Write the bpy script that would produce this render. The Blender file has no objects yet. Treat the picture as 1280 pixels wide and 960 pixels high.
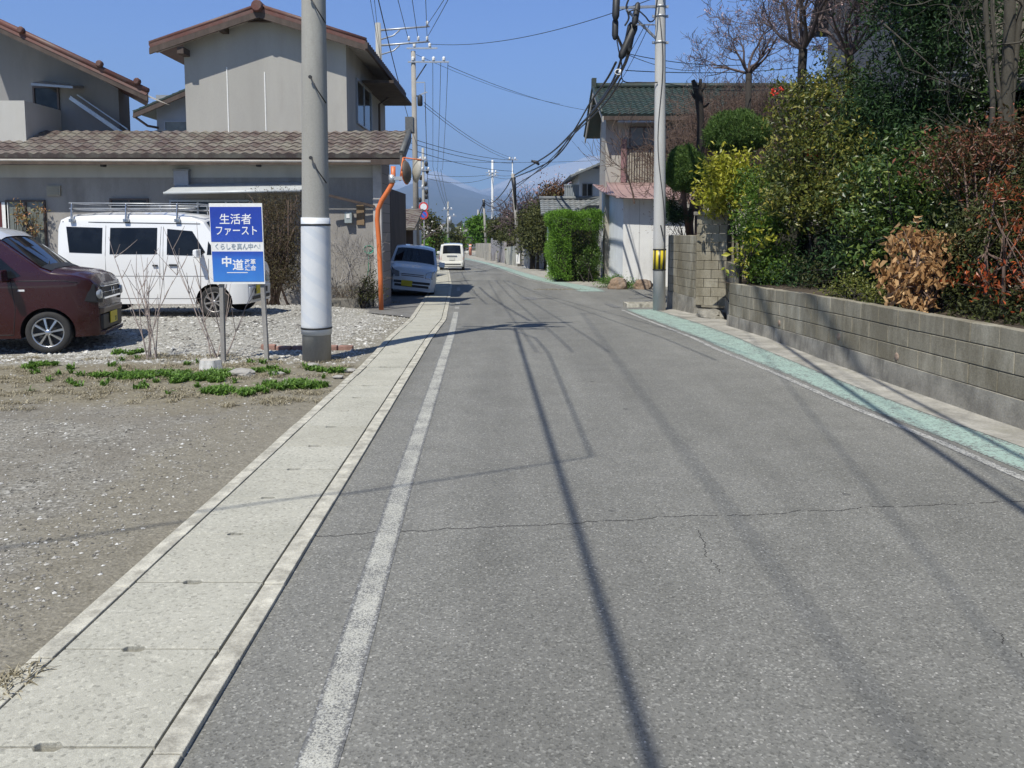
import bpy, bmesh, math, random
import numpy as np
from mathutils import Vector, Matrix, Euler
R = math.radians
random.seed(7); RNG = np.random.default_rng(7)
scene = bpy.context.scene
COL = scene.collection
# ---------------------------------------------------------------- camera, light, exposure
EYE = 1.6; FOC = 1000.0; PITCH = R(5); HOR = 290.0
CYP = HOR + FOC*math.tan(PITCH)
cam_d = bpy.data.cameras.new("camera"); cam = bpy.data.objects.new("camera", cam_d); COL.objects.link(cam)
cam.location = (0, 0, EYE); cam.rotation_euler = (R(90)-PITCH, 0, 0)
cam_d.sensor_width = 36; cam_d.lens = FOC/1280*36; cam_d.shift_y = -(480-CYP)/1280
cam_d.clip_start = .05; cam_d.clip_end = 60000
scene.camera = cam
SUN_EL, SUN_AZ = R(57), R(27.5)      # sun behind the viewer, to the left
world = bpy.data.worlds.new("World"); scene.world = world; world.use_nodes = True
wn = world.node_tree.nodes; wl = world.node_tree.links
sky = wn.new("ShaderNodeTexSky"); sky.sky_type = 'NISHITA'; sky.sun_disc = False
sky.sun_elevation = SUN_EL; sky.sun_rotation = math.pi + SUN_AZ
sky.altitude = 800; sky.air_density = 1.0; sky.dust_density = 0.0; sky.ozone_density = 4.0
wn["Background"].inputs[1].default_value = .148
tc_ = wn.new("ShaderNodeTexCoord"); sx_ = wn.new("ShaderNodeSeparateXYZ"); wl.new(tc_.outputs['Generated'], sx_.inputs[0])
rp_ = wn.new("ShaderNodeValToRGB"); rp_.color_ramp.elements[0].position = 0; rp_.color_ramp.elements[0].color = (.50, .78, 1.0, 1); rp_.color_ramp.elements[1].position = .35; rp_.color_ramp.elements[1].color = (.235, .445, .84, 1)
e_ = rp_.color_ramp.elements.new(.62); e_.color = (.25, .335, .44, 1)
wl.new(sx_.outputs[2], rp_.inputs[0]); mx_ = wn.new("ShaderNodeMix"); mx_.data_type = 'RGBA'; mx_.blend_type = 'MULTIPLY'; mx_.inputs[0].default_value = 1
wl.new(sky.outputs[0], mx_.inputs[6]); wl.new(rp_.outputs[0], mx_.inputs[7]); wl.new(mx_.outputs[2], wn["Background"].inputs[0])
sd = bpy.data.lights.new("sun", 'SUN'); so = bpy.data.objects.new("sun", sd); COL.objects.link(so)
sd.energy = 5.0; sd.angle = R(.53); sd.color = (1, .965, .87)
sv = Vector((-math.sin(SUN_AZ)*math.cos(SUN_EL), -math.cos(SUN_AZ)*math.cos(SUN_EL), math.sin(SUN_EL)))
so.rotation_euler = sv.to_track_quat('Z', 'Y').to_euler(); so.location = sv*60
vs = scene.view_settings; vs.view_transform = 'Standard'; vs.look = 'None'; vs.exposure = .57; vs.gamma = 1; vs.use_curve_mapping = False
scene.cycles.max_bounces = 6; scene.cycles.transparent_max_bounces = 8
scene.cycles.use_denoising = True

# ---------------------------------------------------------------- survey: levels of the ground, sight lines
ZT = [(-50, 0), (12, 0), (24.5, -.35), (47, -.65), (90, -1.1), (200, -1.6), (400, -2), (1e7, -2)]
def sm(a, b, x):
    t = min(1, max(0, (x-a)/(b-a))); return t*t*(3-2*t)
def lerp_tab(T, y):
    if y <= T[0][0]: return T[0][1]
    for a, b in zip(T, T[1:]):
        if y <= b[0]: return a[1]+(y-a[0])/(b[0]-a[0])*(b[1]-a[1])
    return T[-1][1]
def zr(y): return lerp_tab(ZT, y)
def zg(x, y):                                # the gravel lot rises a little towards the house
    return zr(y) + .17*sm(10.3, 13.8, y)*sm(-2.9, -4.6, x)*(1-sm(17.5, 19.5, y)) if x < 0 else zr(y)
def ray(px, py):
    u = (px-640)/FOC; v = -(py-CYP)/FOC; c, s = math.cos(PITCH), math.sin(PITCH)
    return Vector((u, c+v*s, -s+v*c))
def P(px, py, Y):
    d = ray(px, py); return Vector((0, 0, EYE)) + d*(Y/d.y)
def G(px, py, f=zr):
    d = ray(px, py); Y = 5
    for i in range(60):
        t = (zr(Y)-EYE)/d.z; Y = .5*Y+.5*min(t*d.y, 3000)
    return Vector((d.x*t, d.y*t, zr(Y)))

# ---------------------------------------------------------------- materials
MATS = {}
def rgb(c): return (*c, 1) if len(c) == 3 else c
class NT:
    def __init__(s, name):
        m = bpy.data.materials.new(name); m.use_nodes = True; s.m = m
        s.n = m.node_tree.nodes; s.l = m.node_tree.links; s.b = s.n["Principled BSDF"]
    def node(s, t, **k):
        n = s.n.new(t)
        for a, v in k.items():
            if a in n.inputs.keys() if hasattr(n.inputs, 'keys') else False: n.inputs[a].default_value = v
            else: setattr(n, a, v)
        return n
    def coord(s, which='Object', scale=None):
        c = s.n.new("ShaderNodeTexCoord").outputs[which]
        if scale is None: return c
        m = s.n.new("ShaderNodeMapping"); m.inputs['Scale'].default_value = scale; s.l.new(c, m.inputs[0]); return m.outputs[0]
    def noise(s, vec, scale, detail=4, rough=.6, dist=0):
        n = s.n.new("ShaderNodeTexNoise"); n.inputs['Scale'].default_value = scale; n.inputs['Detail'].default_value = detail
        n.inputs['Roughness'].default_value = rough; n.inputs['Distortion'].default_value = dist; s.l.new(vec, n.inputs['Vector']); return n.outputs['Fac']
    def voro(s, vec, scale, out='Color', feature='F1'):
        n = s.n.new("ShaderNodeTexVoronoi"); n.feature = feature; n.inputs['Scale'].default_value = scale; s.l.new(vec, n.inputs['Vector']); return n.outputs[out]
    def ramp(s, fac, stops, interp='LINEAR'):
        r = s.n.new("ShaderNodeValToRGB"); cr = r.color_ramp; cr.interpolation = interp
        while len(cr.elements) < len(stops): cr.elements.new(.5)
        for e, (p, c) in zip(cr.elements, stops):
            e.position = p; e.color = rgb(c) if isinstance(c, tuple) else (c, c, c, 1)
        s.l.new(fac, r.inputs[0]); return r.outputs[0]
    def mix(s, fac, a, b, mode='MIX'):
        m = s.n.new("ShaderNodeMix"); m.data_type = 'RGBA'; m.blend_type = mode
        for sock, v in ((m.inputs[0], fac), (m.inputs[6], a), (m.inputs[7], b)):
            if isinstance(v, (tuple, list)): sock.default_value = rgb(v)
            elif isinstance(v, (int, float)): sock.default_value = v
            else: s.l.new(v, sock)
        return m.outputs[2]
    def math(s, op, a, b=0., c=0.):
        m = s.n.new("ShaderNodeMath"); m.operation = op
        for i, v in enumerate((a, b, c)):
            if isinstance(v, (int, float)): m.inputs[i].default_value = v
            else: s.l.new(v, m.inputs[i])
        return m.outputs[0]
    def xyz(s, vec):
        n = s.n.new("ShaderNodeSeparateXYZ"); s.l.new(vec, n.inputs[0]); return n.outputs
    def attr(s, name):
        n = s.n.new("ShaderNodeAttribute"); n.attribute_name = name; return n.outputs['Fac']
    def bump(s, h, strength=.5, dist=.01):
        b = s.n.new("ShaderNodeBump"); b.inputs['Strength'].default_value = strength; b.inputs['Distance'].default_value = dist
        s.l.new(h, b.inputs['Height']); s.l.new(b.outputs[0], s.b.inputs['Normal'])
    def out(s, col=None, rough=.8, spec=None, metal=0, trans=None, coat=0):
        if col is not None:
            if isinstance(col, tuple): s.b.inputs['Base Color'].default_value = rgb(col)
            else: s.l.new(col, s.b.inputs['Base Color'])
        if isinstance(rough, (int, float)): s.b.inputs['Roughness'].default_value = rough
        else: s.l.new(rough, s.b.inputs['Roughness'])
        if spec is not None: s.b.inputs['Specular IOR Level'].default_value = spec
        s.b.inputs['Metallic'].default_value = metal
        if coat: s.b.inputs['Coat Weight'].default_value = coat; s.b.inputs['Coat Roughness'].default_value = .04
        return s.m
def surf(name, col, rough=.8, var=.18, scale=3, fine=60, bump=.3, metal=0, spec=None, stain=None, coat=0, streak=False):
    """plain surface with blotches, fine grain and a little relief"""
    if name in MATS: return MATS[name]
    t = NT(name); c = t.coord()
    sc = t.coord(scale=(1, 1, .22)) if streak else c
    a = t.noise(sc, scale, 5, .62); b = t.noise(c, fine, 3, .6)
    lo = tuple(x*(1-var) for x in col); hi = tuple(min(1, x*(1+var)) for x in col)
    k = t.ramp(a, [(.3, lo), (.7, hi)])
    k = t.mix(.35*min(1, var*4), k, t.ramp(b, [(.3, .35), (.7, .75)]), 'OVERLAY')
    if stain:
        s2 = t.noise(t.coord(scale=(1.3, 1.3, .35)), scale*.7, 6, .7)
        k = t.mix(t.ramp(s2, [(.5, 0.), (.68, .75)]), k, stain)
    if bump: t.bump(b, bump, .004)
    MATS[name] = t.out(k, rough, spec, metal, coat=coat); return MATS[name]
def flat(name, col, rough=.5, metal=0, spec=None, coat=0):
    if name in MATS: return MATS[name]
    t = NT(name); n = t.noise(t.coord(), 18, 3)
    k = t.ramp(n, [(.3, tuple(x*.93 for x in col)), (.7, tuple(min(1, x*1.05) for x in col))])
    MATS[name] = t.out(k, rough, spec, metal, coat=coat); return MATS[name]
def leafmat(name, stops, rough=.45, trans=.25, spec=.4):
    if name in MATS: return MATS[name]
    t = NT(name); k = t.ramp(t.attr('v'), stops)
    t.out(k, rough, spec)
    tr = t.n.new("ShaderNodeBsdfTranslucent"); t.l.new(k, tr.inputs[0])
    mx = t.n.new("ShaderNodeMixShader"); mx.inputs[0].default_value = trans
    t.l.new(t.b.outputs[0], mx.inputs[1]); t.l.new(tr.outputs[0], mx.inputs[2])
    t.l.new(mx.outputs[0], t.n["Material Output"].inputs[0]); MATS[name] = t.m; return t.m

# ---------------------------------------------------------------- mesh helpers
class MB:
    def __init__(s): s.v = []; s.f = []; s.a = []; s.sm = []
    def add(s, vs, fs, a=None, smooth=False):
        o = len(s.v); s.v += [tuple(v) for v in vs]
        for f in fs: s.f.append([i+o for i in f]); s.a.append(random.random() if a is None else a); s.sm.append(smooth)
    def box(s, x0, x1, y0, y1, z0, z1, a=None):
        s.hexa([(x0, y0, z0), (x1, y0, z0), (x1, y1, z0), (x0, y1, z0)], [(x0, y0, z1), (x1, y0, z1), (x1, y1, z1), (x0, y1, z1)], a)
        return s
    def hexa(s, bot, top, a=None):
        if a is None: a = random.random()
        n = len(bot); vs = list(bot)+list(top)
        fs = [list(range(n))[::-1], list(range(n, 2*n))]+[[i, (i+1) % n, n+(i+1) % n, n+i] for i in range(n)]
        s.add(vs, fs, a); return s
    def prism(s, poly, off, a=None):
        off = Vector(off); return s.hexa(poly, [Vector(p)+off for p in poly], a)
    def bar(s, p0, p1, w, h=None, up=(0, 0, 1), a=None):
        h = h or w; p0 = Vector(p0); p1 = Vector(p1); d = (p1-p0).normalized(); u = Vector(up)
        if abs(d.dot(u)) > .98: u = Vector((1, 0, 0))
        sx = d.cross(u).normalized()*w/2; sz = sx.cross(d).normalized()*h/2
        s.hexa([p0-sx-sz, p0+sx-sz, p0+sx+sz, p0-sx+sz], [p1-sx-sz, p1+sx-sz, p1+sx+sz, p1-sx+sz], a); return s
    def tube(s, pts, rad, n=8, cap=True, a=None):
        pts = [Vector(p) for p in pts]; m = len(pts)
        if isinstance(rad, (int, float)): rad = [rad]*m
        if a is None: a = random.random()
        vs = []; ref = None
        for i, p in enumerate(pts):
            d = (pts[min(i+1, m-1)]-pts[max(i-1, 0)])
            d = d.normalized() if d.length > 1e-9 else Vector((0, 0, 1))
            if ref is None: ref = Vector((1, 0, 0)) if abs(d.x) < .8 else Vector((0, 1, 0))
            e = (ref-d*ref.dot(d)); e = e.normalized() if e.length > 1e-6 else d.orthogonal().normalized(); ref = e; g = d.cross(e)
            for k in range(n):
                t = 2*math.pi*k/n; vs.append(p+(e*math.cos(t)+g*math.sin(t))*rad[i])
        fs = [[i*n+k, i*n+(k+1) % n, (i+1)*n+(k+1) % n, (i+1)*n+k] for i in range(m-1) for k in range(n)]
        s.add(vs, fs, a, True)
        if cap:
            o = len(s.v)-len(vs)
            s.f += [[o+k for k in range(n)][::-1], [o+(m-1)*n+k for k in range(n)]]; s.a += [a, a]; s.sm += [False, False]
        return s
    def lathe(s, prof, c=(0, 0, 0), axis='z', n=24, a=None, cap=True):
        c = Vector(c); vs = []
        for r, h in prof:
            for k in range(n):
                t = 2*math.pi*k/n; x, y = r*math.cos(t), r*math.sin(t)
                q = Vector((x, y, h)) if axis == 'z' else (Vector((x, h, y)) if axis == 'y' else Vector((h, x, y)))
                vs.append(c+q)
        m = len(prof); fs = [[i*n+k, i*n+(k+1) % n, (i+1)*n+(k+1) % n, (i+1)*n+k] for i in range(m-1) for k in range(n)]
        if a is None: a = random.random()
        s.add(vs, fs, a, True)
        if cap:
            o = len(s.v)-len(vs); s.f += [[o+k for k in range(n)][::-1], [o+(m-1)*n+k for k in range(n)]]; s.a += [a, a]; s.sm += [False, False]
        return s
    def grid(s, fn, nu, nv, smooth=True, a=None):
        vs = [fn(i/nu, j/nv) for j in range(nv+1) for i in range(nu+1)]
        fs = [[j*(nu+1)+i, j*(nu+1)+i+1, (j+1)*(nu+1)+i+1, (j+1)*(nu+1)+i] for j in range(nv) for i in range(nu)]
        s.add(vs, fs, a, smooth); return s
    def build(s, name, mat, parent=None, bevel=0, local=False, fixn=True):
        me = bpy.data.meshes.new(name)
        off = Vector((0, 0, 0))
        if parent is not None and not local:
            q = parent
            while q is not None: off += q.location; q = q.parent
        me.from_pydata([tuple(Vector(v)-off) for v in s.v], [], s.f)
        me.polygons.foreach_set('use_smooth', s.sm)
        at = me.attributes.new('v', 'FLOAT', 'FACE'); at.data.foreach_set('value', s.a)
        if fixn:
            bm = bmesh.new(); bm.from_mesh(me); bmesh.ops.recalc_face_normals(bm, faces=bm.faces[:]); bm.to_mesh(me); bm.free()
        o = bpy.data.objects.new(name, me); COL.objects.link(o)
        if mat: me.materials.append(mat)
        if parent is not None: o.parent = parent
        if bevel:
            b = o.modifiers.new("b", 'BEVEL'); b.width = bevel; b.segments = 2; b.limit_method = 'ANGLE'; b.angle_limit = R(40)
        return o
def raw(name, V, F, mat, parent=None, vals=None, smooth=False):
    """numpy mesh: V (n,3), F (m,3 or 4)"""
    me = bpy.data.meshes.new(name); n, k = F.shape
    off = Vector((0, 0, 0)); q = parent
    while q is not None: off += q.location; q = q.parent
    V = V-np.array(off)
    me.vertices.add(len(V)); me.vertices.foreach_set('co', V.astype(np.float32).ravel())
    me.loops.add(n*k); me.loops.foreach_set('vertex_index', F.astype(np.int32).ravel())
    me.polygons.add(n); me.polygons.foreach_set('loop_start', (np.arange(n)*k).astype(np.int32))
    me.polygons.foreach_set('use_smooth', np.full(n, smooth))
    me.update(calc_edges=True)
    if vals is not None:
        at = me.attributes.new('v', 'FLOAT', 'FACE'); at.data.foreach_set('value', vals.astype(np.float32))
    o = bpy.data.objects.new(name, me); COL.objects.link(o)
    if mat: me.materials.append(mat)
    if parent is not None: o.parent = parent
    return o
def tag(o, label, cat, group=None, kind=None):
    o['label'] = label; o['category'] = cat
    if group: o['group'] = group
    if kind: o['kind'] = kind
    return o
def struct(o, kind='structure'): o['kind'] = kind; return o
def thing(name, label, cat, loc=(0, 0, 0), rz=0, group=None, rot=None):
    o = bpy.data.objects.new(name, None); COL.objects.link(o); o.location = loc
    o.rotation_euler = rot if rot else (0, 0, rz); o.empty_display_size = .2
    return tag(o, label, cat, group)
def relabel(o, label): o['label'] = label

def leaf_cloud(name, C, size, mat, parent=None, up=.25, droop=0, width=.5, vals=None, jit=.5, fold=.25, curl=0.):
    """one bent leaf at each of the points C: four corners, or six with a curl along the blade"""
    n = len(C); d = RNG.normal(size=(n, 3)); d[:, 2] -= droop; d /= np.linalg.norm(d, axis=1)[:, None]
    u = RNG.normal(size=(n, 3)); u[:, 2] += up*3; w = np.cross(d, u); w /= np.linalg.norm(w, axis=1)[:, None]+1e-9
    nn = np.cross(w, d); s = size*(1+jit*RNG.uniform(-1, 1, size=(n, 1)))
    if vals is None: vals = RNG.uniform(0, 1, n)
    if curl:
        cu = curl*RNG.uniform(-.4, 1.2, (n, 1)); V = np.empty((n, 8, 3)); b = (np.arange(n)*8)[:, None]
        def pt(x, y, z): return C+d*s*x+w*s*width*y+nn*s*(z*fold-cu*x*x)
        V[:, 0] = pt(0, 0, 0); V[:, 1] = pt(.3, .42, .5); V[:, 2] = pt(.32, 0, 0); V[:, 3] = pt(.3, -.42, .5); V[:, 4] = pt(.7, .36, .45); V[:, 5] = pt(.7, 0, 0); V[:, 6] = pt(.7, -.36, .45); V[:, 7] = pt(1, 0, .1)
        T_ = [[0, 1, 2], [0, 2, 3], [1, 4, 5], [1, 5, 2], [2, 5, 6], [2, 6, 3], [4, 7, 5], [5, 7, 6]]
        F = np.concatenate([b+np.array([t]) for t in T_], axis=1).reshape(-1, 3)
        return raw(name, V.reshape(-1, 3), F, mat, parent, np.repeat(vals, 8))
    V = np.empty((n, 4, 3)); V[:, 0] = C; V[:, 1] = C+d*s*.45+w*s*width*.5+nn*s*fold*.4
    V[:, 2] = C+d*s; V[:, 3] = C+d*s*.45-w*s*width*.5+nn*s*fold*.4
    b = (np.arange(n)*4)[:, None]; F = np.concatenate([b+np.array([[0, 1, 2]]), b+np.array([[0, 2, 3]])], axis=1).reshape(-1, 3)
    return raw(name, V.reshape(-1, 3), F, mat, parent, np.repeat(vals, 2))
def clump_points(blobs, n, clump=.16, per=40, shell=.45, flatz=1.):
    """points in clumps spread through ellipsoids: blobs of (centre, radii)"""
    vol = np.array([b[1][0]*b[1][1]*b[1][2] for b in blobs])**.67; vol /= vol.sum(); out = []; val = []
    for (c, r), w in zip(blobs, vol):
        k = max(3, int(n*w/per)); u = RNG.normal(size=(k, 3)); u /= np.linalg.norm(u, axis=1)[:, None]
        rad = (shell+(1-shell)*RNG.uniform(0, 1, (k, 1)))*(1+.16*RNG.normal(size=(k, 1)))
        cc = np.array(c)+u*rad*np.array(r); m = max(1, int(n*w/k))
        sizes = clump*(.6+.8*RNG.uniform(0, 1, (k, 1, 1)))
        pts = cc[:, None, :]+RNG.normal(size=(k, m, 3))*sizes*np.array([1, 1, flatz])
        out.append(pts.reshape(-1, 3)); cv = RNG.uniform(0, 1, (k, 1))
        val.append(np.clip(.55*cv+.45*RNG.uniform(0, 1, (k, m)), 0, 1).ravel())
    return np.concatenate(out), np.concatenate(val)
def grow(base, d, length, rad, levels, rng, paths, tips, split=3, bend=.35, shrink=.68, up=.15, seg=4, minr=.003):
    p = Vector(base); d = Vector(d).normalized(); pts = [p.copy()]; rs = [rad]
    for i in range(seg):
        d = (d+Vector((rng.gauss(0, bend), rng.gauss(0, bend), rng.gauss(0, bend)+up))*.5).normalized()
        p = p+d*length/seg; pts.append(p.copy()); rs.append(max(minr, rad*(1-.5*(i+1)/seg)))
    paths.append((pts, rs))
    if levels <= 0: tips.append(p); return
    for k in range(split+rng.randint(0, 1)):
        i = rng.randint(max(1, seg//2), seg); a = rng.uniform(0, 6.28); sp = rng.uniform(.45, 1.05)
        o = d.orthogonal().normalized(); o = Matrix.Rotation(a, 3, d) @ o
        nd = (d*math.cos(sp)+o*math.sin(sp)).normalized()
        grow(pts[i], nd, length*shrink*rng.uniform(.75, 1.2), max(minr, rs[i]*.62), levels-1, rng, paths, tips, split, bend, shrink, up, seg, minr)
def limbs(paths, n=5):
    m = MB()
    for pts, rs in paths: m.tube(pts, rs, n if rs[0] > .02 else 3, cap=False, a=.5)
    return m
def text_mesh(txt, size, loc, rot, name, mat, parent, depth=.0015, bold=0., sx=1., world=True):
    cu = bpy.data.curves.new(name, 'FONT'); cu.body = txt; cu.size = size; cu.extrude = depth; cu.offset = bold
    cu.align_x = 'CENTER'; cu.align_y = 'CENTER'; cu.resolution_u = 3
    o = bpy.data.objects.new(name+"_src", cu); COL.objects.link(o)
    bpy.context.view_layer.update()
    me = bpy.data.meshes.new_from_object(o.evaluated_get(bpy.context.evaluated_depsgraph_get()))
    bpy.data.objects.remove(o); bpy.data.curves.remove(cu)
    ob = bpy.data.objects.new(name, me); COL.objects.link(ob); ob.parent = parent
    me.materials.clear(); me.materials.append(mat)
    me.transform(Matrix.Translation(loc) @ Euler(rot).to_matrix().to_4x4() @ Matrix.Diagonal((sx, 1, 1, 1)))
    return ob
def tile_roof(mb, A, B, C, D, pitch=.27, course=.26, amp=.035, step=.03, thick=.07):
    """real rolled tiles: A-B is the eave, D-C the ridge"""
    A, B, C, D = map(Vector, (A, B, C, D)); n = (B-A).cross(D-A).normalized()
    if n.z < 0: n = -n
    nu = max(2, round((B-A).length/pitch))*6; nc = max(2, round((D-A).length/course))
    rows = []
    for k in range(nc): rows += [(k/nc, step), ((k+1)/nc-.001, 0)]
    def pt(u, v, h): return A.lerp(B, u).lerp(D.lerp(C, u), v)+n*h
    vs = []
    prof = [0, .35, .85, 1, .7, .15]
    for v, h in rows:
        for i in range(nu+1): vs.append(pt(i/nu, v, h+amp*prof[i % 6]))
    w = nu+1; fs = [[j*w+i, j*w+i+1, (j+1)*w+i+1, (j+1)*w+i] for j in range(len(rows)-1) for i in range(nu)]
    o = len(mb.v); mb.v += [tuple(v) for v in vs]
    tv = [random.random() for _ in range((nu//6+1)*(nc+1))]
    for j in range(len(rows)-1):
        for i in range(nu):
            mb.f.append([q+o for q in fs[j*nu+i]]); mb.a.append(tv[(j//2)*(nu//6+1)+i//6]); mb.sm.append(False)
    e0 = [pt(i/nu, 0, step+amp*prof[i % 6]) for i in range(nu+1)]; e1 = [pt(i/nu, 0, -thick) for i in range(nu+1)]
    mb.add(e0+e1, [[i, i+1, nu+2+i, nu+1+i] for i in range(nu)], .4)
    t = n*thick
    for a, b in ((B, C), (C, D), (D, A)): mb.add([a+n*(step*.6), b+n*(step*.6), b-t, a-t], [[0, 1, 2, 3]], .4)
    mb.add([A-t, B-t, C-t, D-t], [[0, 1, 2, 3]], .4)
# ================================================================ GROUND, ROAD
def lane_tex(t):
    return t.coord('Object')
# asphalt
t = NT("asphalt"); c = t.coord()
v = t.voro(c, 120, 'Color'); vx = t.xyz(v)[0]
base = t.ramp(t.noise(c, 2.2, 6, .65), [(.3, (.151, .148, .133)), (.7, (.184, .180, .163))])
band = t.noise(t.coord(scale=(1.1, .05, 1)), 1.6, 3, .5)
base = t.mix(.55, base, t.ramp(band, [(.3, .38), (.72, .62)]), 'OVERLAY')
spk = t.ramp(vx, [(0, .22), (.3, .50), (.8, .56), (.9, .80), (.97, 1.0)])
base = t.mix(.62, base, spk, 'OVERLAY')
v2 = t.voro(c, 38, 'Distance'); w2 = t.xyz(t.voro(c, 38, 'Color'))[1]
st = t.math('MULTIPLY', t.math('LESS_THAN', v2, .17), t.math('GREATER_THAN', w2, .80))
base = t.mix(t.math('MULTIPLY', st, .75), base, (.50, .48, .44))
X, Y, Z = t.xyz(c)
def crack(t, along, across, c0, amp, wid, sc, lo=None, hi=None, seed=0, k=0.):
    cb = t.n.new("ShaderNodeCombineXYZ"); t.l.new(along, cb.inputs[0]); cb.inputs[1].default_value = seed
    nz = t.noise(cb.outputs[0], sc, 6, .7)
    d = t.math('SUBTRACT', across, c0); d = t.math('SUBTRACT', d, t.math('MULTIPLY', along, k))
    d = t.math('SUBTRACT', d, t.math('MULTIPLY', t.math('SUBTRACT', nz, .5), amp))
    m = t.math('LESS_THAN', t.math('ABSOLUTE', d), wid)
    if lo is not None: m = t.math('MULTIPLY', m, t.math('GREATER_THAN', along, lo))
    if hi is not None: m = t.math('MULTIPLY', m, t.math('LESS_THAN', along, hi))
    return m
m1 = crack(t, X, Y, 4.25, .30, .006, 1.7, -1.05, None, 0, .135)
m2 = crack(t, Y, X, .98, .35, .003, 1.6, 3.65, 4.2, 5)
m3 = crack(t, Y, X, 1.9, .5, .003, 1.2, 1.0, 3.1, 9)
sp_ = t.math('MULTIPLY', t.math('LESS_THAN', t.voro(c, 1.3, 'Distance'), t.math('MULTIPLY', t.noise(c, 20, 3), .075)), .5)
base = t.mix(sp_, base, (.04, .04, .04))
tr = t.ramp(t.noise(t.coord(scale=(.9, .16, 1)), .9, 5, .65), [(.35, .42), (.65, .58)]); base = t.mix(.6, base, tr, 'OVERLAY')
mm = t.math('MAXIMUM', m1, t.math('MAXIMUM', m2, m3))
pat = t.math('GREATER_THAN', t.noise(c, 9, 3), .42)
base = t.mix(t.math('MULTIPLY', t.math('MULTIPLY', mm, pat), .85), base, (.03, .028, .026))
t.bump(t.mix(.5, t.voro(c, 120, 'Distance'), t.noise(c, 220, 3)), .55, .004)
M_ASPH = t.out(base, .78, .35)
# worn road paint: the asphalt shows through in chips
def paint(name, col, wear, sc=45, edge=.16):
    t = NT(name); c = t.coord(); k = t.mix(.4, t.ramp(t.noise(c, 6, 4), [(.3, tuple(x*.82 for x in col)), (.7, col)]), t.ramp(t.voro(c, 110), [(0, .4), (1, .62)]), 'OVERLAY')
    n = t.mix(.22, t.noise(c, sc, 5, .8), t.noise(c, 5, 4, .6)); ed = t.math('ABSOLUTE', t.math('SUBTRACT', t.attr('cross'), .5)); n = t.math('SUBTRACT', n, t.math('MULTIPLY', t.ramp(ed, [(.34, 0.), (.5, 1.)]), edge)); m = t.ramp(n, [(wear-.06, 1.), (wear+.05, 0.)])
    k = t.mix(m, k, t.ramp(t.xyz(t.voro(c, 120))[0], [(0, (.09, .09, .09)), (.8, (.17, .17, .165)), (1, (.34, .34, .33))]))
    t.bump(t.noise(c, 180, 3), .35, .003); return t.out(k, .75, .3)
M_WHITE = paint("worn_white_paint", (.50, .49, .43), .50, 150)
M_WHITE2 = paint("very_worn_white_paint", (.50, .49, .45), .505)
M_GREEN = paint("green_lane_paint", (.33, .445, .385), .465, 30, .07)
# gutter concrete
t = NT("gutter_concrete"); c = t.coord()
k = t.ramp(t.noise(c, 2.0, 6, .6), [(.3, (.365, .355, .30)), (.7, (.455, .44, .375))])
k = t.mix(.55, k, t.ramp(t.xyz(t.voro(c, 85))[0], [(0, .18), (.14, .42), (.9, .55), (1, .72)]), 'OVERLAY')
k = t.mix(.35, k, t.ramp(t.noise(c, 260, 2), [(.35, .3), (.65, .68)]), 'OVERLAY')
k = t.mix(t.math('MULTIPLY', t.attr('v'), .28), k, (.30, .28, .22))
t.bump(t.noise(c, 150, 4, .7), .5, .004); M_GUT = t.out(k, .85, .25)
M_KERB = surf("kerb_concrete", (.42, .40, .335), .88, .34, 9, 90, .9, stain=(.20, .185, .15))
# gravel lot: pale stones, brown earth, trodden grit
t = NT("gravel"); c = t.coord(); X, Y, Z = t.xyz(c)
va = t.xyz(t.voro(c, 42)); vb = t.xyz(t.voro(c, 95))
st1 = t.ramp(va[0], [(0, (.08, .075, .068)), (.35, (.20, .19, .165)), (.75, (.33, .315, .275)), (1, (.55, .53, .48))])
st2 = t.ramp(vb[0], [(0, (.10, .092, .075)), (.5, (.22, .205, .17)), (1, (.42, .39, .34))])
grav = t.mix(t.ramp(t.noise(c, 3, 4), [(.4, 0.), (.6, 1.)]), st1, st2)
dirt = t.ramp(t.noise(c, 14, 6, .7), [(.3, (.13, .115, .09)), (.7, (.24, .215, .175))])
dirt = t.mix(.4, dirt, t.ramp(vb[1], [(0, .25), (.9, .55), (1, .9)]), 'OVERLAY')
near = t.mix(t.ramp(t.noise(c, .9, 5, .6), [(.42, 0.), (.6, .8)]), grav, dirt)
near = t.mix(.30, near, (.18, .172, .148))
# pale fresh gravel by the cars, brownish strip of earth in front of it
yy = t.math('ADD', Y, t.math('MULTIPLY', t.math('SUBTRACT', t.noise(c, .8, 5, .65), .5), 3.2))
far = t.ramp(t.math('DIVIDE', t.math('SUBTRACT', yy, 9.6), 1.2), [(0, 0.), (1, 1.)])
strip = t.math('MULTIPLY', t.ramp(t.math('DIVIDE', t.math('SUBTRACT', yy, 6.9), .8), [(0, 0.), (1, 1.)]), t.math('SUBTRACT', 1., far))
pale = t.mix(.30, st1, (.40, .39, .35)); pale = t.mix(t.ramp(t.noise(c, 1.4, 4), [(.62, 0.), (.72, .4)]), pale, (.2, .19, .13))
k = t.mix(t.math('MULTIPLY', strip, .75), near, t.ramp(t.noise(c, 25, 6, .75), [(.3, (.10, .085, .05)), (.7, (.30, .265, .19))]))
k = t.mix(far, k, pale)
sand = t.ramp(t.math('ADD', t.math('ADD', X, 2.75), t.math('MULTIPLY', t.math('SUBTRACT', t.noise(c, 2.2, 6, .7), .5), 2.2)), [(.0, 0.), (.35, .75)])
k = t.mix(sand, k, t.mix(.5, t.ramp(t.noise(c, 18, 6, .75), [(.3, (.16, .145, .11)), (.7, (.29, .265, .21))]), t.ramp(vb[1], [(0, .3), (.85, .5), (1, .8)]), 'OVERLAY'))
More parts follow.
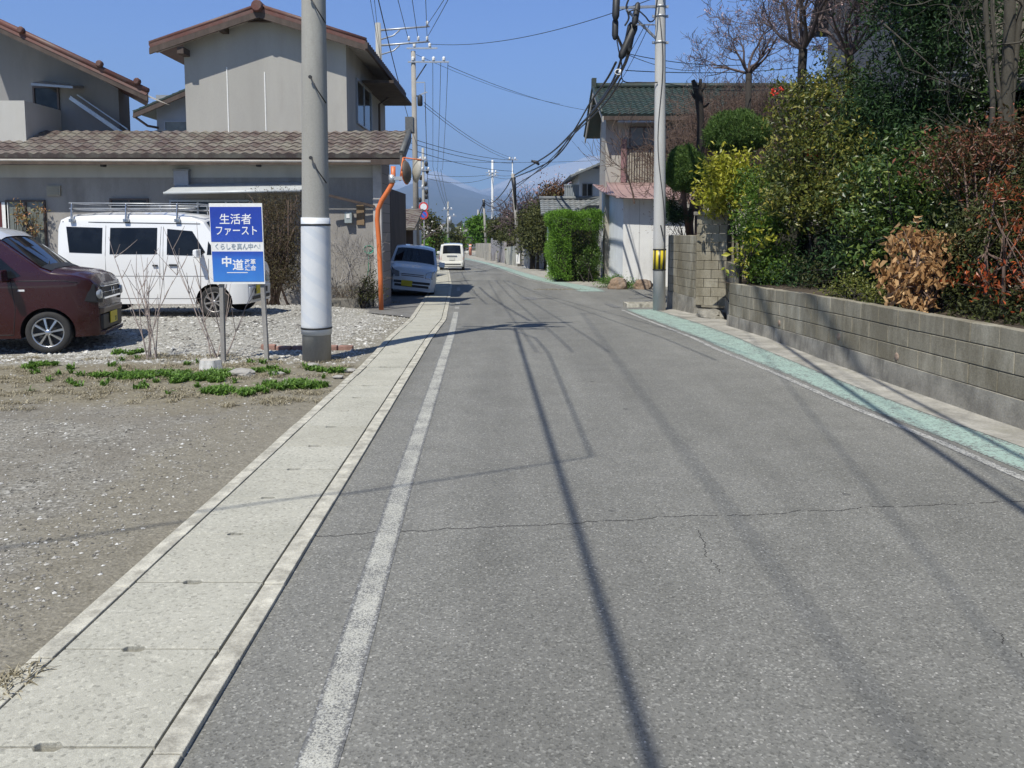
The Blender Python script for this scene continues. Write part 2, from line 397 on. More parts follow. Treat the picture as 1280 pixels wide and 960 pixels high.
# earth brown along the gutter edge
eg = t.ramp(t.math('ADD', X, t.math('MULTIPLY', t.math('SUBTRACT', t.noise(c, 2.5, 4), .5), .9)), [(-.0, 0.), (1., 0.)])
h = t.mix(.5, t.voro(c, 42, 'Distance'), t.noise(c, 60, 4, .7)); t.bump(h, .9, .012)
M_GRAV = t.out(k, .92, .2)
# the wide land sheet
def land():
    xs = sorted(set([-16000, -4000, -1000, -300, -120, -60, -40, -28, -20]+[round(-16+i*.5, 2) for i in range(65)]+[20, 28, 40, 60, 120, 300, 1000, 4000, 16000]))
    ys = sorted(set([-30, -12]+[round(-5+i*.5, 2) for i in range(80)]+[38, 42, 47, 55, 65, 75, 90, 110, 140, 200, 300, 400, 800, 2000, 5000, 16000]))
    vs = [(x, y, zg(x, y)-.03) for y in ys for x in xs]; w = len(xs)
    fs = [[j*w+i, j*w+i+1, (j+1)*w+i+1, (j+1)*w+i] for j in range(len(ys)-1) for i in range(w-1)]
    m = MB(); m.add(vs, fs, .5, True); return m
struct(land().build("ground", M_GRAV))
YS = [-6+i*.5 for i in range(60)]+[24, 25, 26, 27, 28, 29, 30, 32, 34, 36, 38, 40, 43, 47, 51, 56, 62, 68, 75, 82, 90, 100, 112, 125]
LK = [(-6, -.95), (2.2, -1.0), (4, -1.04), (6, -1.075), (15.4, -1.27), (30.3, -2.28), (43.3, -3.38), (60, -4.9), (80, -7.4), (125, -15)]      # road edge on the left
RK = [(-6, 3.85), (2, 3.6), (5, 3.34), (6, 3.28), (7.2, 3.12), (9, 3.0), (11, 2.8), (16, 2.58), (19, 2.5), (28, 2.3), (29.2, 2.17), (35.7, .96), (52.7, -.9), (66, -2.75), (80, -5.2), (125, -12.5)]
def strip(name, lt, rt, dz, mat, y0=-6, y1=125, ys=None, nx=1, kind='structure'):
    ys = [y for y in (ys or YS) if y0 < y < y1]; ys = [y0]+ys+[y1]
    m = MB(); f = lambda T, y: T(y) if callable(T) else lerp_tab(T, y)
    m.grid(lambda u, v: None, 0, 0) if False else None
    vs = []
    for y in ys:
        a, b = f(lt, y), f(rt, y)
        for i in range(nx+1): vs.append((a+(b-a)*i/nx, y, zr(y)+dz))
    w = nx+1; m.add(vs, [[j*w+i, j*w+i+1, (j+1)*w+i+1, (j+1)*w+i] for j in range(len(ys)-1) for i in range(nx)], .5, True)
    o = m.build(name, mat, fixn=False)
    at = o.data.attributes.new('cross', 'FLOAT', 'POINT'); at.data.foreach_set('value', [i/nx for y in ys for i in range(nx+1)])
    if kind: struct(o, kind)
    return o
off = lambda T, d: (lambda y: lerp_tab(T, y)+d)
strip("road", LK, lambda y: lerp_tab(RK, y)+1.3, 0, M_ASPH)
strip("side_road", lambda y: lerp_tab(RK, y)+1.0, lambda y: 60, -.004, M_ASPH, 18.9, 29.5)
# asphalt forecourt beside the house where the blue car stands
strip("forecourt_paving", lambda y: -1.9-2.2*sm(15.5, 19, y)-.8*sm(20, 30, y), lambda y: lerp_tab(LK, y)-.55, -.008, surf("old_asphalt", (.15, .145, .135), .9, .25, 3, 60, .5), 14.5, 44)
# painted lines
WL = [(-6, -.54), (2.4, -.587), (3.5, -.636), (5.2, -.707), (8, -.80), (12.7, -.965), (20.4, -1.39), (30, -2.0), (43, -3.1), (60, -4.6)]
strip("edge_line", off(WL, -.066), off(WL, .066), .0025, M_WHITE, -6, 17.5)
for a_, b_ in ((18.6, 19.3), (20.4, 21.6), (27, 29)): strip("edge_line", off(WL, -.07), off(WL, .07), .0025, M_WHITE2, a_, b_)
strip("right_edge_line", off(RK, -.05), off(RK, .04), .0025, M_WHITE2, -6, 18.2)
GL = lambda y: lerp_tab(RK, y)+.10
GR = [(-6, 4.3), (2, 4.08), (5.9, 3.80), (7.2, 3.63), (8.7, 3.53), (11, 3.43), (14.5, 3.43), (18.3, 3.28)]
strip("green_lane", GL, GR, .003, M_GREEN, -6, 18.3)
strip("green_lane_beyond", off(RK, -.12), lambda y: lerp_tab(RK, y)+.55+.25*sm(45, 27, y), .005, M_GREEN, 26.6, 100)
strip("far_edge_line", off(RK, -.32), off(RK, -.2), .006, M_WHITE2, 28.5, 80)
M_SHO = surf("shoulder_concrete", (.30, .285, .25), .92, .35, 3, 40, .8, stain=(.2, .19, .15))
WALL = [(-6, 4.95), (2, 4.52), (6.4, 4.17), (8, 4.05), (9.7, 3.94), (14.6, 3.83), (15.3, 3.83)]
strip("shoulder", GR, lambda y: lerp_tab(WALL, y)+.3, .006, M_SHO, -6, 18.3)
strip("far_shoulder", lambda y: lerp_tab(RK, y)+.5, lambda y: lerp_tab(RK, y)+2.2, .004, M_SHO, 29.6, 110)
def marking(name, x0, x1, y0, y1, mat=M_WHITE):
    m = MB(); m.add([(x0, y0, zr(y0)+.006), (x1, y0, zr(y0)+.006), (x1, y1, zr(y1)+.006), (x0, y1, zr(y1)+.006)], [[0, 1, 2, 3]], .5)
    return struct(m.build(name, mat))
a = G(653, 375); b = G(670, 372); e = G(692, 373)
marking("stop_mark", a.x, b.x, a.y, b.y+.3); marking("stop_line", b.x, e.x+.1, a.y+.55, a.y+.75)
a = G(600, 343); marking("far_stop_line", a.x, a.x+1.1, a.y, a.y+.3)
for (x0, y0, x1, y1) in ((788, 373.5, 812, 371.5), (760, 380, 772, 385), (800, 377.5, 813, 375.5)):
    p, q = G(x0, y0), G(x1, y1); w = .09
    m = MB(); d = (q-p); nrm = Vector((-d.y, d.x, 0)).normalized()*w
    m.add([p-nrm+Vector((0, 0, .007)), q-nrm+Vector((0, 0, .007)), q+nrm+Vector((0, 0, .007)), p+nrm+Vector((0, 0, .007))], [[0, 1, 2, 3]], .5)
    struct(m.build("corner_line", M_WHITE))
# kerb band and gutter covers with lifting slots (one paved strip)
m = MB(); m2 = MB()
LI = [(a, b-.095) for a, b in LK]
LG = [(-6, -1.70), (9.5, -1.715), (15.4, -1.90), (30, -2.95), (43, -4.05), (56, -5.3)]
LB = [(-6, -1.785), (9.5, -1.80), (15.4, -1.99), (30, -3.04), (43, -4.14), (56, -5.39)]
y = -2.3-.58*4; k = 0
while y < 54:
    y0, y1 = y+.004, y+.576; v = random.random()**2*.6; dz = random.uniform(0, .008)
    if random.random() < .12: v = .95
    a0, b0, a1, b1 = lerp_tab(LG, y0)+.006, lerp_tab(LI, y0)-.006, lerp_tab(LG, y1)+.006, lerp_tab(LI, y1)-.006
    c0, c1 = (a0+b0)/2-.03, (a1+b1)/2-.03
    s = .045; dp = .016
    poly = [(a0, y0), (c0-s, y0), (c0-s*.7, y0+dp), (c0+s*.7, y0+dp), (c0+s, y0), (b0, y0), (b1, y1), (c1+s, y1), (c1+s*.7, y1-dp), (c1-s*.7, y1-dp), (c1-s, y1), (a1, y1)]
    top = [(px, py, zr(py)+.016+dz) for px, py in poly]; bot = [(px, py, zr(py)-.05) for px, py in poly]
    m.hexa(bot, top, v)
    y += .58
struct(m.build("gutter_covers", M_GUT, bevel=.003))
m = MB()
def band(lt, rt, dz, seg, gap):
    y = -6
    while y < 54:
        L = seg*random.uniform(.9, 1.1); z = random.uniform(-.002, .004)
        ys = [y+gap, y+L]; P4 = [(lerp_tab(lt, ys[0]), ys[0]), (lerp_tab(rt, ys[0]), ys[0]), (lerp_tab(rt, ys[1]), ys[1]), (lerp_tab(lt, ys[1]), ys[1])]
        m.hexa([(p[0], p[1], zr(p[1])-.06) for p in P4], [(p[0], p[1], zr(p[1])+dz+z) for p in P4]); y += L
band([(a, b+.004) for a, b in LI], LK, .018, .6, .004); band(LB, [(a, b-.004) for a, b in LG], .02, .6, .004)
struct(m.build("gutter_kerb", M_KERB, bevel=.004))
strip("gutter_bed", off(LB, .01), off(LK, -.01), -.02, flat("dark_joint", (.085, .078, .062), .95), -6, 54)
# drain grate by the pole
a, b = G(783, 384), G(810, 381)
m = MB(); m.box(a.x, b.x+.2, a.y-.1, a.y-.02, zr(a.y)-.03, zr(a.y)+.09); m.box(a.x, b.x+.2, a.y+.5, a.y+.58, zr(a.y)-.03, zr(a.y)+.08); m.box(a.x, a.x+.07, a.y-.02, a.y+.5, zr(a.y)-.03, zr(a.y)+.085)
tag(m.build("kerb_frame", M_KERB), "low concrete drain frame at the corner beside the striped pole", "drain")

# loose stones, dead grass, weeds
def stones(n, area, smin, smax, name, mat, dens=None):
    base = np.array([[1, 0, 0], [-1, 0, 0], [0, 1, 0], [0, -1, 0], [0, 0, 1], [0, 0, -1], [.6, .6, .5], [-.6, .6, .5], [.6, -.6, .5], [-.6, -.6, .5]])[:6]
    F0 = np.array([[0, 2, 4], [2, 1, 4], [1, 3, 4], [3, 0, 4], [2, 0, 5], [1, 2, 5], [3, 1, 5], [0, 3, 5]])
    C = area(n); n = len(C); s = RNG.uniform(0, 1, (n, 1, 1))**2.5*(smax-smin)+smin
    V = base[None]*(1+.3*RNG.normal(size=(n, 6, 3)))*s*np.array([1, 1, .55])
    a = RNG.uniform(0, 6.28, n); ca, sa = np.cos(a), np.sin(a)
    V = np.stack([V[:, :, 0]*ca[:, None]-V[:, :, 1]*sa[:, None], V[:, :, 0]*sa[:, None]+V[:, :, 1]*ca[:, None], V[:, :, 2]], 2)+C[:, None]
    F = (np.arange(n)*6)[:, None, None]+F0[None]
    return raw(name, V.reshape(-1, 3), F.reshape(-1, 3), mat, None, np.repeat(RNG.uniform(0, 1, n), 8))
def area_fn(x0, x1, y0, y1, keep=None):
    def f(n):
        ys = 1/RNG.uniform(1/y1, 1/y0, n); xs = RNG.uniform(x0, x1, n)*np.ones(n)
        k = xs < -1.95-.3*RNG.uniform(0, 1, n)**2
        if keep: k &= keep(xs, ys)
        xs, ys = xs[k], ys[k]
        return np.stack([xs, ys, np.array([zg(x, y)-.028 for x, y in zip(xs, ys)])], 1)
    return f
t = NT("stone"); k = t.ramp(t.attr('v'), [(0, (.10, .095, .085)), (.4, (.24, .225, .20)), (.8, (.40, .385, .35)), (1, (.62, .61, .58))]); k = t.mix(.4, k, t.ramp(t.noise(t.coord(), 60, 3), [(.3, .35), (.7, .65)]), 'OVERLAY')
M_STONE = t.out(k, .9, .2)
s = stones(34000, area_fn(-8, -1.85, 2.2, 10.5), .003, .015, "gravel_stones", M_STONE)
tag(s, "loose grey and white stones strewn over the lot beside the gutter", "gravel", kind='stuff')
s = stones(16000, area_fn(-12, -1.95, 9.8, 18.5), .008, .03, "gravel_stones_pale", surf("pale_stone", (.40, .39, .36), .9, .4, 30, 90, .2)); s.name = "gravel_stones"
tag(s, "pale crushed gravel under and in front of the parked cars", "gravel", kind='stuff')

t_s = stones(5200, area_fn(-12, -1.95, 9.9, 18.5), .012, .048, "gravel_stones", M_STONE); tag(t_s, "coarser grey stones mixed into the pale gravel of the parking place", "gravel", kind='stuff')
def blades(cs, n, h, spread, name, mat, w=.006, lean=.5):
    """upright grass or weed blades, three segments folded to a tip; cs rows: x,y,rx,ry"""
    xs = []; 
    for (x, y, rx, ry, wgt) in cs:
        k = int(n*wgt); a = RNG.uniform(0, 6.28, k); r = np.sqrt(RNG.uniform(0, 1, k))*(1+.12*RNG.normal(size=k))
        xs.append(np.stack([x+rx*r*np.cos(a), y+ry*r*np.sin(a)], 1))
    xy = np.concatenate(xs); m = len(xy); z = np.array([zg(a, b)-.032 for a, b in xy])
    B = np.concatenate([xy, z[:, None]], 1); a = RNG.uniform(0, 6.28, m); L = h*(.4+.8*RNG.uniform(0, 1, m))
    side = np.stack([-np.sin(a), np.cos(a), 0*a], 1)*w; d = np.stack([np.cos(a), np.sin(a), 0*a], 1)
    ln = lean*RNG.uniform(.2, 1.3, m)
    mid = B+np.array([0, 0, 1])*(L*.6)[:, None]+d*(L*ln*.35)[:, None]; tip = B+np.array([0, 0, 1])*(L*np.clip(1-.5*ln, .15, 1))[:, None]+d*(L*ln)[:, None]
    V = np.stack([B-side, B+side, mid+side*.8, mid-side*.8, tip], 1)
    b = (np.arange(m)*5)[:, None]; F = np.concatenate([b+[[0, 1, 2]], b+[[0, 2, 3]], b+[[3, 2, 4]]], 1).reshape(-1, 3)
    return raw(name, V.reshape(-1, 3), F, mat, None, np.repeat(RNG.uniform(0, 1, m), 3))
M_WEED = leafmat("weed_leaf", [(0, (.05, .10, .015)), (.6, (.12, .24, .03)), (1, (.22, .36, .07))], .5, .3)
M_DRY = leafmat("dry_grass", [(0, (.12, .10, .06)), (.5, (.30, .26, .17)), (1, (.50, .45, .33))], .8, .2)
def gp(px, py): q = G(px, py); return q.x, q.y
wp = [(148, 470, .33, .16, 1.0), (202, 467, .22, .10, .4), (255, 469, .32, .26, 1.7), (262, 488, .22, .10, .5), (318, 489, .11, .12, .45), (368, 480, .27, .15, 1.1), (48, 456, .15, .14, .4), (360, 380, .3, .25, .5), (420, 462, .2, .1, .15), (165, 440, .25, .1, .15), (340, 462, .5, .3, .2)]
wc = []
for px, py, rx, ry, w_ in wp:
    x, y = gp(px, py)
    for k in range(int(15*w_)+2):
        a = random.uniform(0, 6.28); r = random.random()**.6*1.15; s_ = random.uniform(.02, .085); wc.append((x+rx*r*math.cos(a), y+ry*r*math.sin(a), s_*1.2, s_, s_*.34))
for k in range(45):
    x, y = gp(random.uniform(0, 430), random.uniform(446, 492)); s_ = random.uniform(.015, .05)
    if x < -2.0: wc.append((x, y, s_, s_, s_*.12))
o = blades(wc, 5200, .085, 1, "weeds", M_WEED, .010, 1.0)
tag(o, "low bright green weeds growing in patches at the edge of the gravel lot", "weeds", kind='stuff')
dc = []
for px, py, rx, ry, w_ in ((300, 460, 1.5, .6, .45), (120, 464, 2.0, .6, .4), (60, 492, 1.5, .6, .25), (250, 492, 1.2, .5, .2), (20, 470, 1.6, .9, .3), (430, 455, .5, .8, .12), (210, 445, 1.8, .3, .35), (380, 490, .6, .5, .1)):
    x, y = gp(px, py)
    for k in range(int(90*w_)):
        a = random.uniform(0, 6.28); r = random.random()**.5; dc.append((x+rx*r*math.cos(a), y+ry*r*math.sin(a), random.uniform(.05, .28), random.uniform(.04, .12), random.uniform(.004, .02)))
o = blades(dc, 5200, .045, 1, "dry_grass", M_DRY, .0035, 3.)
tag(o, "dry straw coloured grass lying along the edge of the gravel lot", "grass", kind='stuff')
o = blades([(*gp(10, 862), .06, .1, .5), (*gp(30, 848), .05, .08, .5), (*gp(700, 362), .9, .3, 3), (*gp(768, 360), .6, .3, 2), (*gp(478, 378), .5, .3, 1.5)], 260, .09, 1, "dry_tufts", M_DRY, .004, 1.)
tag(o, "small dry tufts along the gutter and wall feet", "grass", kind='stuff')
# ================================================================ VEHICLES
def carpaint(name, col, rough=.25, metal=0., coat=1.):
    t = NT(name); c = t.coord(); n = t.noise(c, 3, 5, .6); dust = t.noise(c, 90, 3)
    k = t.mix(t.math('MULTIPLY', t.ramp(n, [(.35, 0.), (.75, .04)]), dust), col, (.30, .28, .25))
    return t.out(k, t.ramp(n, [(.3, rough), (.8, rough+.16)]), .5, metal, coat=coat)
M_GLASS = None
def glassmat(name, col=(.012, .014, .016), rough=.03):
    t = NT(name); c = t.coord(); n = t.noise(c, 2.2, 3); k = t.ramp(n, [(.4, tuple(x*.5 for x in col)), (.7, tuple(x*1.4 for x in col))])
    t.b.inputs['IOR'].default_value = 1.5; return t.out(k, rough, .38)
M_GLASS = glassmat("dark_window_glass")
M_BLK = surf("black_plastic", (.022, .022, .023), .55, .2, 8, 60, .1)
M_TYRE = surf("tyre_rubber", (.028, .027, .026), .85, .25, 6, 60, .3)
M_ALLOY = flat("alloy_rim", (.55, .56, .57), .28, .9)
M_STEEL = flat("bare_steel", (.42, .43, .44), .35, .9)
M_CHROME = flat("chrome_trim", (.72, .72, .72), .12, 1.)
M_GALV = surf("galvanised_steel", (.46, .47, .48), .45, .12, 10, 60, .1, .6)
M_DGREY = flat("dark_grey_steel_wheel", (.10, .10, .105), .5, .5)
M_LAMP = flat("headlamp_glass", (.30, .32, .34), .06, .3, coat=1)
M_RED = flat("red_lamp_glass", (.30, .012, .012), .15, coat=1)
M_YPLATE = flat("yellow_number_plate", (.62, .50, .02), .5)
M_WTRIM = flat("white_trim", (.75, .75, .74), .4)

def make_car(name, label, cat, S, loc, rz, roll=0, pitch=0):
    t = thing(name, label, cat, loc, 0, None, (roll, pitch, rz))
    xf, xr, W, top, belt, roofw = S['xf'], S['xr'], S['W'], S['top'], S['belt'], S['roofw']
    zroof = max(z for x, z in top); zb = S.get('zb', .22)
    def T(x): return lerp_tab(top, x)
    def plan(x):
        a = max(0, (x-(xf-S['rf']))/S['rf']); b = max(0, ((xr+S['rr'])-x)/S['rr']); return 1-S['cf']*a**2.6-S['cr']*b**2.6
    def hw(x, z):
        k = plan(x)
        k *= 1-.05*max(0, (.42-z)/.42)
        if z > belt: k *= 1-(1-roofw)*((z-belt)/(zroof-belt))**1.15
        return W*k
    def ztop(x, y):
        w = hw(x, T(x)); return T(x)+S.get('crown', .025)*(1-(min(1, abs(y)/w))**2)-.03*max(0, abs(y)/w-.8)/.2
    n = 46; xs = [xr+(xf-xr)*i/n for i in range(n+1)]; xs = sorted(set([round(x, 4) for x in xs]+[x for x, z in top if xr < x < xf]+[xf-.02, xf-.06, xr+.02, xr+.06]))
    lv = [zb, zb+.07, .36, .46, .56, .66, .76, .84, belt]+[belt+(zroof-belt)*q for q in (.2, .4, .6, .8)]+[zroof-.05]
    lv = sorted(lv)
    m = MB(); rings = []
    for x in xs:
        z1 = T(x)-.035; ring = []
        for j, z in enumerate(lv):
            zz = min(z, z1-.004*(len(lv)-j)) if z > z1-.05 else z
            ring.append((x, hw(x, zz), zz))
        w = hw(x, z1)
        ring += [(x, w*.985, z1+.012), (x, w*.94, ztop(x, w*.94)), (x, w*.72, ztop(x, w*.72)), (x, w*.4, ztop(x, w*.4)), (x, 0, ztop(x, 0))]
        half = ring
        full = [(x, 0, zb)]+half+[(a, -b, c) for a, b, c in half[::-1][1:]]
        rings.append(full)
    k = len(rings[0]); vs = [v for r in rings for v in r]
    fs = [[i*k+j, i*k+(j+1) % k, (i+1)*k+(j+1) % k, (i+1)*k+j] for i in range(len(rings)-1) for j in range(k)]
    fs += [[j for j in range(k)][::-1], [(len(rings)-1)*k+j for j in range(k)]]
    m.add(vs, fs, .5, True)
    body = m.build("body", S['paint'], t, local=True)
    body.data.materials.append(M_BLK)
    # wheel arches really cut out of the body
    rw = S['rw']; cuts = []
    for ax in S['axles']:
        for s in (1, -1):
            c = MB(); c.lathe([(rw+.05, s*(W-.27)), (rw+.05, s*(W+.1))], (ax, 0, rw), 'y', 30); co = c.build("cut", None, None); co.data.materials.append(M_BLK)
            md = body.modifiers.new("a", 'BOOLEAN'); md.operation = 'DIFFERENCE'; md.object = co; md.solver = 'EXACT'; cuts.append(co)
    for co in cuts: co.matrix_world = t.matrix_world.copy(); co.parent = t
    bpy.context.view_layer.update()
    me = bpy.data.meshes.new_from_object(body.evaluated_get(bpy.context.evaluated_depsgraph_get()))
    body.modifiers.clear(); body.data = me
    for co in cuts: bpy.data.objects.remove(co)
    for p in me.polygons:                        # arch liners are black
        c = p.center
        for ax in S['axles']:
            if math.hypot(c.x-ax, c.z-rw) < rw+.048 and abs(c.y) < W*.995 and abs(c.y) > W-.28: p.material_index = 1
    for p in me.polygons: p.use_smooth = True
    try: me.set_sharp_from_angle(angle=R(38))
    except Exception: pass
    # side panels that lie on the body
    def side(poly, s, o=.004, th=.006):
        # poly in (x, z)
        out = []
        for i, (x, z) in enumerate(poly):
            x2, z2 = poly[(i+1) % len(poly)]
            for q in range(4): out.append((x+(x2-x)*q/4, z+(z2-z)*q/4))
        cx = sum(p[0] for p in out)/len(out); cz = sum(p[1] for p in out)/len(out)
        f = lambda x, z, d: (x, s*(hw(x, z)+d), z)
        mm = MB(); N = len(out)
        vs = [f(x, z, o) for x, z in out]+[f(cx+(x-cx)*.5, cz+(z-cz)*.5, o) for x, z in out]+[f(cx, cz, o)]+[f(x, z, o-th) for x, z in out]
        fs = [[i, (i+1) % N, N+(i+1) % N, N+i] for i in range(N)]+[[N+i, N+(i+1) % N, 2*N] for i in range(N)]+[[i, (i+1) % N, 2*N+1+(i+1) % N, 2*N+1+i] for i in range(N)]
        mm.add(vs, fs, .5, False); return mm
    def over(x0, x1, f0, f1, o=.005, nx=8, ny=8, x0s=None):
        # region of the top surface; f in -1..1 of the half width
        def fn(u, v):
            fy = f0+(f1-f0)*u; x = x0+(x1-x0)*v; w = hw(x, T(x))*.93
            y = fy*w; dz = (T(x+.02)-T(x-.02))/.04; nl = math.hypot(1, dz)
            return (x-dz/nl*o, y, ztop(x, y)+o/nl)
        mm = MB(); mm.grid(fn, ny, nx); return mm
    for nm, poly, mt in S.get('side', []):
        for s in ((1, -1) if not nm.endswith('!') else (-1,)):
            side(poly, s).build(nm.rstrip('!'), mt, t, local=True)
    for nm, args, mt in S.get('over', []):
        o = over(*args).build(nm, mt, t, local=True)
    # seams: fine dark lines
    for seg in S.get('seams', []):
        for s in (1, -1):
            mm = MB(); pts = []
            for (x, z), (x2, z2) in zip(seg, seg[1:]):
                for q in range(5): pts.append((x+(x2-x)*q/5, z+(z2-z)*q/5))
            pts.append(seg[-1]); mm.tube([(x, s*(hw(x, z)+.0), z) for x, z in pts], .0045, 4); mm.build("door_seam", M_BLK, t, local=True)
    for s in (1, -1):
        for x, z, L in S.get('handles', []):
            mm = MB(); y = s*(hw(x, z)+.018); mm.bar((x-L/2, y, z), (x+L/2, y, z), .022, .03); mm.bar((x-L/2+.01, s*(hw(x, z)-.01), z), (x-L/2+.01, y, z), .02); mm.bar((x+L/2-.01, s*(hw(x, z)-.01), z), (x+L/2-.01, y, z), .02)
            mm.build("door_handle", S.get('hmat', S['paint']), t, bevel=.005, local=True)
        x, z = S['mirror']; y = s*(hw(x, z))
        mm = MB(); mm.hexa([(x-.05, y+s*.05, z-.02), (x+.04, y+s*.05, z-.02), (x+.03, y+s*.24, z-.01), (x-.05, y+s*.24, z-.01)], [(x-.05, y+s*.05, z+.14), (x+.03, y+s*.05, z+.15), (x+.02, y+s*.23, z+.14), (x-.05, y+s*.23, z+.13)])
        mir = mm.build("wing_mirror", S.get('mirmat', S['paint']), t, bevel=.02, local=True)
        mm = MB(); mm.bar((x, y-s*.02, z+.02), (x, y+s*.08, z+.03), .04, .03); mm.build("mirror_arm", M_BLK, mir, local=True)
    # wheels
    for ax in S['axles']:
        for s in (1, -1):
            mm = MB(); y0 = s*(W-.165); y1 = s*(W-.012); r = rw; ri = rw*S.get('rimf', .66)
            prof = [(ri, y0), (r*.93, y0), (r*.985, y0+s*.02), (r, y0+s*.05), (r, y1-s*.045), (r*.985, y1-s*.018), (r*.93, y1-s*.002), (ri*1.08, y1-s*.004), (ri, y1-s*.012)]
            mm.lathe(prof, (ax, 0, rw), 'y', 36, cap=False)
            wh = mm.build("wheel", M_TYRE, t, local=True)
            rm = MB(); rm.lathe([(ri*1.01, y1-s*.008), (ri*.955, y1-s*.006), (ri*.93, y1-s*.02), (ri*.9, y1-s*.10)], (ax, 0, rw), 'y', 32, cap=False)
            nsp = S.get('spokes', 8)
            for q in range(nsp):
                a = 2*math.pi*q/nsp+.2; d = Vector((math.cos(a), 0, math.sin(a))); e = Vector((-math.sin(a), 0, math.cos(a))); c = Vector((ax, 0, rw))
                w1, w2 = S.get('spw', (.02, .03)); Y1 = Vector((0, y1-s*.010, 0)); Y0 = Vector((0, y1-s*.035, 0))
                a_, b_ = c+d*ri*.16, c+d*ri*.95
                rm.hexa([a_-e*w1+Y0, a_+e*w1+Y0, b_+e*w2+Y0, b_-e*w2+Y0], [a_-e*w1*.8+Y1+Vector((0, s*.012, 0)), a_+e*w1*.8+Y1+Vector((0, s*.012, 0)), b_+e*w2*.7+Y1, b_-e*w2*.7+Y1])
            rm.lathe([(.001, y1+s*.008), (ri*.14, y1+s*.006), (ri*.22, y1-s*.008), (ri*.24, y1-s*.05)], (ax, 0, rw), 'y', 20, cap=False)
            rim = rm.build("rim", S.get('rimmat', M_ALLOY), wh, local=True)
            bk = MB(); bk.lathe([(.01, y1-s*.075), (ri*.93, y1-s*.07)], (ax, 0, rw), 'y', 24); bk.build("brake_disc", M_BLK, wh, local=True)
    return t, hw, ztop, T
def part(parent, name, mat, fn, bevel=0):
    m = MB(); fn(m); return m.build(name, mat, parent, bevel=bevel, local=True)
def plate(t, x, z, s, mat, y=0, chars=False, w=.33, h=.165):
    p = part(t, "number_plate", mat, lambda m: m.box(min(x, x+s*.012), max(x, x+s*.012), y-w/2, y+w/2, z-h/2, z+h/2), .003)
    return p

# ---- white van with a roof rack
WHITE = carpaint("white_car_paint", (.78, .78, .77), .3)
van = dict(paint=WHITE, xf=1.70, xr=-1.695, W=.7375, belt=1.08, roofw=.86, zb=.24, crown=.05,
  top=[(-1.695, 1.62), (-1.64, 1.76), (-1.5, 1.815), (-.9, 1.85), (.2, 1.85), (.72, 1.80), (.95, 1.72), (1.36, 1.17), (1.45, 1.06), (1.66, .95), (1.70, .84)],
  rf=.42, cf=.2, rr=.25, cr=.09, axles=(1.13, -1.27), rw=.277, rimf=.66, spokes=8, spw=(.014, .02), rimmat=flat("worn_grey_rim", (.42, .40, .38), .4, .7),
  hmat=M_BLK, mirror=(.92, 1.08), mirmat=WHITE,
  side=[("rear_side_window", [(-1.45, 1.16), (-.86, 1.14), (-.86, 1.60), (-1.52, 1.62)], M_GLASS), ("sliding_door_window", [(-.72, 1.13), (.13, 1.13), (.13, 1.60), (-.72, 1.60)], M_GLASS),
        ("front_door_window", [(.31, 1.12), (.92, 1.10), (1.00, 1.17), (.76, 1.54), (.31, 1.58)], M_GLASS), ("quarter_window", [(1.03, 1.12), (1.22, 1.12), (1.05, 1.36)], M_GLASS),
        ("side_stripe", [(-1.60, 1.70), (.90, 1.66), (.90, 1.675), (-1.60, 1.715)], M_BLK)],
  over=[("windscreen", (.97, 1.35, -.93, .93), M_GLASS), ], 
  seams=[[(-.80, 1.64), (-.80, .34), (.16, .34), (.20, 1.62)], [(.24, 1.62), (.24, .34), (.90, .34), (1.04, .62), (1.06, 1.05)], [(-1.6, .74), (1.0, .74)]], handles=[(.10, .93, .09), (.42, .94, .14)])
q = G(270, 394); VX, VY = -5.30-1.13+.02, 14.25+.7375
VZ = zg(VX, 14.3)-.03
vt, hw, zt, TT = make_car("white_van", "white boxy kei van with a silver roof rack parked in front of the grey house", "van", van, (VX-.02, VY, VZ+.0), R(-1.5))
part(vt, "front_bumper", WHITE, lambda m: m.hexa([(1.52, -.66, .26), (1.72, -.56, .26), (1.72, .56, .26), (1.52, .66, .26)], [(1.52, -.68, .56), (1.735, -.56, .55), (1.735, .56, .55), (1.52, .68, .56)]), .03)
part(vt, "grille", M_BLK, lambda m: [m.box(1.70, 1.742, -.28, .28, .60, .66), m.box(1.70, 1.745, -.34, .34, .40, .50), m.box(1.70, 1.745, -.45, .45, .30, .36)], .006)
for s in (1, -1):
    part(vt, "headlight", M_LAMP, lambda m: m.hexa([(1.60, s*.42, .58), (1.72, s*.34, .58), (1.71, s*.60, .60), (1.56, s*.69, .62)], [(1.58, s*.44, .86), (1.705, s*.36, .80), (1.69, s*.58, .84), (1.50, s*.68, .92)]), .02)
plate(vt, 1.742, .48, 1, M_YPLATE, -.12)
rk = part(vt, "roof_rack", M_GALV, lambda m: [m.tube([(x, -.66, 1.93), (x, .66, 1.93)], .014, 6) for x in (-1.38, -1.1, -.8, -.45, -.1, .2, .5)]+
     [m.tube([(-1.45, y, 1.94), (.62, y, 1.94), (.80, y*.95, 1.95), (.84, y*.8, 1.99)], .013, 6) for y in (-.66, .66)]+[m.tube([(-1.45, y, 2.04), (.84, y, 2.02)], .011, 6) for y in (-.66, .66)]+
     [m.tube([(x, -.66, z), (x, .66, z)], .013, 6) for x, z in ((-1.45, 2.04), (.84, 2.02))])
for x in (-1.40, -.42, .50):
    for s in (1, -1): part(vt, "rack_foot", M_STEEL, lambda m: [m.bar((x, s*.70, 1.72), (x, s*.655, 2.03), .05, .02, up=(1, 0, 0)), m.box(x-.045, x+.045, min(s*.655, s*.715), max(s*.655, s*.715), 1.70, 1.76)], .005)
part(vt, "wiper", M_BLK, lambda m: m.tube([(1.37, -.3, 1.19), (1.17, .2, 1.45)], .009, 4))
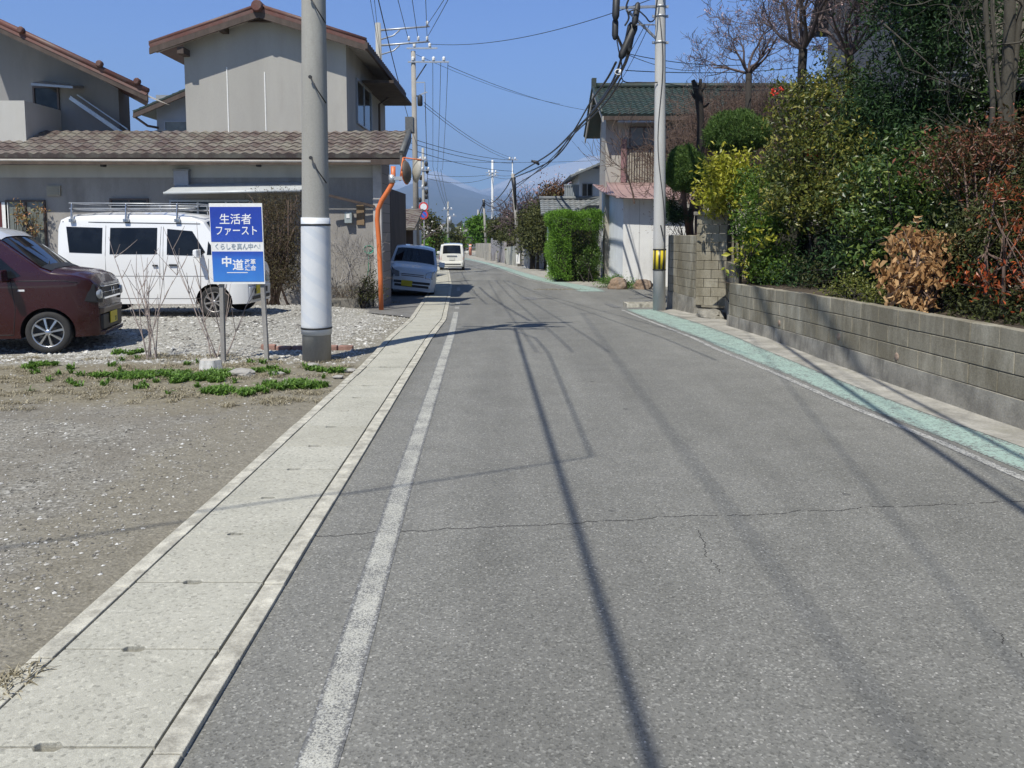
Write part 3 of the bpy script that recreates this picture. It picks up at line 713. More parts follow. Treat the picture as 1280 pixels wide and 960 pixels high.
# ---- dark red kei car
MAROON = carpaint("maroon_car_paint", (.032, .003, .005), .2, .0, .45)
red = dict(paint=MAROON, xf=1.66, xr=-1.73, W=.7375, belt=.98, roofw=.84, zb=.21, crown=.03,
  top=[(-1.73, 1.25), (-1.62, 1.56), (-1.4, 1.635), (-.5, 1.675), (.1, 1.66), (.42, 1.60), (1.00, 1.15), (1.12, 1.10), (1.42, 1.06), (1.58, 1.00), (1.66, .88)],
  rf=.55, cf=.24, rr=.3, cr=.1, axles=(1.07, -1.38), rw=.282, rimf=.70, spokes=8, spw=(.011, .021),
  mirror=(.62, .98),
  side=[("front_door_window", [(-.42, 1.0), (.62, .99), (.78, 1.04), (.30, 1.50), (-.42, 1.55)], M_GLASS), ("rear_door_window", [(-1.3, 1.02), (-.5, 1.0), (-.5, 1.55), (-1.22, 1.53)], M_GLASS),
        ("roof_edge", [(-1.35, 1.56), (.10, 1.585), (.40, 1.535), (.46, 1.48), (.40, 1.575), (.10, 1.625), (-.5, 1.64), (-1.35, 1.60)], M_WTRIM), ("side_marker", [(.74, .835), (.82, .835), (.82, .86), (.74, .86)], M_WTRIM)],
  over=[("windscreen", (.53, 1.00, -.96, .96), glassmat("windscreen_glass", (.016, .02, .024))), ("white_roof", (-1.55, .52, -1.02, 1.02, .016, 24), carpaint("white_roof_paint", (.74, .75, .76), .25)), ],
  seams=[[(.66, .97), (.70, .60), (.66, .26), (-.46, .26)], [(-.46, 1.58), (-.46, .26), (-1.1, .30)], [(.72, .97), (1.30, .97), (1.45, .94)]], handles=[(-.28, .90, .15)])
RX, RY = G(62, 441).x, G(62, 441).y
th = R(12); wc = Vector((1.07, -.70, 0)); wc.rotate(Euler((0, 0, th)))
rt, hw, zt, TT = make_car("maroon_car", "dark red kei car with a white roof parked nose out at the lot's left end", "car", red, (RX-wc.x-.03, RY-wc.y+.05, -.015), th)
part(rt, "upper_grille", M_BLK, lambda m: [m.hexa([(1.60, -.44, .70), (1.685, -.40, .70), (1.685, .40, .70), (1.60, .44, .70)], [(1.58, -.44, .88), (1.665, -.40, .88), (1.665, .40, .88), (1.58, .44, .88)])], .01)
part(rt, "grille_bar", M_CHROME, lambda m: [m.hexa([(1.60, -.47, z), (1.70, -.40, z), (1.70, .40, z), (1.60, .47, z)], [(1.60, -.47, z+h), (1.70-.004, -.40, z+h), (1.70-.004, .40, z+h), (1.60, .47, z+h)]) for z, h in ((.695, .028), (.865, .012), (.785, .008))], .003)
em = part(rt, "emblem", M_CHROME, lambda m: [m.bar((1.70, -.045, .74), (1.695, -.055, .84), .016), m.bar((1.70, .045, .74), (1.695, .055, .84), .016), m.bar((1.70, -.045, .79), (1.70, .045, .79), .014)], .003)
part(rt, "bumper_bar", flat("bronze_trim", (.16, .13, .11), .3, .6), lambda m: m.hexa([(1.50, -.60, .50), (1.70, -.46, .50), (1.70, .46, .50), (1.50, .60, .50)], [(1.50, -.61, .58), (1.705, -.46, .58), (1.705, .46, .58), (1.50, .61, .58)]), .012)
part(rt, "lower_grille", M_BLK, lambda m: m.hexa([(1.52, -.58, .28), (1.69, -.46, .28), (1.69, .46, .28), (1.52, .58, .28)], [(1.52, -.58, .485), (1.692, -.46, .485), (1.692, .46, .485), (1.52, .58, .485)]), .01)
part(rt, "bumper_lip", MAROON, lambda m: m.hexa([(1.40, -.66, .20), (1.70, -.45, .20), (1.70, .45, .20), (1.40, .66, .20)], [(1.40, -.68, .285), (1.72, -.46, .27), (1.72, .46, .27), (1.40, .68, .285)]), .02)
plate(rt, 1.70, .42, 1, M_YPLATE, -.02)
pl = [o for o in rt.children if o.name.startswith("number_plate")][0]
text_mesh("21", .085, (1.714, .06, .385), (R(90), 0, R(90)), "plate_lettering", flat("plate_green", (.02, .10, .05), .5), pl, .0008, .003)
for s in (1, -1):
    hl = part(rt, "headlight", M_BLK, lambda m: m.hexa([(1.40, s*.60, .60), (1.66, s*.44, .60), (1.50, s*.46, .60)][:0] or [(1.42, s*.50, .65), (1.69, s*.43, .65), (1.66, s*.59, .66), (1.50, s*.665, .68)], [(1.40, s*.50, .88), (1.67, s*.43, .88), (1.63, s*.59, .92), (1.46, s*.675, .935)]), .012)
    part(hl, "lamp_lens", M_LAMP, lambda m: m.lathe([(.001, 1.700), (.05, 1.697), (.066, 1.685), (.07, 1.60)], (0, s*.52, .77), 'x', 20), 0)
part(rt, "wiper", M_BLK, lambda m: m.tube([(1.00, -.35, 1.175), (.84, .25, 1.30)], .01, 4))
part(rt, "cowl", M_BLK, lambda m: m.grid(lambda u, v: (1.0+.12*v, (u-.5)*1.26, zt(1.0+.12*v, (u-.5)*1.26)+.006), 8, 2))
# ---- silver blue hatchback in the shade of the house
SILVER = carpaint("silver_blue_paint", (.60, .64, .67), .28, 0.)
esse = dict(paint=SILVER, xf=1.69, xr=-1.70, W=.7375, belt=.90, roofw=.82, zb=.20, crown=.03,
  top=[(-1.70, .95), (-1.6, 1.35), (-1.4, 1.42), (-.4, 1.47), (.15, 1.44), (.36, 1.38), (.98, .97), (1.1, .92), (1.5, .82), (1.63, .74), (1.69, .62)],
  rf=.5, cf=.22, rr=.4, cr=.14, axles=(1.05, -1.34), rw=.27, rimf=.62, spokes=10, spw=(.02, .03), mirror=(.60, .93),
  side=[("front_door_window", [(-.45, .92), (.62, .91), (.72, .95), (.26, 1.32), (-.45, 1.36)], M_GLASS), ("rear_door_window", [(-1.25, .93), (-.52, .92), (-.52, 1.36), (-1.18, 1.33)], M_GLASS)],
  over=[("windscreen", (.38, .97, -.95, .95), glassmat("blue_windscreen_glass", (.010, .015, .022)))],
  seams=[[(.64, .88), (.64, .28), (-.48, .28), (-.48, 1.38)]], handles=[(-.32, .80, .14)])
q = G(516, 371)
et, hw, zt, TT = make_car("silver_blue_hatchback", "silver blue hatchback leaning in the shade beside the house and orange mirror post", "car", esse, (-3.28, 26.0, zr(25.6)-.02), R(-84), R(-6.5), R(0)); et.scale = (1, 1, 1.05)
part(et, "upper_grille", M_BLK, lambda m: [m.box(1.64, 1.70, -.34, .34, .66, .675), m.box(1.64, 1.70, -.34, .34, .61, .63)], .004)
part(et, "lower_grille", M_BLK, lambda m: [m.box(1.60, 1.70, -.55, .55, .40, .47), m.box(1.60, 1.702, -.52, .52, .30, .37)], .01)
plate(et, 1.70, .40, 1, M_YPLATE, -.15)
for s in (1, -1):
    part(et, "headlight", M_LAMP, lambda m: m.hexa([(1.50, s*.42, .56), (1.71, s*.38, .58), (1.69, s*.60, .56), (1.42, s*.71, .58)], [(1.48, s*.44, .78), (1.685, s*.40, .74), (1.64, s*.60, .80), (1.36, s*.71, .84)]), .02)
# ---- pale minicar further down the road, seen from behind
CREAM = carpaint("pearl_white_paint", (.70, .69, .63), .3)
life = dict(paint=CREAM, xf=1.69, xr=-1.70, W=.7375, belt=.93, roofw=.84, zb=.23, crown=.03,
  top=[(-1.70, .55), (-1.69, .95), (-1.62, 1.45), (-1.5, 1.54), (-.4, 1.58), (.3, 1.54), (1.1, 1.0), (1.5, .9), (1.69, .7)],
  rf=.4, cf=.2, rr=.3, cr=.1, axles=(1.05, -1.34), rw=.27, rimf=.62, spokes=8, mirror=(.7, .95),
  side=[("front_door_window", [(-.45, .95), (.72, .94), (.36, 1.42), (-.45, 1.47)], M_GLASS), ("rear_door_window", [(-1.35, .96), (-.52, .95), (-.52, 1.47), (-1.28, 1.44)], M_GLASS)],
  over=[("windscreen", (.36, 1.05, -.94, .94), M_GLASS), ("rear_window", (-1.685, -1.60, -.86, .86), M_GLASS)],
  seams=[], handles=[(-.32, .82, .14)])
q = G(563, 338)
lt, hw, zt, TT = make_car("white_minicar", "small pearl white car driving away down the road, seen from behind", "car", life, (q.x+.0, q.y+1.7, zr(q.y+1.7)), R(90+3))
part(lt, "tailgate_trim", M_CHROME, lambda m: m.box(-1.74, -1.70, -.30, .30, .86, .90), .01)
part(lt, "rear_bumper", CREAM, lambda m: m.hexa([(-1.78, -.60, .26), (-1.5, -.72, .26), (-1.5, .72, .26), (-1.78, .60, .26)], [(-1.77, -.60, .52), (-1.5, -.725, .52), (-1.5, .725, .52), (-1.77, .60, .52)]), .03)
part(lt, "bumper_slot", M_BLK, lambda m: m.box(-1.795, -1.76, -.52, .52, .36, .41), .005)
plate(lt, -1.715, .70, -1, flat("white_number_plate", (.6, .6, .55), .5))
for s in (1, -1):
    part(lt, "tail_light", M_RED, lambda m: m.hexa([(-1.715, s*.58, .62), (-1.60, s*.735, .62), (-1.5, s*.70, .62)][:0] or [(-1.71, s*.60, .64), (-1.66, s*.70, .64), (-1.55, s*.738, .66), (-1.55, s*.62, .66)], [(-1.69, s*.60, .98), (-1.63, s*.69, .98), (-1.55, s*.725, .98), (-1.55, s*.62, .98)]), .008)
# ---- pale car tucked behind the hedge (only its nose shows)
hid = dict(life); hid['paint'] = SILVER
q = G(679, 346)
ht, hw, zt, TT = make_car("pale_blue_car", "pale blue car parked behind the clipped hedge, only its nose showing", "car", hid, (3.6, 41.2, zr(41)), R(176))
for s in (1, -1): part(ht, "headlight", M_LAMP, lambda m: m.hexa([(1.50, s*.42, .60), (1.69, s*.38, .60), (1.62, s*.60, .60), (1.42, s*.66, .60)], [(1.48, s*.44, .78), (1.655, s*.40, .76), (1.58, s*.60, .80), (1.36, s*.66, .82)]), .02)
# ================================================================ BUILDINGS
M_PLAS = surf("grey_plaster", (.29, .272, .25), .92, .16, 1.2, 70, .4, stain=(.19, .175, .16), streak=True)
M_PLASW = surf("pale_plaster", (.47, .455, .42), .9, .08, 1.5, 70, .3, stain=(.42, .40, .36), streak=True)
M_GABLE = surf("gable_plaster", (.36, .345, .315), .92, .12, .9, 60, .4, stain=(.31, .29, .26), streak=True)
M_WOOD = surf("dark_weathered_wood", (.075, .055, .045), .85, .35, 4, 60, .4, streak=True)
M_SOFF = surf("soffit_board", (.42, .39, .35), .85, .15, 3, 50, .2)
M_LINE = flat("white_joint_trim", (.78, .77, .74), .6)
def tilemat(name, a, b, c_, moss):
    t = NT(name); co = t.coord(); k = t.ramp(t.mix(.45, t.attr('v'), t.noise(co, 1.1, 4)), [(.1, a), (.5, b), (.9, c_)])
    k = t.mix(t.ramp(t.noise(co, 2.2, 6, .7), [(.45, 0.), (.62, .8)]), k, moss)
    k = t.mix(.45, k, t.ramp(t.noise(co, 28, 4, .7), [(.3, .3), (.7, .72)]), 'OVERLAY')
    t.bump(t.noise(co, 60, 3), .3, .005); return t.out(k, .55, .4)
M_TILE = tilemat("brown_clay_tiles", (.085, .06, .053), (.13, .098, .088), (.21, .185, .165), (.23, .215, .175))
M_RTILE = tilemat("red_brown_glazed_tiles", (.095, .038, .028), (.13, .05, .037), (.085, .04, .032), (.13, .085, .07))
M_GTILE = tilemat("green_glazed_tiles", (.022, .038, .033), (.030, .050, .042), (.042, .062, .052), (.05, .05, .04))
M_GRTILE = tilemat("grey_roof_tiles", (.12, .135, .14), (.17, .185, .19), (.24, .25, .25), (.2, .2, .19))
M_DTILE = tilemat("dark_roof_tiles", (.07, .075, .08), (.10, .105, .11), (.14, .14, .14), (.12, .12, .11))
M_PANE = glassmat("house_window_glass", (.03, .035, .038), .08)
M_FRAME = flat("aluminium_window_frame", (.34, .34, .35), .4, .6)
M_BROWNF = flat("bronze_window_frame", (.09, .065, .055), .45, .3)
def window(parent, x0, x1, z0, z1, y, fmat=None, pmat=None, n=2, face=-1, axis='x', fw=.045, d=.05, name="window"):
    """sliding window on a wall facing -Y (axis x) or +-X (axis y); frame proud of the wall, pane recessed"""
    fm = MB(); pm = MB()
    def bx(mb, a0, a1, c0, c1, b0, b1):
        lo, hi = sorted((y+face*b0, y+face*b1))
        if axis == 'x': mb.box(a0, a1, lo, hi, c0, c1)
        else: mb.box(lo, hi, a0, a1, c0, c1)
    bx(fm, x0, x1, z0, z0+fw, .001, d); bx(fm, x0, x1, z1-fw, z1, .001, d); bx(fm, x0, x0+fw, z0+fw, z1-fw, .001, d); bx(fm, x1-fw, x1, z0+fw, z1-fw, .001, d)
    for i in range(1, n):
        c = x0+(x1-x0)*i/n; bx(fm, c-fw/2, c+fw/2, z0+fw, z1-fw, .001, d*.8)
    bx(pm, x0+fw, x1-fw, z0+fw, z1-fw, .002, d*.4)
    w = fm.build(name, fmat or M_FRAME, parent); pm.build("pane", pmat or M_PANE, w); return w
def gable_wall(mb, x0, x1, y0, y1, z0, zl, apex, zr_):
    pass
H = thing("grey_house", "weathered grey plaster two-storey house with tiled roofs behind the parked van", "house", (-8, 19.6, zr(19.6)))
FY = 19.55
# ground floor
xr = P(472, 300, FY).x; xl = -16.0; z0 = zr(20)-.2
zt_ = P(300, 200, FY).z
zb1 = P(300, 222, FY).z
xs1 = P(474, 300, FY).x
DX = -4.75
m = MB(); m.box(xl, xs1-.02, FY, FY+1.3, z0, zb1); m.box(xl, DX, FY+1.301, FY+9, z0, zb1); m.build("wall", M_PLAS, H)
m = MB(); m.box(xl, xs1-.02, FY+.004, FY+1.3, zb1+.001, zt_+.25); m.box(xl, DX, FY+1.301, FY+9, zb1+.001, zt_+.25); m.build("upper_wall_band", M_PLASW, H)
# corner column and brick side wall
cx0, cx1 = P(467, 300, FY-.12).x, P(477.5, 300, FY-.12).x
m = MB(); m.box(cx0, cx1, FY-.14, FY+.02, z0, zt_+.2); m.build("corner_post", surf("post_concrete", (.44, .42, .40), .9, .15, 3, 60, .3), H, bevel=.01)
t = NT("side_brick"); c = t.coord('Generated'); br = t.n.new("ShaderNodeTexBrick"); mp = t.n.new("ShaderNodeMapping"); t.l.new(t.coord(), mp.inputs[0]); mp.inputs['Rotation'].default_value = (R(90), 0, R(90))
t.l.new(mp.outputs[0], br.inputs[0]); br.inputs['Scale'].default_value = 1; br.inputs['Brick Width'].default_value = .24; br.inputs['Row Height'].default_value = .075; br.inputs['Mortar Size'].default_value = .008
br.inputs['Color1'].default_value = (.30, .27, .25, 1); br.inputs['Color2'].default_value = (.24, .21, .20, 1); br.inputs['Mortar'].default_value = (.12, .11, .10, 1)
M_SBR = t.out(br.outputs[0], .85)
m = MB(); m.box(xs1-.015, cx1-.01, FY+.03, FY+1.29, z0, zt_+.2); m.build("brick_side_wall", M_SBR, H)
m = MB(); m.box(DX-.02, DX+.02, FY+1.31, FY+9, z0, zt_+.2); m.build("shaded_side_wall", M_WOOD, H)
# long tile roof over the ground floor
LYB = 24.0; EY = FY-.60; a = P(-60, 197, EY); b = P(505, 190, EY); ze = a.z
by = FY+1.0; zt2 = P(300, 166, by).z
xe = P(503, 190, EY).x
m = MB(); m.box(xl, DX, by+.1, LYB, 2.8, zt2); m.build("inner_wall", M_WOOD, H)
m = MB(); tile_roof(m, (xl, EY, ze+.06), (xe, EY, ze+.06), (xe, by+.1, zt2+.04), (xl, by+.1, zt2+.04), pitch=.255, course=.25, amp=.04, step=.03); rf = m.build("lower_roof", M_TILE, H)
m = MB(); m.box(xl, xe-.02, EY+.02, EY+.05, ze-.16, ze-.03); m.build("fascia_board", M_WOOD, H)
m = MB(); m.add([(xl, EY+.05, ze-.13), (xe-.05, EY+.05, ze-.13), (xe-.05, FY, ze+.05), (xl, FY, ze+.05)], [[0, 1, 2, 3]]); m.build("soffit", M_WOOD, H)
# barge end of the lower roof
m = MB(); m.tube([(xe-.02, EY, ze+.10), (xe-.02, by+.1, zt2+.12)], .07, 10); m.box(xe-.12, xe+.08, by-.15, by+.15, zt2+.0, zt2+.38); m.hexa([(xe-.06, EY-.01, ze-.2), (xe, EY-.01, ze-.2), (xe, by+.1, zt2-.2), (xe-.06, by+.1, zt2-.2)], [(xe-.06, EY-.01, ze+.05), (xe, EY-.01, ze+.05), (xe, by+.1, zt2+.0), (xe-.06, by+.1, zt2+.0)])
m.build("verge_tiles", M_DTILE, H)
m = MB(); m.tube([(-12.0, EY-.06, ze-.06), (-2.3-1.0, EY-.06, ze-.10)], .03, 6); m.build("gutter_pipe", M_SOFF, H)
# right upper block with its gable to the street
def q(px, py, Y): return P(px, py, Y)
UY = by+.02; GX0, GX1 = q(231, 100, UY).x, q(433, 100, UY).x; RYf = UY-.46
ap = q(322, 10, RYf); el = q(186, 56, RYf); er = q(457, 52, RYf)
sl = (ap.z-el.z)/(ap.x-el.x); srt = (ap.z-er.z)/(er.x-ap.x); U1 = UY+6.2
zl_, zr_ = ap.z-sl*(ap.x-GX0), ap.z-srt*(GX1-ap.x)
zb = zt2-.15
m = MB(); prof = [(GX0, zb), (GX1, zb), (GX1, zr_-.03), (ap.x, ap.z-.03), (GX0, zl_-.03)]
m.prism([(x, UY, z) for x, z in prof], (0, U1-UY, 0)); m.build("upper_wall", M_GABLE, H)
for X_, pz in ((q(284, 100, UY).x, 0), (q(331, 100, UY).x, 0)):
    m = MB(); m.box(X_-.012, X_+.012, UY-.012, UY+.01, q(300, 167, UY).z, q(300, 84 if X_ < -6.5 else 90, UY).z); m.build("joint_strip", M_LINE, H)
m = MB(); m.box(GX0, GX1, UY-.03, UY, q(300, 172, UY).z, q(300, 169, UY).z); m.build("flashing", M_LINE, H)
# gable roof slopes (tiles run with the fall, ridge along Y)
m = MB()
tile_roof(m, (el.x, U1+.5, el.z), (el.x, RYf, el.z), (ap.x, RYf, ap.z), (ap.x, U1+.5, ap.z), pitch=.26, course=.27)
tile_roof(m, (er.x, RYf, er.z), (er.x, U1+.5, er.z), (ap.x, U1+.5, ap.z), (ap.x, RYf, ap.z), pitch=.26, course=.27); m.build("gable_roof", M_RTILE, H)
m = MB(); m.tube([(ap.x, RYf-.02, ap.z+.06), (ap.x, U1+.5, ap.z+.06)], .13, 10); m.tube([(el.x, RYf+.06, el.z+.05), (ap.x, RYf+.06, ap.z+.07)], .06, 8); m.tube([(er.x, RYf+.06, er.z+.05), (ap.x, RYf+.06, ap.z+.07)], .06, 8)
m.lathe([(.12, -.12), (.15, -.05), (.12, .02)], (ap.x, RYf, ap.z+.04), 'y', 12); m.build("ridge_tiles", M_RTILE, H)
m = MB()
for e_ in (el, er):
    s = 1 if e_.x > ap.x else -1; k_ = srt if s > 0 else sl
    m.hexa([(e_.x, RYf, e_.z-.22), (ap.x, RYf, ap.z-.22), (ap.x, RYf+.05, ap.z-.22), (e_.x, RYf+.05, e_.z-.22)], [(e_.x, RYf, e_.z-.07), (ap.x, RYf, ap.z-.07), (ap.x, RYf+.05, ap.z-.07), (e_.x, RYf+.05, e_.z-.07)])
m.build("barge_board", M_WOOD, H)
m = MB(); m.hexa([(er.x-.02, RYf-.02, er.z-.17), (er.x+.05, RYf-.02, er.z-.17), (er.x+.05, U1+.5, er.z-.17), (er.x-.02, U1+.5, er.z-.17)], [(er.x-.02, RYf-.02, er.z-.02), (er.x+.05, RYf-.02, er.z-.02), (er.x+.05, U1+.5, er.z-.02), (er.x-.02, U1+.5, er.z-.02)]); m.build("eave_board", M_WOOD, H)
m = MB()
m.add([(el.x, RYf+.06, el.z-.1), (ap.x, RYf+.06, ap.z-.1), (ap.x, UY, ap.z-.1), (el.x, UY, el.z-.1)], [[0, 1, 2, 3]]); m.add([(er.x, RYf+.06, er.z-.1), (ap.x, RYf+.06, ap.z-.1), (ap.x, U1, ap.z-.1), (er.x, U1, er.z-.1)], [[0, 1, 2, 3]]); m.build("soffit", M_SOFF, H)
m = MB(); v0, v1 = q(308, 27, UY), q(338, 20, UY); m.box(v0.x, v1.x, UY-.04, UY+.01, v0.z-.02, v1.z+.02)
for i in range(4): m.box(v0.x-.05, v1.x+.05, UY-.07, UY-.045, v0.z+i*.05-.02, v0.z+i*.05+.005)
m.build("gable_vent", M_WOOD, H)
# purlin ends
for px, py in ((226, 62), (276, 33), (325, 14)):
    p_ = q(px, py, RYf+.1); m = MB(); m.box(p_.x-.08, p_.x+.08, RYf+.06, UY, p_.z-.1, p_.z+.06); m.build("purlin", M_WOOD, H)
# shaded side wall window and balcony of the upper block
window(H, UY+1.2, UY+3.4, zb+.55, zb+1.75, GX1, M_FRAME, None, 2, 1, 'y')
m = MB(); m.box(GX1+.01, GX1+.9, UY+2.0, UY+6, zb+1.75, zb+1.83); m.build("side_canopy", M_WOOD, H)
m = MB(); m.tube([(er.x-.0, UY+4.4, er.z-.15), (er.x-.1, UY+4.4, er.z-.5), (GX1+.1, UY+4.4, er.z-.75), (GX1+.1, UY+4.4, zb+.2)], .035, 6); m.build("downpipe", M_BROWNF, H)
# left upper block
LY = UY+.9
WX1 = q(148, 120, LY).x; vt_ = q(184, 116, RYf); va = q(-70, -2, RYf)
m = MB(); kk = (va.z-vt_.z)/(vt_.x-va.x); zc = vt_.z+kk*(vt_.x-WX1)
m.prism([(x, LY, z) for x, z in [(-19.5, zb), (WX1, zb), (WX1, zc-.05), (va.x, va.z-.05), (-19.5, va.z-.05-(va.x+19.5)*kk)]], (0, .6, 0)); m.build("left_upper_wall", surf("eave_shade_plaster", (.22, .215, .21), .92, .12, 1.2, 70, .4, stain=(.16, .15, .15), streak=True), H)  # darker plaster colour paints in the shade under the deep eave
m = MB(); tile_roof(m, (vt_.x, RYf, vt_.z), (vt_.x*(LY+.35)/RYf, LY+.35, vt_.z), (va.x, LY+.35, va.z), (va.x, RYf, va.z), pitch=.26, course=.27); m.build("left_roof", M_RTILE, H)
m = MB(); m.tube([(vt_.x, RYf+.05, vt_.z+.05), (va.x, RYf+.05, va.z+.06)], .075, 8)
for px, py in ((27, 40), (125, 82), (172, 104)):
    p_ = q(px, py-3, RYf); m.lathe([(.06, -.10), (.09, -.05), (.08, .03)], (p_.x, RYf, p_.z-.02), 'y', 10)
m.build("verge_rolls", M_RTILE, H)
m = MB(); m.hexa([(vt_.x, RYf, vt_.z-.2), (va.x, RYf, va.z-.2), (va.x, RYf+.05, va.z-.2), (vt_.x, RYf+.05, vt_.z-.2)], [(vt_.x, RYf, vt_.z-.06), (va.x, RYf, va.z-.06), (va.x, RYf+.05, va.z-.06), (vt_.x, RYf+.05, vt_.z-.06)]); m.build("barge_board", M_WOOD, H)
m = MB(); m.add([(vt_.x, RYf+.06, vt_.z-.1), (va.x, RYf+.06, va.z-.1), (va.x, LY, va.z-.1), (vt_.x, LY, vt_.z-.1)], [[0, 1, 2, 3]]); m.build("soffit", M_SOFF, H)
# dark box window and stair rail on the left block, sunlit bay
w0, w1 = q(44, 158, LY), q(74, 108, LY); window(H, w0.x, w1.x, w0.z, w1.z, LY, M_BROWNF, None, 1)
c0, c1 = q(40, 104, LY-.5), q(92, 108, LY-.5); m = MB(); m.hexa([(c0.x, LY-.55, c0.z-.06), (c1.x, LY-.55, c1.z-.06), (c1.x, LY, c1.z+.04), (c0.x, LY, c0.z+.1)], [(c0.x, LY-.55, c0.z), (c1.x, LY-.55, c1.z), (c1.x, LY, c1.z+.1), (c0.x, LY, c0.z+.16)]); m.build("window_hood", M_FRAME, H)
s0, s1 = q(88, 122, LY-.3), q(152, 166, LY-.5); m = MB(); m.bar(s0, s1, .06, .10); m.bar(s0+Vector((.1, .15, .1)), s1+Vector((.1, .15, .1)), .03); m.build("sloping_brace", M_GALV, H)
p0, p1 = q(-80, 185, UY-.9), q(24, 124, UY-.9); m = MB(); m.box(p0.x, p1.x, UY-.7, LY-.01, zt2-.35, p1.z); m.build("bay", M_PLASW, H)
# openings on the ground floor
def rect(px0, py0, px1, py1, Y): a, b = P(px0, py1, Y), P(px1, py0, Y); return a.x, b.x, a.z, b.z
x0, x1, z0_, z1_ = rect(12, 250, 57, 330, FY); t = NT("frosted_glass"); M_FROST = t.out(t.ramp(t.noise(t.coord(), 3, 4), [(.3, (.12, .13, .115)), (.7, (.19, .20, .18))]), .25)
window(H, x0, x1, z0_, z1_, FY, M_BROWNF, M_FROST, 2)
m = MB(); a_ = rect(4, 253, 11, 360, FY); m.box(a_[0], a_[1], FY-.05, FY, a_[2], a_[3]); m.build("door_jamb", M_LINE, H)
m = MB(); a_ = rect(-8, 253, 3, 360, FY); m.box(a_[0], a_[1], FY-.06, FY, a_[2], a_[3]); m.build("red_post", flat("dark_red_paint", (.10, .02, .02), .6), H)
x0, x1, z0_, z1_ = rect(60, 232, 76, 245, FY); m = MB(); m.box(x0, x1, FY-.05, FY, z0_, z1_)
for i in range(4): m.box(x0+.03, x1-.03, FY-.07, FY-.051, z0_+.03+i*.055, z0_+.05+i*.055)
m.build("wall_vent", flat("beige_vent", (.34, .31, .24), .6), H)
x0, x1, z0_, z1_ = rect(217, 213, 235, 232, FY-.15); m = MB(); m.box(x0, x1, FY-.15, FY, z0_, z1_); m.box(x0-.02, x1+.02, FY-.17, FY, z1_, z1_+.03); m.build("fan_hood", flat("hood_metal", (.33, .33, .35), .5, .3), H, bevel=.01)
x0, x1, z0_, z1_ = rect(140, 248, 186, 300, FY); window(H, x0, x1, z0_, z1_, FY, M_BROWNF, None, 2)
x0, x1, z0_, z1_ = rect(216, 250, 318, 345, FY); window(H, x0, x1, z0_, z1_, FY, M_FRAME, None, 3)
a_, b_ = P(205, 241, FY-.8), P(376, 238, FY-.8); m = MB(); m.hexa([(a_.x, FY-.8, a_.z-.03), (b_.x, FY-.8, b_.z-.03), (b_.x, FY-.01, b_.z+.22), (a_.x, FY-.01, a_.z+.22)], [(a_.x, FY-.8, a_.z+.01), (b_.x, FY-.8, b_.z+.01), (b_.x, FY-.01, b_.z+.25), (a_.x, FY-.01, a_.z+.25)])
m.tube([(a_.x, FY-.82, a_.z-.01), (b_.x, FY-.82, b_.z-.01)], .035, 6); m.build("awning", surf("awning_sheet", (.50, .52, .52), .5, .1, 3, 50, .1, .2), H)
# sloping strut, meter box, board on the right part
a_, b_ = P(405, 243, FY-.4), P(468, 258, FY-.15); m = MB(); m.bar(a_, b_, .06, .06); m.build("sloping_pipe", M_WOOD, H)
x0, x1, z0_, z1_ = rect(431, 265, 440, 279, FY-.12); mb_ = thing("meter_box", "small grey gas meter box on the house wall beside the corner post", "meter", (x0, FY, z0_))
m = MB(); m.box(x0, x1, FY-.16, FY-.004, z0_, z1_); m.build("case", flat("meter_grey", (.30, .34, .34), .5), mb_, bevel=.01)
m = MB(); m.box(x0+.05, x1-.05, FY-.172, FY-.161, z0_+.12, z1_-.05); m.build("dial_window", M_LINE, mb_)
x0, x1, z0_, z1_ = rect(446, 256, 455, 281, FY-.03); tag(MB().box(x0, x1, FY-.05, FY-.004, z0_, z1_).build("wooden_board", surf("brown_board", (.22, .15, .085), .8, .3, 8, 60, .3, streak=True)), "narrow brown wooden board hanging on the wall right of the meter box", "board")
m = MB(); a_ = P(461, 312, FY-.08)
for k_ in range(3):
    r_ = .10+.012*k_; m.tube([(a_.x+r_*math.cos(i/10*6.283), FY-.05-.02*k_, a_.z+r_*.8*math.sin(i/10*6.283)) for i in range(11)], .010, 5, cap=False)
m.tube([a_, (a_.x-.02, FY-.06, a_.z-.5), (a_.x-.12, FY-.06, a_.z-1.0)], .009, 5)
tag(m.build("garden_hose", flat("green_hose", (.03, .25, .17), .5)), "coiled green hose hanging on the wall beside the corner post", "hose")
# side porch items along the shaded flank
# wires clip brackets under the eave
for px in (127, 322):
    p_ = P(px, 203, FY-.5); m = MB(); m.box(p_.x-.05, p_.x+.05, FY-.5, FY-.35, p_.z-.1, p_.z+.05); m.build("eave_light", M_BLK, H, bevel=.02)
# concrete planter with dead plants at the wall foot
a_ = P(441, 372, FY-.35); tp = thing("stone_planter", "grey stone trough at the foot of the house wall, full of dead plants", "planter", (a_.x, FY-.5, zr(19)-.02))
x0, x1 = P(414, 370, FY-.6).x, P(456, 370, FY-.6).x
m = MB(); m.box(x0, x1, FY-.62, FY-.12, zr(19)-.05, zr(19)+.22); m.build("trough", surf("trough_stone", (.17, .16, .14), .9, .35, 6, 50, .7), tp, bevel=.03)
m = MB(); m.box(x0+.02, x1+.1, FY-.11, FY-.02, zr(19)-.05, zr(19)+.52); m.build("back_slab", surf("slab", (.22, .21, .19), .9, .3, 5, 50, .5), tp, bevel=.02)
paths, tips = [], []; rg = random.Random(3)
for i in range(34): grow((rg.uniform(x0, x1), FY-.38+rg.uniform(-.2, .2), zr(19)+.18), (rg.gauss(0, .8), rg.gauss(0, .5)-.2, .8), rg.uniform(.3, .5), .008, 2, rg, paths, tips, 2, .5, .7, -.05, 3, .003)
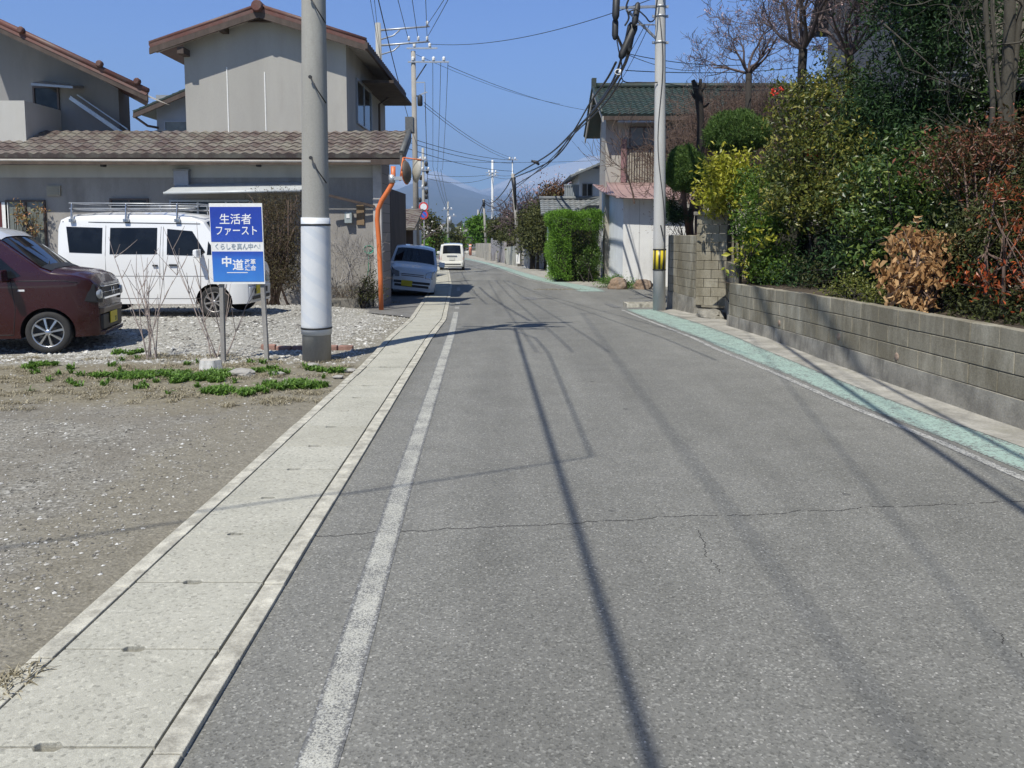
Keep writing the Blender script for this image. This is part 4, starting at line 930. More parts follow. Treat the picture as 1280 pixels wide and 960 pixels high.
limbs(paths).build("dead_stems", surf("dead_stem", (.20, .165, .13), .9, .3, 8, 40, .1), tp)
# ---- green roofed house behind, seen between the two upper blocks
gh = thing("green_roofed_house_behind", "house with dark green tiles and grey siding glimpsed behind the grey house", "house", (-13.5, 31, zr(31)))
B = 31.0; a_, b_ = P(166, 139, B-.6), P(245, 97, B-.6); c_ = P(245, 95, B)
x0 = P(196, 150, B).x
m = MB(); m.box(x0, x0+5, B, B+5, 0, P(200, 122, B).z+.1); m.build("wall", surf("grey_siding", (.27, .29, .31), .7, .08, 2, 30, .2), gh)
m = MB(); r0, r1 = Vector((a_.x, B-.6, a_.z)), Vector((a_.x+7.5, B-.6, a_.z+7.5*.42))
tile_roof(m, (r0.x, B-.6, r0.z), (r0.x, B+6, r0.z), (r1.x-3, B+6, r1.z-1.3), (r1.x-3, B-.6, r1.z-1.3), pitch=.27, course=.27); m.build("roof", M_GTILE, gh)
m = MB(); m.hexa([(r0.x, B-.6, r0.z-.25), (r1.x-3, B-.6, r1.z-1.55), (r1.x-3, B-.5, r1.z-1.55), (r0.x, B-.5, r0.z-.25)], [(r0.x, B-.6, r0.z-.05), (r1.x-3, B-.6, r1.z-1.35), (r1.x-3, B-.5, r1.z-1.35), (r0.x, B-.5, r0.z-.05)]); m.build("barge_board", M_WOOD, gh)
w0, w1 = P(206, 165, B), P(236, 151, B); window(gh, w0.x, w1.x, w0.z-.4, w1.z, B, M_FRAME, M_FROST, 1)
m = MB(); m.tube([(a_.x-.02, B-.55, a_.z-.15), (a_.x+.4, B-.3, a_.z-.5), (x0+.1, B-.1, a_.z-.55)], .05, 6); m.build("gutter", M_BROWNF, gh)

# ---- white corrugated shed with the pink metal roof, right of the road
SY = 30.2; c = G(778, 357); SX = P(778, 357, SY).x; szb = zr(SY)-.05
LX, LYb = P(751.5, 348, 36.4).x, 36.4
sh = thing("white_shed", "white corrugated shed with a faded pink metal roof at the road corner", "shed", (SX, SY, szb))
M_SHED = surf("white_shed_sheet", (.74, .74, .73), .55, .05, 1.5, 40, .05, stain=(.5, .49, .47)); M_CORR = surf("blue_grey_corrugated", (.62, .65, .68), .5, .07, 1.5, 40, .05)
hR = P(800, 249, SY).z; hL = P(752, 236, LYb).z
XR = P(858, 300, SY).x
m = MB()
def cor(u, v):
    d = Vector((LX-SX, LYb-SY, 0)); L = d.length; n_ = Vector((-d.y, d.x, 0)).normalized(); p = Vector((SX, SY, 0))+d*u+n_*(.012*math.sin(u*L/.076*6.283/2)); p.z = szb-.1*u+(hR+(hL-hR)*u-szb)*v; return p
m.grid(cor, 180, 1, smooth=False); m.build("corrugated_wall", M_CORR, sh)
m = MB(); m.box(SX+.002, XR, SY, SY+.1, szb, hR+.02); m.box(SX+.05, XR, SY+.1, LYb, szb, hR-.06); m.build("front_wall", M_SHED, sh)
for px in (799, 819): x_ = P(px, 300, SY).x; m = MB(); m.box(x_-.012, x_+.012, SY-.008, SY, szb, hR-.02); m.build("sheet_joint", flat("joint_grey", (.5, .5, .5), .6), sh)
# curved pink roof of standing seam metal
M_PINK = surf("faded_pink_metal", (.31, .205, .195), .5, .12, 2, 30, .05, stain=(.36, .25, .22))
fr = [P(742, 229, LYb-2.0), P(780, 243, SY-.5), P(820, 248, SY-.55), P(866, 249, SY-.55)]
bz = P(800, 228, 33).z
e0 = Vector((P(741, 229, 36.8).x, 36.8, P(741, 230, 36.8).z)); e1 = Vector((SX-.35, SY-.55, P(772, 246, SY-.55).z)); e2 = Vector((XR+.3, SY-.55, P(850, 250, SY-.55).z))
zt2_ = P(800, 228, 33.95).z; tb = Vector((P(758, 229, 36.8).x, 36.8, zt2_)); tc = Vector((XR+.3, 33.95, zt2_)); tm = Vector((P(758, 229, 33.95).x, 33.95, zt2_))
m = MB()
m.grid(lambda u, v: (e1.lerp(e2, u)).lerp(tm.lerp(tc, u), v)+Vector((0, 0, -.12*math.sin(v*math.pi)*(1))), 20, 6)
m.grid(lambda u, v: (e0.lerp(e1, u)).lerp(tb.lerp(tm, u), v)+Vector((0, 0, -.10*math.sin(u*math.pi)*(1-v))), 16, 6)
ro = m.build("pink_roof", M_PINK, sh); so_ = ro.modifiers.new("s", 'SOLIDIFY'); so_.thickness = .05
m = MB()
for i in range(9):
    u = i/8; p0 = e1.lerp(e2, u); p1 = tm.lerp(tc, u); m.tube([p0.lerp(p1, k/6)+Vector((0, 0, .03-.12*math.sin(k/6*math.pi))) for k in range(7)], .018, 4)
for i in range(1, 8):
    u = i/8; p0 = e0.lerp(e1, u); p1 = tb.lerp(tm, u); m.tube([p0.lerp(p1, k/4)+Vector((0, 0, .03-.10*math.sin(u*math.pi)*(1-k/4))) for k in range(5)], .018, 4)
m.build("roof_seam", M_PINK, sh)
# ---- green roofed house behind the shed
HY = 34.0; rh = thing("green_roofed_house", "two-storey house with a dark green tile roof standing behind the white shed", "house", (5, HY, zr(HY)))
x0 = P(757, 200, HY).x; XE = x0+13; ev = P(757, 143, HY-.8); rg_ = P(750, 110, HY+3.2)
zs = zr(HY); 
M_MORT = surf("beige_mortar", (.40, .375, .33), .9, .10, 1.2, 60, .3, stain=(.36, .32, .29), streak=True)
prof = [(HY, zs), (HY+6.4, zs), (HY+6.4, ev.z+.1), (HY+3.2, rg_.z-.15), (HY, ev.z+.1)]
m = MB(); m.prism([(x0+(y_-HY)*.07, y_, z_) for y_, z_ in prof], (XE-x0-.5, 0, 0)); m.build("wall", M_MORT, rh)
xo = x0-.24
m = MB(); tile_roof(m, (xo, HY-.8, ev.z), (XE, HY-.8, ev.z), (XE, HY+3.2, rg_.z), (xo, HY+3.2, rg_.z), pitch=.27, course=.27); tile_roof(m, (XE, HY+7.2, ev.z), (xo, HY+7.2, ev.z), (xo, HY+3.2, rg_.z), (XE, HY+3.2, rg_.z), pitch=.27, course=.27); m.build("roof", M_GTILE, rh)
m = MB(); m.tube([(xo-.02, HY+3.2, rg_.z+.1), (XE, HY+3.2, rg_.z+.1)], .13, 8); m.box(xo-.06, xo+.14, HY+3.02, HY+3.38, rg_.z, rg_.z+.42)
m.tube([(xo, HY-.8, ev.z+.06), (xo, HY+3.2, rg_.z+.06)], .07, 8); m.tube([(xo, HY+7.2, ev.z+.06), (xo, HY+3.2, rg_.z+.06)], .07, 8); m.build("ridge_tiles", M_GTILE, rh)
m = MB(); 
for ya, yb in ((HY-.8, HY+3.2), (HY+7.2, HY+3.2)):
    m.hexa([(xo, ya, ev.z-.3), (xo+.05, ya, ev.z-.3), (xo+.05, yb, rg_.z-.3), (xo, yb, rg_.z-.3)], [(xo, ya, ev.z-.08), (xo+.05, ya, ev.z-.08), (xo+.05, yb, rg_.z-.08), (xo, yb, rg_.z-.08)])
m.build("barge_board", M_SOFF, rh)
m = MB(); m.box(xo, XE, HY-.78, HY-.74, ev.z-.22, ev.z-.06); m.add([(xo, HY-.74, ev.z-.2), (XE, HY-.74, ev.z-.2), (XE, HY, ev.z-.1), (xo, HY, ev.z-.1)], [[0, 1, 2, 3]]); m.build("eave_boards", M_WOOD, rh)
a_ = rect(776, 180, 783, 228, HY-.12); m = MB(); m.box(a_[0], a_[1], HY-.15, HY, a_[2], a_[3]+.2); m.build("pink_post", surf("dull_pink_paint", (.25, .14, .14), .8, .1, 3, 40, .1), rh)
a_ = rect(786, 187, 826, 230, HY-.1); mm_ = MB(); mm_.box(a_[0], a_[1], HY-.06, HY, a_[2], a_[3]+.85)
mm_.build("shutter_panel", surf("weathered_shutter", (.34, .31, .25), .8, .15, 2, 40, .2, streak=True), rh)
m = MB(); n_ = 12
for i in range(n_+1): x_ = a_[0]+(a_[1]-a_[0])*i/n_; m.box(x_-.015, x_+.015, HY-.10, HY-.07, a_[2], a_[3]+.02)
m.box(a_[0]-.1, a_[1]+.4, HY-.12, HY-.07, a_[3]+.02, a_[3]+.08); m.build("balcony_rail", M_BROWNF, rh)
window(rh, a_[0], a_[1]+.5, a_[3]+.12, a_[3]+.95, HY-.061, M_BROWNF, M_FROST, 3)
a_ = rect(773, 149, 828, 153, HY-.7); m = MB(); m.hexa([(a_[0], HY-.7, a_[2]), (a_[1], HY-.7, a_[2]), (a_[1], HY, a_[2]+.12), (a_[0], HY, a_[2]+.12)], [(a_[0], HY-.7, a_[3]), (a_[1], HY-.7, a_[3]), (a_[1], HY, a_[3]+.12), (a_[0], HY, a_[3]+.12)]); m.build("window_hood", M_GALV, rh)
# ---- grey tiled house behind the hedge
KY = 44.0; kh = thing("grey_tiled_house", "white-walled house with stepped grey tile roofs behind the clipped hedge", "house", (5, KY, zr(KY)))
M_WW = surf("white_house_wall", (.62, .64, .66), .85, .05, 1.5, 40, .1)
kx0, kx1 = P(724, 240, KY).x, P(775, 240, KY).x
m = MB(); m.box(kx0, kx0+5, KY, KY+6, zr(KY), P(700, 212, KY).z+.05); m.build("upper_wall", M_WW, kh)
w0, w1 = P(727, 246, KY), P(741, 229, KY); window(kh, w0.x, w1.x, w0.z, w1.z, KY, M_FRAME, None, 2)
a_, b_ = P(712, 221, KY-.8), P(752, 201, KY+2.4)
m = MB(); tile_roof(m, (P(712, 221, KY).x, KY-.9, P(712, 221, KY).z), (P(712, 221, KY).x, KY+7, P(712, 221, KY).z), (P(712, 221, KY).x+4.0, KY+7, P(712, 221, KY).z+1.7), (P(712, 221, KY).x+4.0, KY-.9, P(712, 221, KY).z+1.7), pitch=.28, course=.3); m.build("upper_roof", M_GRTILE, kh)
kx2 = P(676, 256, KY-1.5).x; zlo = P(690, 268, KY-1.5).z; zhi = P(690, 253, KY+1).z
m = MB(); m.box(kx2+.4, kx0+4, KY-.6, KY+.0-.01, zr(KY), zlo+.1); m.build("lower_wall", M_WW, kh)
m = MB(); tile_roof(m, (kx2, KY-1.8, zlo), (kx0+1.5, KY-1.8, zlo+.02), (kx0+1.5, KY-.02, zhi+.1), (kx2, KY-.02, zhi+.1), pitch=.28, course=.3); m.tube([(kx2-.05, KY-.02, zhi+.2), (kx0+1.5, KY-.02, zhi+.2)], .10, 8)
e_a, e_b = P(700, 272, KY-3), P(742, 248, KY-3)
m.build("lower_roof", M_GRTILE, kh)
m = MB(); tile_roof(m, (e_a.x, KY-3.2, e_a.z), (e_a.x, KY-1.9, e_a.z), (e_b.x+.3, KY-1.9, e_b.z), (e_b.x+.3, KY-3.2, e_b.z), pitch=.28, course=.3); m.box(e_b.x-.6, e_b.x+3, KY-3.0, KY-1.95, zr(KY), e_b.z-.35); m.build("porch_roof", M_GRTILE, kh)
a_ = rect(706, 232, 724, 262, KY+.3); m = MB(); m.box(a_[0], a_[1], KY+.3, KY+.35, a_[2], a_[3])
for i in range(9): x_ = a_[0]+(a_[1]-a_[0])*i/8; m.box(x_-.02, x_+.02, KY+.24, KY+.295, a_[2], a_[3])
m.box(a_[0]-.05, a_[1]+.02, KY+.22, KY+.36, a_[3], a_[3]+.06); m.build("balcony_panel", surf("balcony_grey", (.30, .33, .35), .6, .08, 2, 30, .1), kh)
# ---- two houses in the garden background on the right
def simple_house(name, label, x0, x1, y0, y1, zb, zw, zr2, wall, roof, ridge='x', over=.6, wins=(), tile=.4):
    h = thing(name, label, "house", ((x0+x1)/2, (y0+y1)/2, zb))
    if ridge == 'x':
        ym = (y0+y1)/2; pr = [(y0, zb), (y1, zb), (y1, zw), (ym, zr2-.1), (y0, zw)]; m = MB(); m.prism([(x0, a, b) for a, b in pr], (x1-x0, 0, 0)); m.build("wall", wall, h)
        k = (zr2-zw)/(ym-y0); ze = zw-k*over+.02; m = MB()
        tile_roof(m, (x0-over, y0-over, ze), (x1+over, y0-over, ze), (x1+over, ym, zr2), (x0-over, ym, zr2), pitch=tile, course=tile); tile_roof(m, (x1+over, y1+over, ze), (x0-over, y1+over, ze), (x0-over, ym, zr2), (x1+over, ym, zr2), pitch=tile, course=tile)
        m.tube([(x0-over, ym, zr2+.05), (x1+over, ym, zr2+.05)], .12, 6); m.build("roof", roof, h)
    else:
        xm = (x0+x1)/2; pr = [(x0, zb), (x1, zb), (x1, zw), (xm, zr2-.1), (x0, zw)]; m = MB(); m.prism([(a, y0, b) for a, b in pr], (0, y1-y0, 0)); m.build("wall", wall, h)
        k = (zr2-zw)/(xm-x0); ze = zw-k*over+.02; m = MB()
        tile_roof(m, (x0-over, y1+over, ze), (x0-over, y0-over, ze), (xm, y0-over, zr2), (xm, y1+over, zr2), pitch=tile, course=tile); tile_roof(m, (x1+over, y0-over, ze), (x1+over, y1+over, ze), (xm, y1+over, zr2), (xm, y0-over, zr2), pitch=tile, course=tile)
        m.tube([(xm, y0-over, zr2+.05), (xm, y1+over, zr2+.05)], .12, 6); m.build("roof", roof, h)
    for (a, b, c, d) in wins: window(h, a, b, c, d, y0, None, None, 2)
    return h
g1 = P(1030, 60, 22); g2 = P(1115, 85, 22)
ghx = P(1062, 60, 21).x
simple_house("dark_grey_house", "tall dark grey house looming behind the bare plum trees", 10.1, 18, 21, 26.2, 0, P(1060, -60, 21).z, P(1060, -190, 24).z, surf("dark_siding", (.10, .105, .115), .7, .1, 2, 30, .2), M_DTILE, 'x', .5, [(10.9, 12.4, P(1062, 92, 21).z, P(1062, 40, 21).z)])
t = NT("tan_siding"); c = t.coord(); zz = t.xyz(c)[2]; sd_ = t.math('FRACT', t.math('MULTIPLY', zz, 5.5)); k = t.ramp(t.noise(c, 1.5, 4), [(.3, (.33, .29, .23)), (.7, (.40, .36, .29))]); k = t.mix(t.math('MULTIPLY', t.math('LESS_THAN', sd_, .12), .7), k, (.10, .09, .07)); M_TAN = t.out(k, .75)
simple_house("tan_sided_house", "tan boarded house half hidden behind the conifer and bare trunks", 8.15, 16, 6.5, 14.6, 3.9, 7.6, 9.2, M_TAN, M_DTILE, 'y', .5)
bh = [o for o in bpy.data.objects if o.name == "tan_sided_house"][0]
m = MB(); m.box(8.5, 15.8, 6.8, 14.4, .5, 3.9); m.build("ground_floor", surf("dark_plaster", (.16, .14, .12), .9, .15, 2, 50, .2), bh)
m = MB(); tile_roof(m, (7.3, 14.6, 3.7), (7.3, 6.5, 3.7), (8.14, 6.5, 4.1), (8.14, 14.6, 4.1)); m.build("pent_roof", M_DTILE, bh)
# ================================================================ SIGN, POLES, MIRROR, WALLS
M_CONC = surf("pole_concrete", (.33, .32, .29), .88, .12, 2, 50, .35, stain=(.25, .24, .215), streak=True)
M_CONC2 = surf("pale_pole_concrete", (.46, .455, .44), .85, .1, 2, 50, .3, streak=True)
M_SLEEVE = None
t = NT("white_sleeve"); c = t.coord(); x, y, z = t.xyz(c)
ang = t.math('ARCTAN2', x, y); ph = t.math('ADD', t.math('MULTIPLY', z, 22.), t.math('MULTIPLY', ang, -3.0)); wv = t.math('SINE', ph)
k = t.ramp(t.noise(c, 4, 4), [(.3, (.60, .62, .64)), (.7, (.68, .69, .70))]); k = t.mix(t.ramp(wv, [(.35, 0.), (.65, .6)]), k, (.55, .59, .64))
M_SLEEVE = t.out(k, .45)
def lean_pole(name, label, base, top, r0, r1, mat, cat="utility pole", group=None, n=20):
    t = thing(name, label, cat, base, 0, group); b, tp = Vector(base), Vector(top)
    m = MB(); m.tube([b.lerp(tp, i/8)-(Vector((0, 0, .1)) if i == 0 else Vector()) for i in range(9)], [r0+(r1-r0)*i/8 for i in range(9)], n); m.build("shaft", mat, t); return t
# near left pole
pb = G(396, 448); pb.z = zg(pb.x, pb.y)-.03
pt_ = P(389, -340, 9.95); nb = pb; 
pole = lean_pole("concrete_utility_pole", "thick concrete utility pole with a white spiral sleeve standing beside the blue sign", pb, pt_, .182, .118, M_CONC, n=40)
def onp(z, d=0): f = (z-pb.z)/(pt_.z-pb.z); p = pb.lerp(pt_, f); return p, .182+(.118-.182)*f+d
z0_, z1_ = P(396, 416, 10).z-.02, P(394, 272, 10).z
m = MB(); pts = []; rr = []
for i in range(13):
    z = z0_+(z1_-z0_)*i/12; p_, r_ = onp(z, .012); pts.append(p_); rr.append(r_)
sl_ = m.tube(pts, rr, 40).build("white_sleeve", M_SLEEVE, pole)
m = MB()
for z in (z0_+.08, z1_-.09): m = MB(); p_, r_ = onp(z, .018); m.lathe([(r_-.004, -.012), (r_, -.01), (r_, .01), (r_-.004, .012)], p_, 'z', 36, cap=False); m.build("sleeve_band", M_BLK, sl_)
for px, py, sd_ in ((391, 2, -1), (391, 101, -1), (391, 200, -1), (409, 90, 1), (409, 250, 1)):
    p_, r_ = onp(P(392, py, 10).z); 
    if sd_ > 0: continue
    q0 = p_+Vector((.0, -r_, 0)); m = MB(); q1 = q0+Vector((-.0, -.05, .01)); m.tube([q0, q1], .011, 6); m.tube([q1, q1+Vector((.09, -.035, -.16)), q1+Vector((.17, .06, -.30))], .008, 5); m.lathe([(.022, -.01), (.022, .01)], q1, 'y', 10); m.build("step_bolt", M_BLK, pole)
# crossarms and gear above the frame, which cast the shadow across the road
def arm(parent, p, half, w=.075, dirv=(1, 0, 0)): m = MB(); d = Vector(dirv); m.bar(p-d*half, p+d*half, w, w); return m.build("crossarm", M_GALV, parent)
for z, hf in ((pt_.z-.4, .9), (pt_.z-1.1, .75), (8.6, .6)):
    p_, r_ = onp(z); arm(pole, p_+Vector((.25, -r_-.04, 0)), hf)
    for s in (-.5, .1, .7): m = MB(); c_ = p_+Vector((.25+s*hf, -r_-.04, .04)); m.lathe([(.03, 0), (.05, .03), (.035, .06), (.05, .09), (.03, .13), (.001, .14)], c_, 'z', 10); m.build("insulator", M_LINE, pole)
p_, r_ = onp(7.1); m = MB(); m.lathe([(.2, 0), (.24, .02), (.24, .68), (.2, .74), (.001, .78)], p_+Vector((.44, -.1, 0)), 'z', 18); m.build("transformer", M_GALV, pole)
p_, r_ = onp(6.2); m = MB(); m.bar(p_+Vector((r_, 0, 0)), p_+Vector((r_+.55, -.1, .1)), .06); m.bar(p_+Vector((r_, 0, -.4)), p_+Vector((r_+.5, -.1, .08)), .05); m.build("bracket", M_GALV, pole)

# ---- blue campaign sign on two posts
q0, q1 = G(279, 448), G(329, 452); SYb = 9.95
M_POST = surf("grey_post_wood", (.27, .255, .235), .85, .2, 6, 60, .3, streak=True)
a_, b_ = P(266.5, 355, SYb), P(331.5, 355, SYb); c_, d_ = P(261, 254, SYb), P(327.5, 254, SYb)
sg = thing("campaign_sign", "blue campaign sign with white Japanese writing on two grey posts beside the concrete pole", "sign", ((q0.x+q1.x)/2, SYb, zg(-3, 10)-.03))
for bx_, tx_ in ((P(279, 448, 10), P(274.5, 300, SYb)), (P(329, 452, 9.85), P(323, 300, SYb))):
    m = MB(); m.bar((bx_.x, SYb+.06, zg(bx_.x, 10)-.08), (tx_.x, SYb+.045, 1.85), .05, .06, up=(0, 1, 0)); m.build("post", M_POST, sg, bevel=.003)
V0 = Vector
def sp(u, v, o=0): return a_.lerp(b_, u).lerp(c_.lerp(d_, u), v)+Vector((0, -o, 0))
def spanel(u0, u1, v0, v1, o0, o1):
    m = MB(); m.hexa([sp(u0, v0, o0), sp(u1, v0, o0), sp(u1, v1, o0), sp(u0, v1, o0)], [sp(u0, v0, o1), sp(u1, v0, o1), sp(u1, v1, o1), sp(u0, v1, o1)]); return m
spanel(0, 1, 0, 1, -.008, .004).build("board", M_LINE, sg)
t = NT("sign_blue"); c = t.coord(); z = t.xyz(c)[2]
k = t.ramp(t.math('DIVIDE', t.math('SUBTRACT', z, .95), 1.0), [(0, (.05, .22, .60)), (.34, (.03, .15, .55)), (.42, (.018, .07, .42)), (1, (.018, .045, .34))]); k = t.mix(.25, k, t.ramp(t.noise(c, 3, 3), [(.3, .3), (.7, .7)]), 'OVERLAY')
M_SB = t.out(k, .35, coat=.3)
spanel(.012, .985, .03, .405, .0045, .0075).build("lower_blue_panel", M_SB, sg)
spanel(.012, .985, .525, .955, .0045, .0075).build("upper_blue_panel", M_SB, sg)
M_WT = flat("white_lettering", (.80, .80, .80), .5); M_GT = flat("blue_grey_lettering", (.34, .40, .46), .5)
shear = math.atan2((c_-a_).x, (c_-a_).z)
def stext(txt, u, v, size, mat, bold, sx=1., nm="lettering"):
    p = sp(u, v, .0085); text_mesh(txt, size, p-sg.location, (R(90), shear*-.0+R(0), 0), nm, mat, sg, .001, bold, sx)
stext("生活者", .49, .795, .137, M_WT, .0012, .98); stext("ファースト", .50, .655, .128, M_WT, .0012, .84)
stext("くらしを真ん中へ!", .50, .463, .083, M_GT, .0, .84)
stext("中", .285, .268, .135, M_WT, .0040); stext("道", .50, .228, .14, M_WT, .0028)
stext("改革", .735, .272, .070, M_WT, .0015); stext("連合", .735, .196, .070, M_WT, .0015)
spanel(.28, .68, .138, .147, .0076, .009).build("white_rule", M_WT, sg)

# ---- orange traffic mirror post
M_OR = surf("orange_post_paint", (.62, .16, .045), .45, .12, 3, 40, .1, stain=(.45, .13, .06)); M_OR2 = flat("orange_hood", (.40, .10, .05), .5)
MY = 18.3
pts = [P(476.5, 379, MY), P(475.5, 345, MY), P(473.5, 300, MY), P(471.5, 275, MY), P(472.5, 262, MY), P(477, 251, MY), P(484, 240, MY), P(490, 230, MY), P(491.5, 222, MY), P(491.5, 208, MY)]
pts[0].z = zr(MY)-.1
om = thing("traffic_mirror", "bent orange post carrying an orange hooded traffic mirror at the house corner", "traffic mirror", (pts[0].x, MY, zr(MY)))
m = MB(); m.tube(pts, .055, 14); m.build("post", M_OR, om)
m = MB(); p_ = P(490, 223, MY); m.box(p_.x-.06, p_.x+.38, MY-.05, MY+.05, p_.z-.04, p_.z+.04); m.lathe([(.075, -.1), (.075, .08)], p_, 'z', 14); m.build("bracket", M_GALV, om)
mc = P(521, 213, MY+.15); nrm = Vector((.93, .36, -.10)).normalized(); ux = Vector((0, 0, 1)).cross(nrm).normalized(); uz = nrm.cross(ux)
def ring(r, d, n=28): return [mc+nrm*d+(ux*math.cos(2*math.pi*i/n)*r*.9+uz*math.sin(2*math.pi*i/n)*r) for i in range(n)]
m = MB(); n_ = 28; rs = [(.001, -.10), (.13, -.08), (.25, -.04), (.28, 0), (.28, .03)]
vs_ = [v for r, d in rs for v in ring(r, d)]; m.add(vs_, [[i*n_+k, i*n_+(k+1) % n_, (i+1)*n_+(k+1) % n_, (i+1)*n_+k] for i in range(len(rs)-1) for k in range(n_)], .5, True); m.build("mirror_back", surf("pale_mirror_back", (.36, .34, .29), .6, .12, 4, 40, .1), om)
m = MB(); rs = [(.27, .03), (.2, .06), (.1, .075), (.001, .08)]; vs_ = [v for r, d in rs for v in ring(r, d)]; m.add(vs_, [[i*n_+k, i*n_+(k+1) % n_, (i+1)*n_+(k+1) % n_, (i+1)*n_+k] for i in range(len(rs)-1) for k in range(n_)], .5, True); m.build("mirror_face", flat("mirror_glass", (.8, .8, .8), .03, 1.), om)
m = MB(); hood = []
for i in range(15):
    a = math.pi*(.02+.96*i/14); e = ux*math.cos(a)*.9+uz*math.sin(a); hood += [mc+nrm*-.02+e*.29, mc+nrm*.12+e*.30]
m.add(hood, [[2*i, 2*i+1, 2*i+3, 2*i+2] for i in range(14)], .5, True); m = MB(); m.tube([P(504, 197, MY), P(527, 200, MY)], .018, 6); m.tube([P(504, 197, MY), P(500, 226, MY)], .02, 6); m.build("hood_bar", M_OR, om)
# pale back box behind the mirror, as in the photo a second mirror facing the other way
mc2 = P(508, 215, MY-.1)
mc_s, nrm_s = mc, nrm; mc = mc2+Vector((.0, 0, 0)); nrm = Vector((-.97, .22, -.08)).normalized(); ux = Vector((0, 0, 1)).cross(nrm).normalized(); uz = nrm.cross(ux)
m = MB(); rs = [(.001, -.10), (.13, -.08), (.23, -.04), (.26, 0), (.26, .03)]; vs_ = [v for r, d in rs for v in ring(r, d)]; m.add(vs_, [[i*n_+k, i*n_+(k+1) % n_, (i+1)*n_+(k+1) % n_, (i+1)*n_+k] for i in range(len(rs)-1) for k in range(n_)], .5, True); m.build("mirror_back", surf('reflection_brown_back', (.10, .085, .07), .6, .2, 4, 40, .1), om)  # dark brown of this back stands in for a reflection
m = MB(); m.tube([mc+nrm*.02+(ux*math.cos(a*.2244)*.9+uz*math.sin(a*.2244))*.27 for a in range(29)], .014, 6); m.build('orange_rim', M_OR, om)
m = MB(); rs = [(.25, .03), (.2, .055), (.1, .07), (.001, .075)]; vs_ = [v for r, d in rs for v in ring(r, d)]; m.add(vs_, [[i*n_+k, i*n_+(k+1) % n_, (i+1)*n_+(k+1) % n_, (i+1)*n_+k] for i in range(len(rs)-1) for k in range(n_)], .5, True); m.build("mirror_face", MATS["mirror_glass"], om)

# ---- right pole with the black and yellow band
rb = G(824, 388); rt_ = P(827, -330, rb.y+.05)
rp = lean_pole("striped_utility_pole", "pale utility pole with a black and yellow band beside the block wall", rb, rt_, .142, .088, M_CONC2, n=32)
def onr(z, d=0): f = (z-rb.z)/(rt_.z-rb.z); p = rb.lerp(rt_, f); return p, .142+(.088-.142)*f+d
za, zb_ = P(824, 338, rb.y).z, P(824, 311, rb.y).z
t = NT("warning_stripes"); c = t.coord(); x, y, z = t.xyz(c); ang = t.math('ARCTAN2', t.math('SUBTRACT', x, 0.), t.math('MULTIPLY', y, -1.)); s_ = t.math('FRACT', t.math('MULTIPLY', ang, 1.2732))
M_STRP = t.out(t.mix(t.math('GREATER_THAN', s_, .55), (.60, .47, .02), (.02, .02, .02)), .4)
p_, r_ = onr((za+zb_)/2, .006); h_ = (zb_-za)/2
b_ = bpy.data.objects.new  # marker
m = MB(); m.lathe([(r_, -h_), (r_, h_)], (0, 0, 0), 'z', 36); wb = m.build("warning_band", M_STRP, rp, local=True); wb.location = p_-rp.location
m = MB()
for dz in (-h_, h_-.03): m.lathe([(r_+.004, dz), (r_+.006, dz+.005), (r_+.006, dz+.025), (r_+.004, dz+.03)], (0, 0, 0), 'z', 36, cap=False)
eb = m.build("band_edge", M_BLK, wb, local=True)
M_CABLE = flat("black_cable", (.015, .015, .017), .5); M_CABLEG = flat("grey_cable", (.05, .05, .055), .5)
for py in (8, 20, 53):
    z = P(826, py, rb.y).z; p_, r_ = onr(z, .004); m = MB(); m.lathe([(r_, -.02), (r_+.008, -.018), (r_+.008, .018), (r_, .02)], p_, 'z', 24, cap=False); m.bar(p_+Vector((-r_-.06, -.0, 0)), p_+Vector((-r_, 0, 0)), .05); m.bar(p_+Vector((r_+.06, -.0, 0)), p_+Vector((r_, 0, 0)), .05); m.build("steel_band", M_GALV, rp)
# vertical cable on its face
pts = []
for i in range(20):
    z = P(826, 20, rb.y).z*(1-i/19)+(rb.z+.9)*(i/19); p_, r_ = onr(z, .012); a = R(-110+ 70*math.sin(i*.5)*.4+i*2); pts.append(p_+Vector((math.cos(a), math.sin(a), 0))*r_)
m = MB(); m.tube(pts, .011, 5); m.build("riser_cable", M_CABLEG, rp)
for z_ in (1.75,): p_, r_ = onr(z_); m = MB(); m.bar(p_+Vector((0, -r_, 0)), p_+Vector((.05, -r_-.05, -.25)), .02); m.build("small_hook", M_BLK, rp)
# bracket reaching over the road
pa = P(822, 9, rb.y); m = MB(); br0 = P(823, 8, rb.y); br1 = P(772, 10, rb.y-.2); m.bar(br0, br1, .05); m.bar(P(822, 50, rb.y), P(783, 12, rb.y-.2), .045); m.bar(P(822, 31, rb.y), P(795, 31, rb.y-.2), .025); m.build("bracket_arm", M_GALV, rp)
for z in (rt_.z-.4, rt_.z-1.2, rt_.z-2.0): p_, r_ = onr(z); arm(rp, p_+Vector((-.2, -r_-.04, 0)), .9)
# cable splice closures hanging from the bracket
for i, (px, py, L, w, tilt, lab) in enumerate(((770, 10, .55, .16, .05, "black cable splice box highest and leftmost on the bracket"), (769, 36, .50, .14, .03, "black cable splice box hanging below the leftmost one"), (795, 18, .55, .14, .18, "black cable splice box nearest the pole"),
                                       (785, 52, .85, .17, .45, "large black cable splice box slanting down the cable"), (787, 47, .72, .20, .22, "wide black cable splice box in front of the slanting one"))):
    c_ = P(px, py, rb.y-.2+i*.04); d = Vector((tilt, .15, 1)).normalized(); m = MB(); ws = [.02, w*.35, w*.5, w*.5, w*.35, .02]; hs = [-L/2, -L/2+.03, -L/2+.1, L/2-.1, L/2-.03, L/2]
    m.tube([c_+d*h for h in hs], ws, 10); ob = m.build("splice_box", M_BLK); tag(ob, lab, "cable box", "splice boxes on the striped pole")

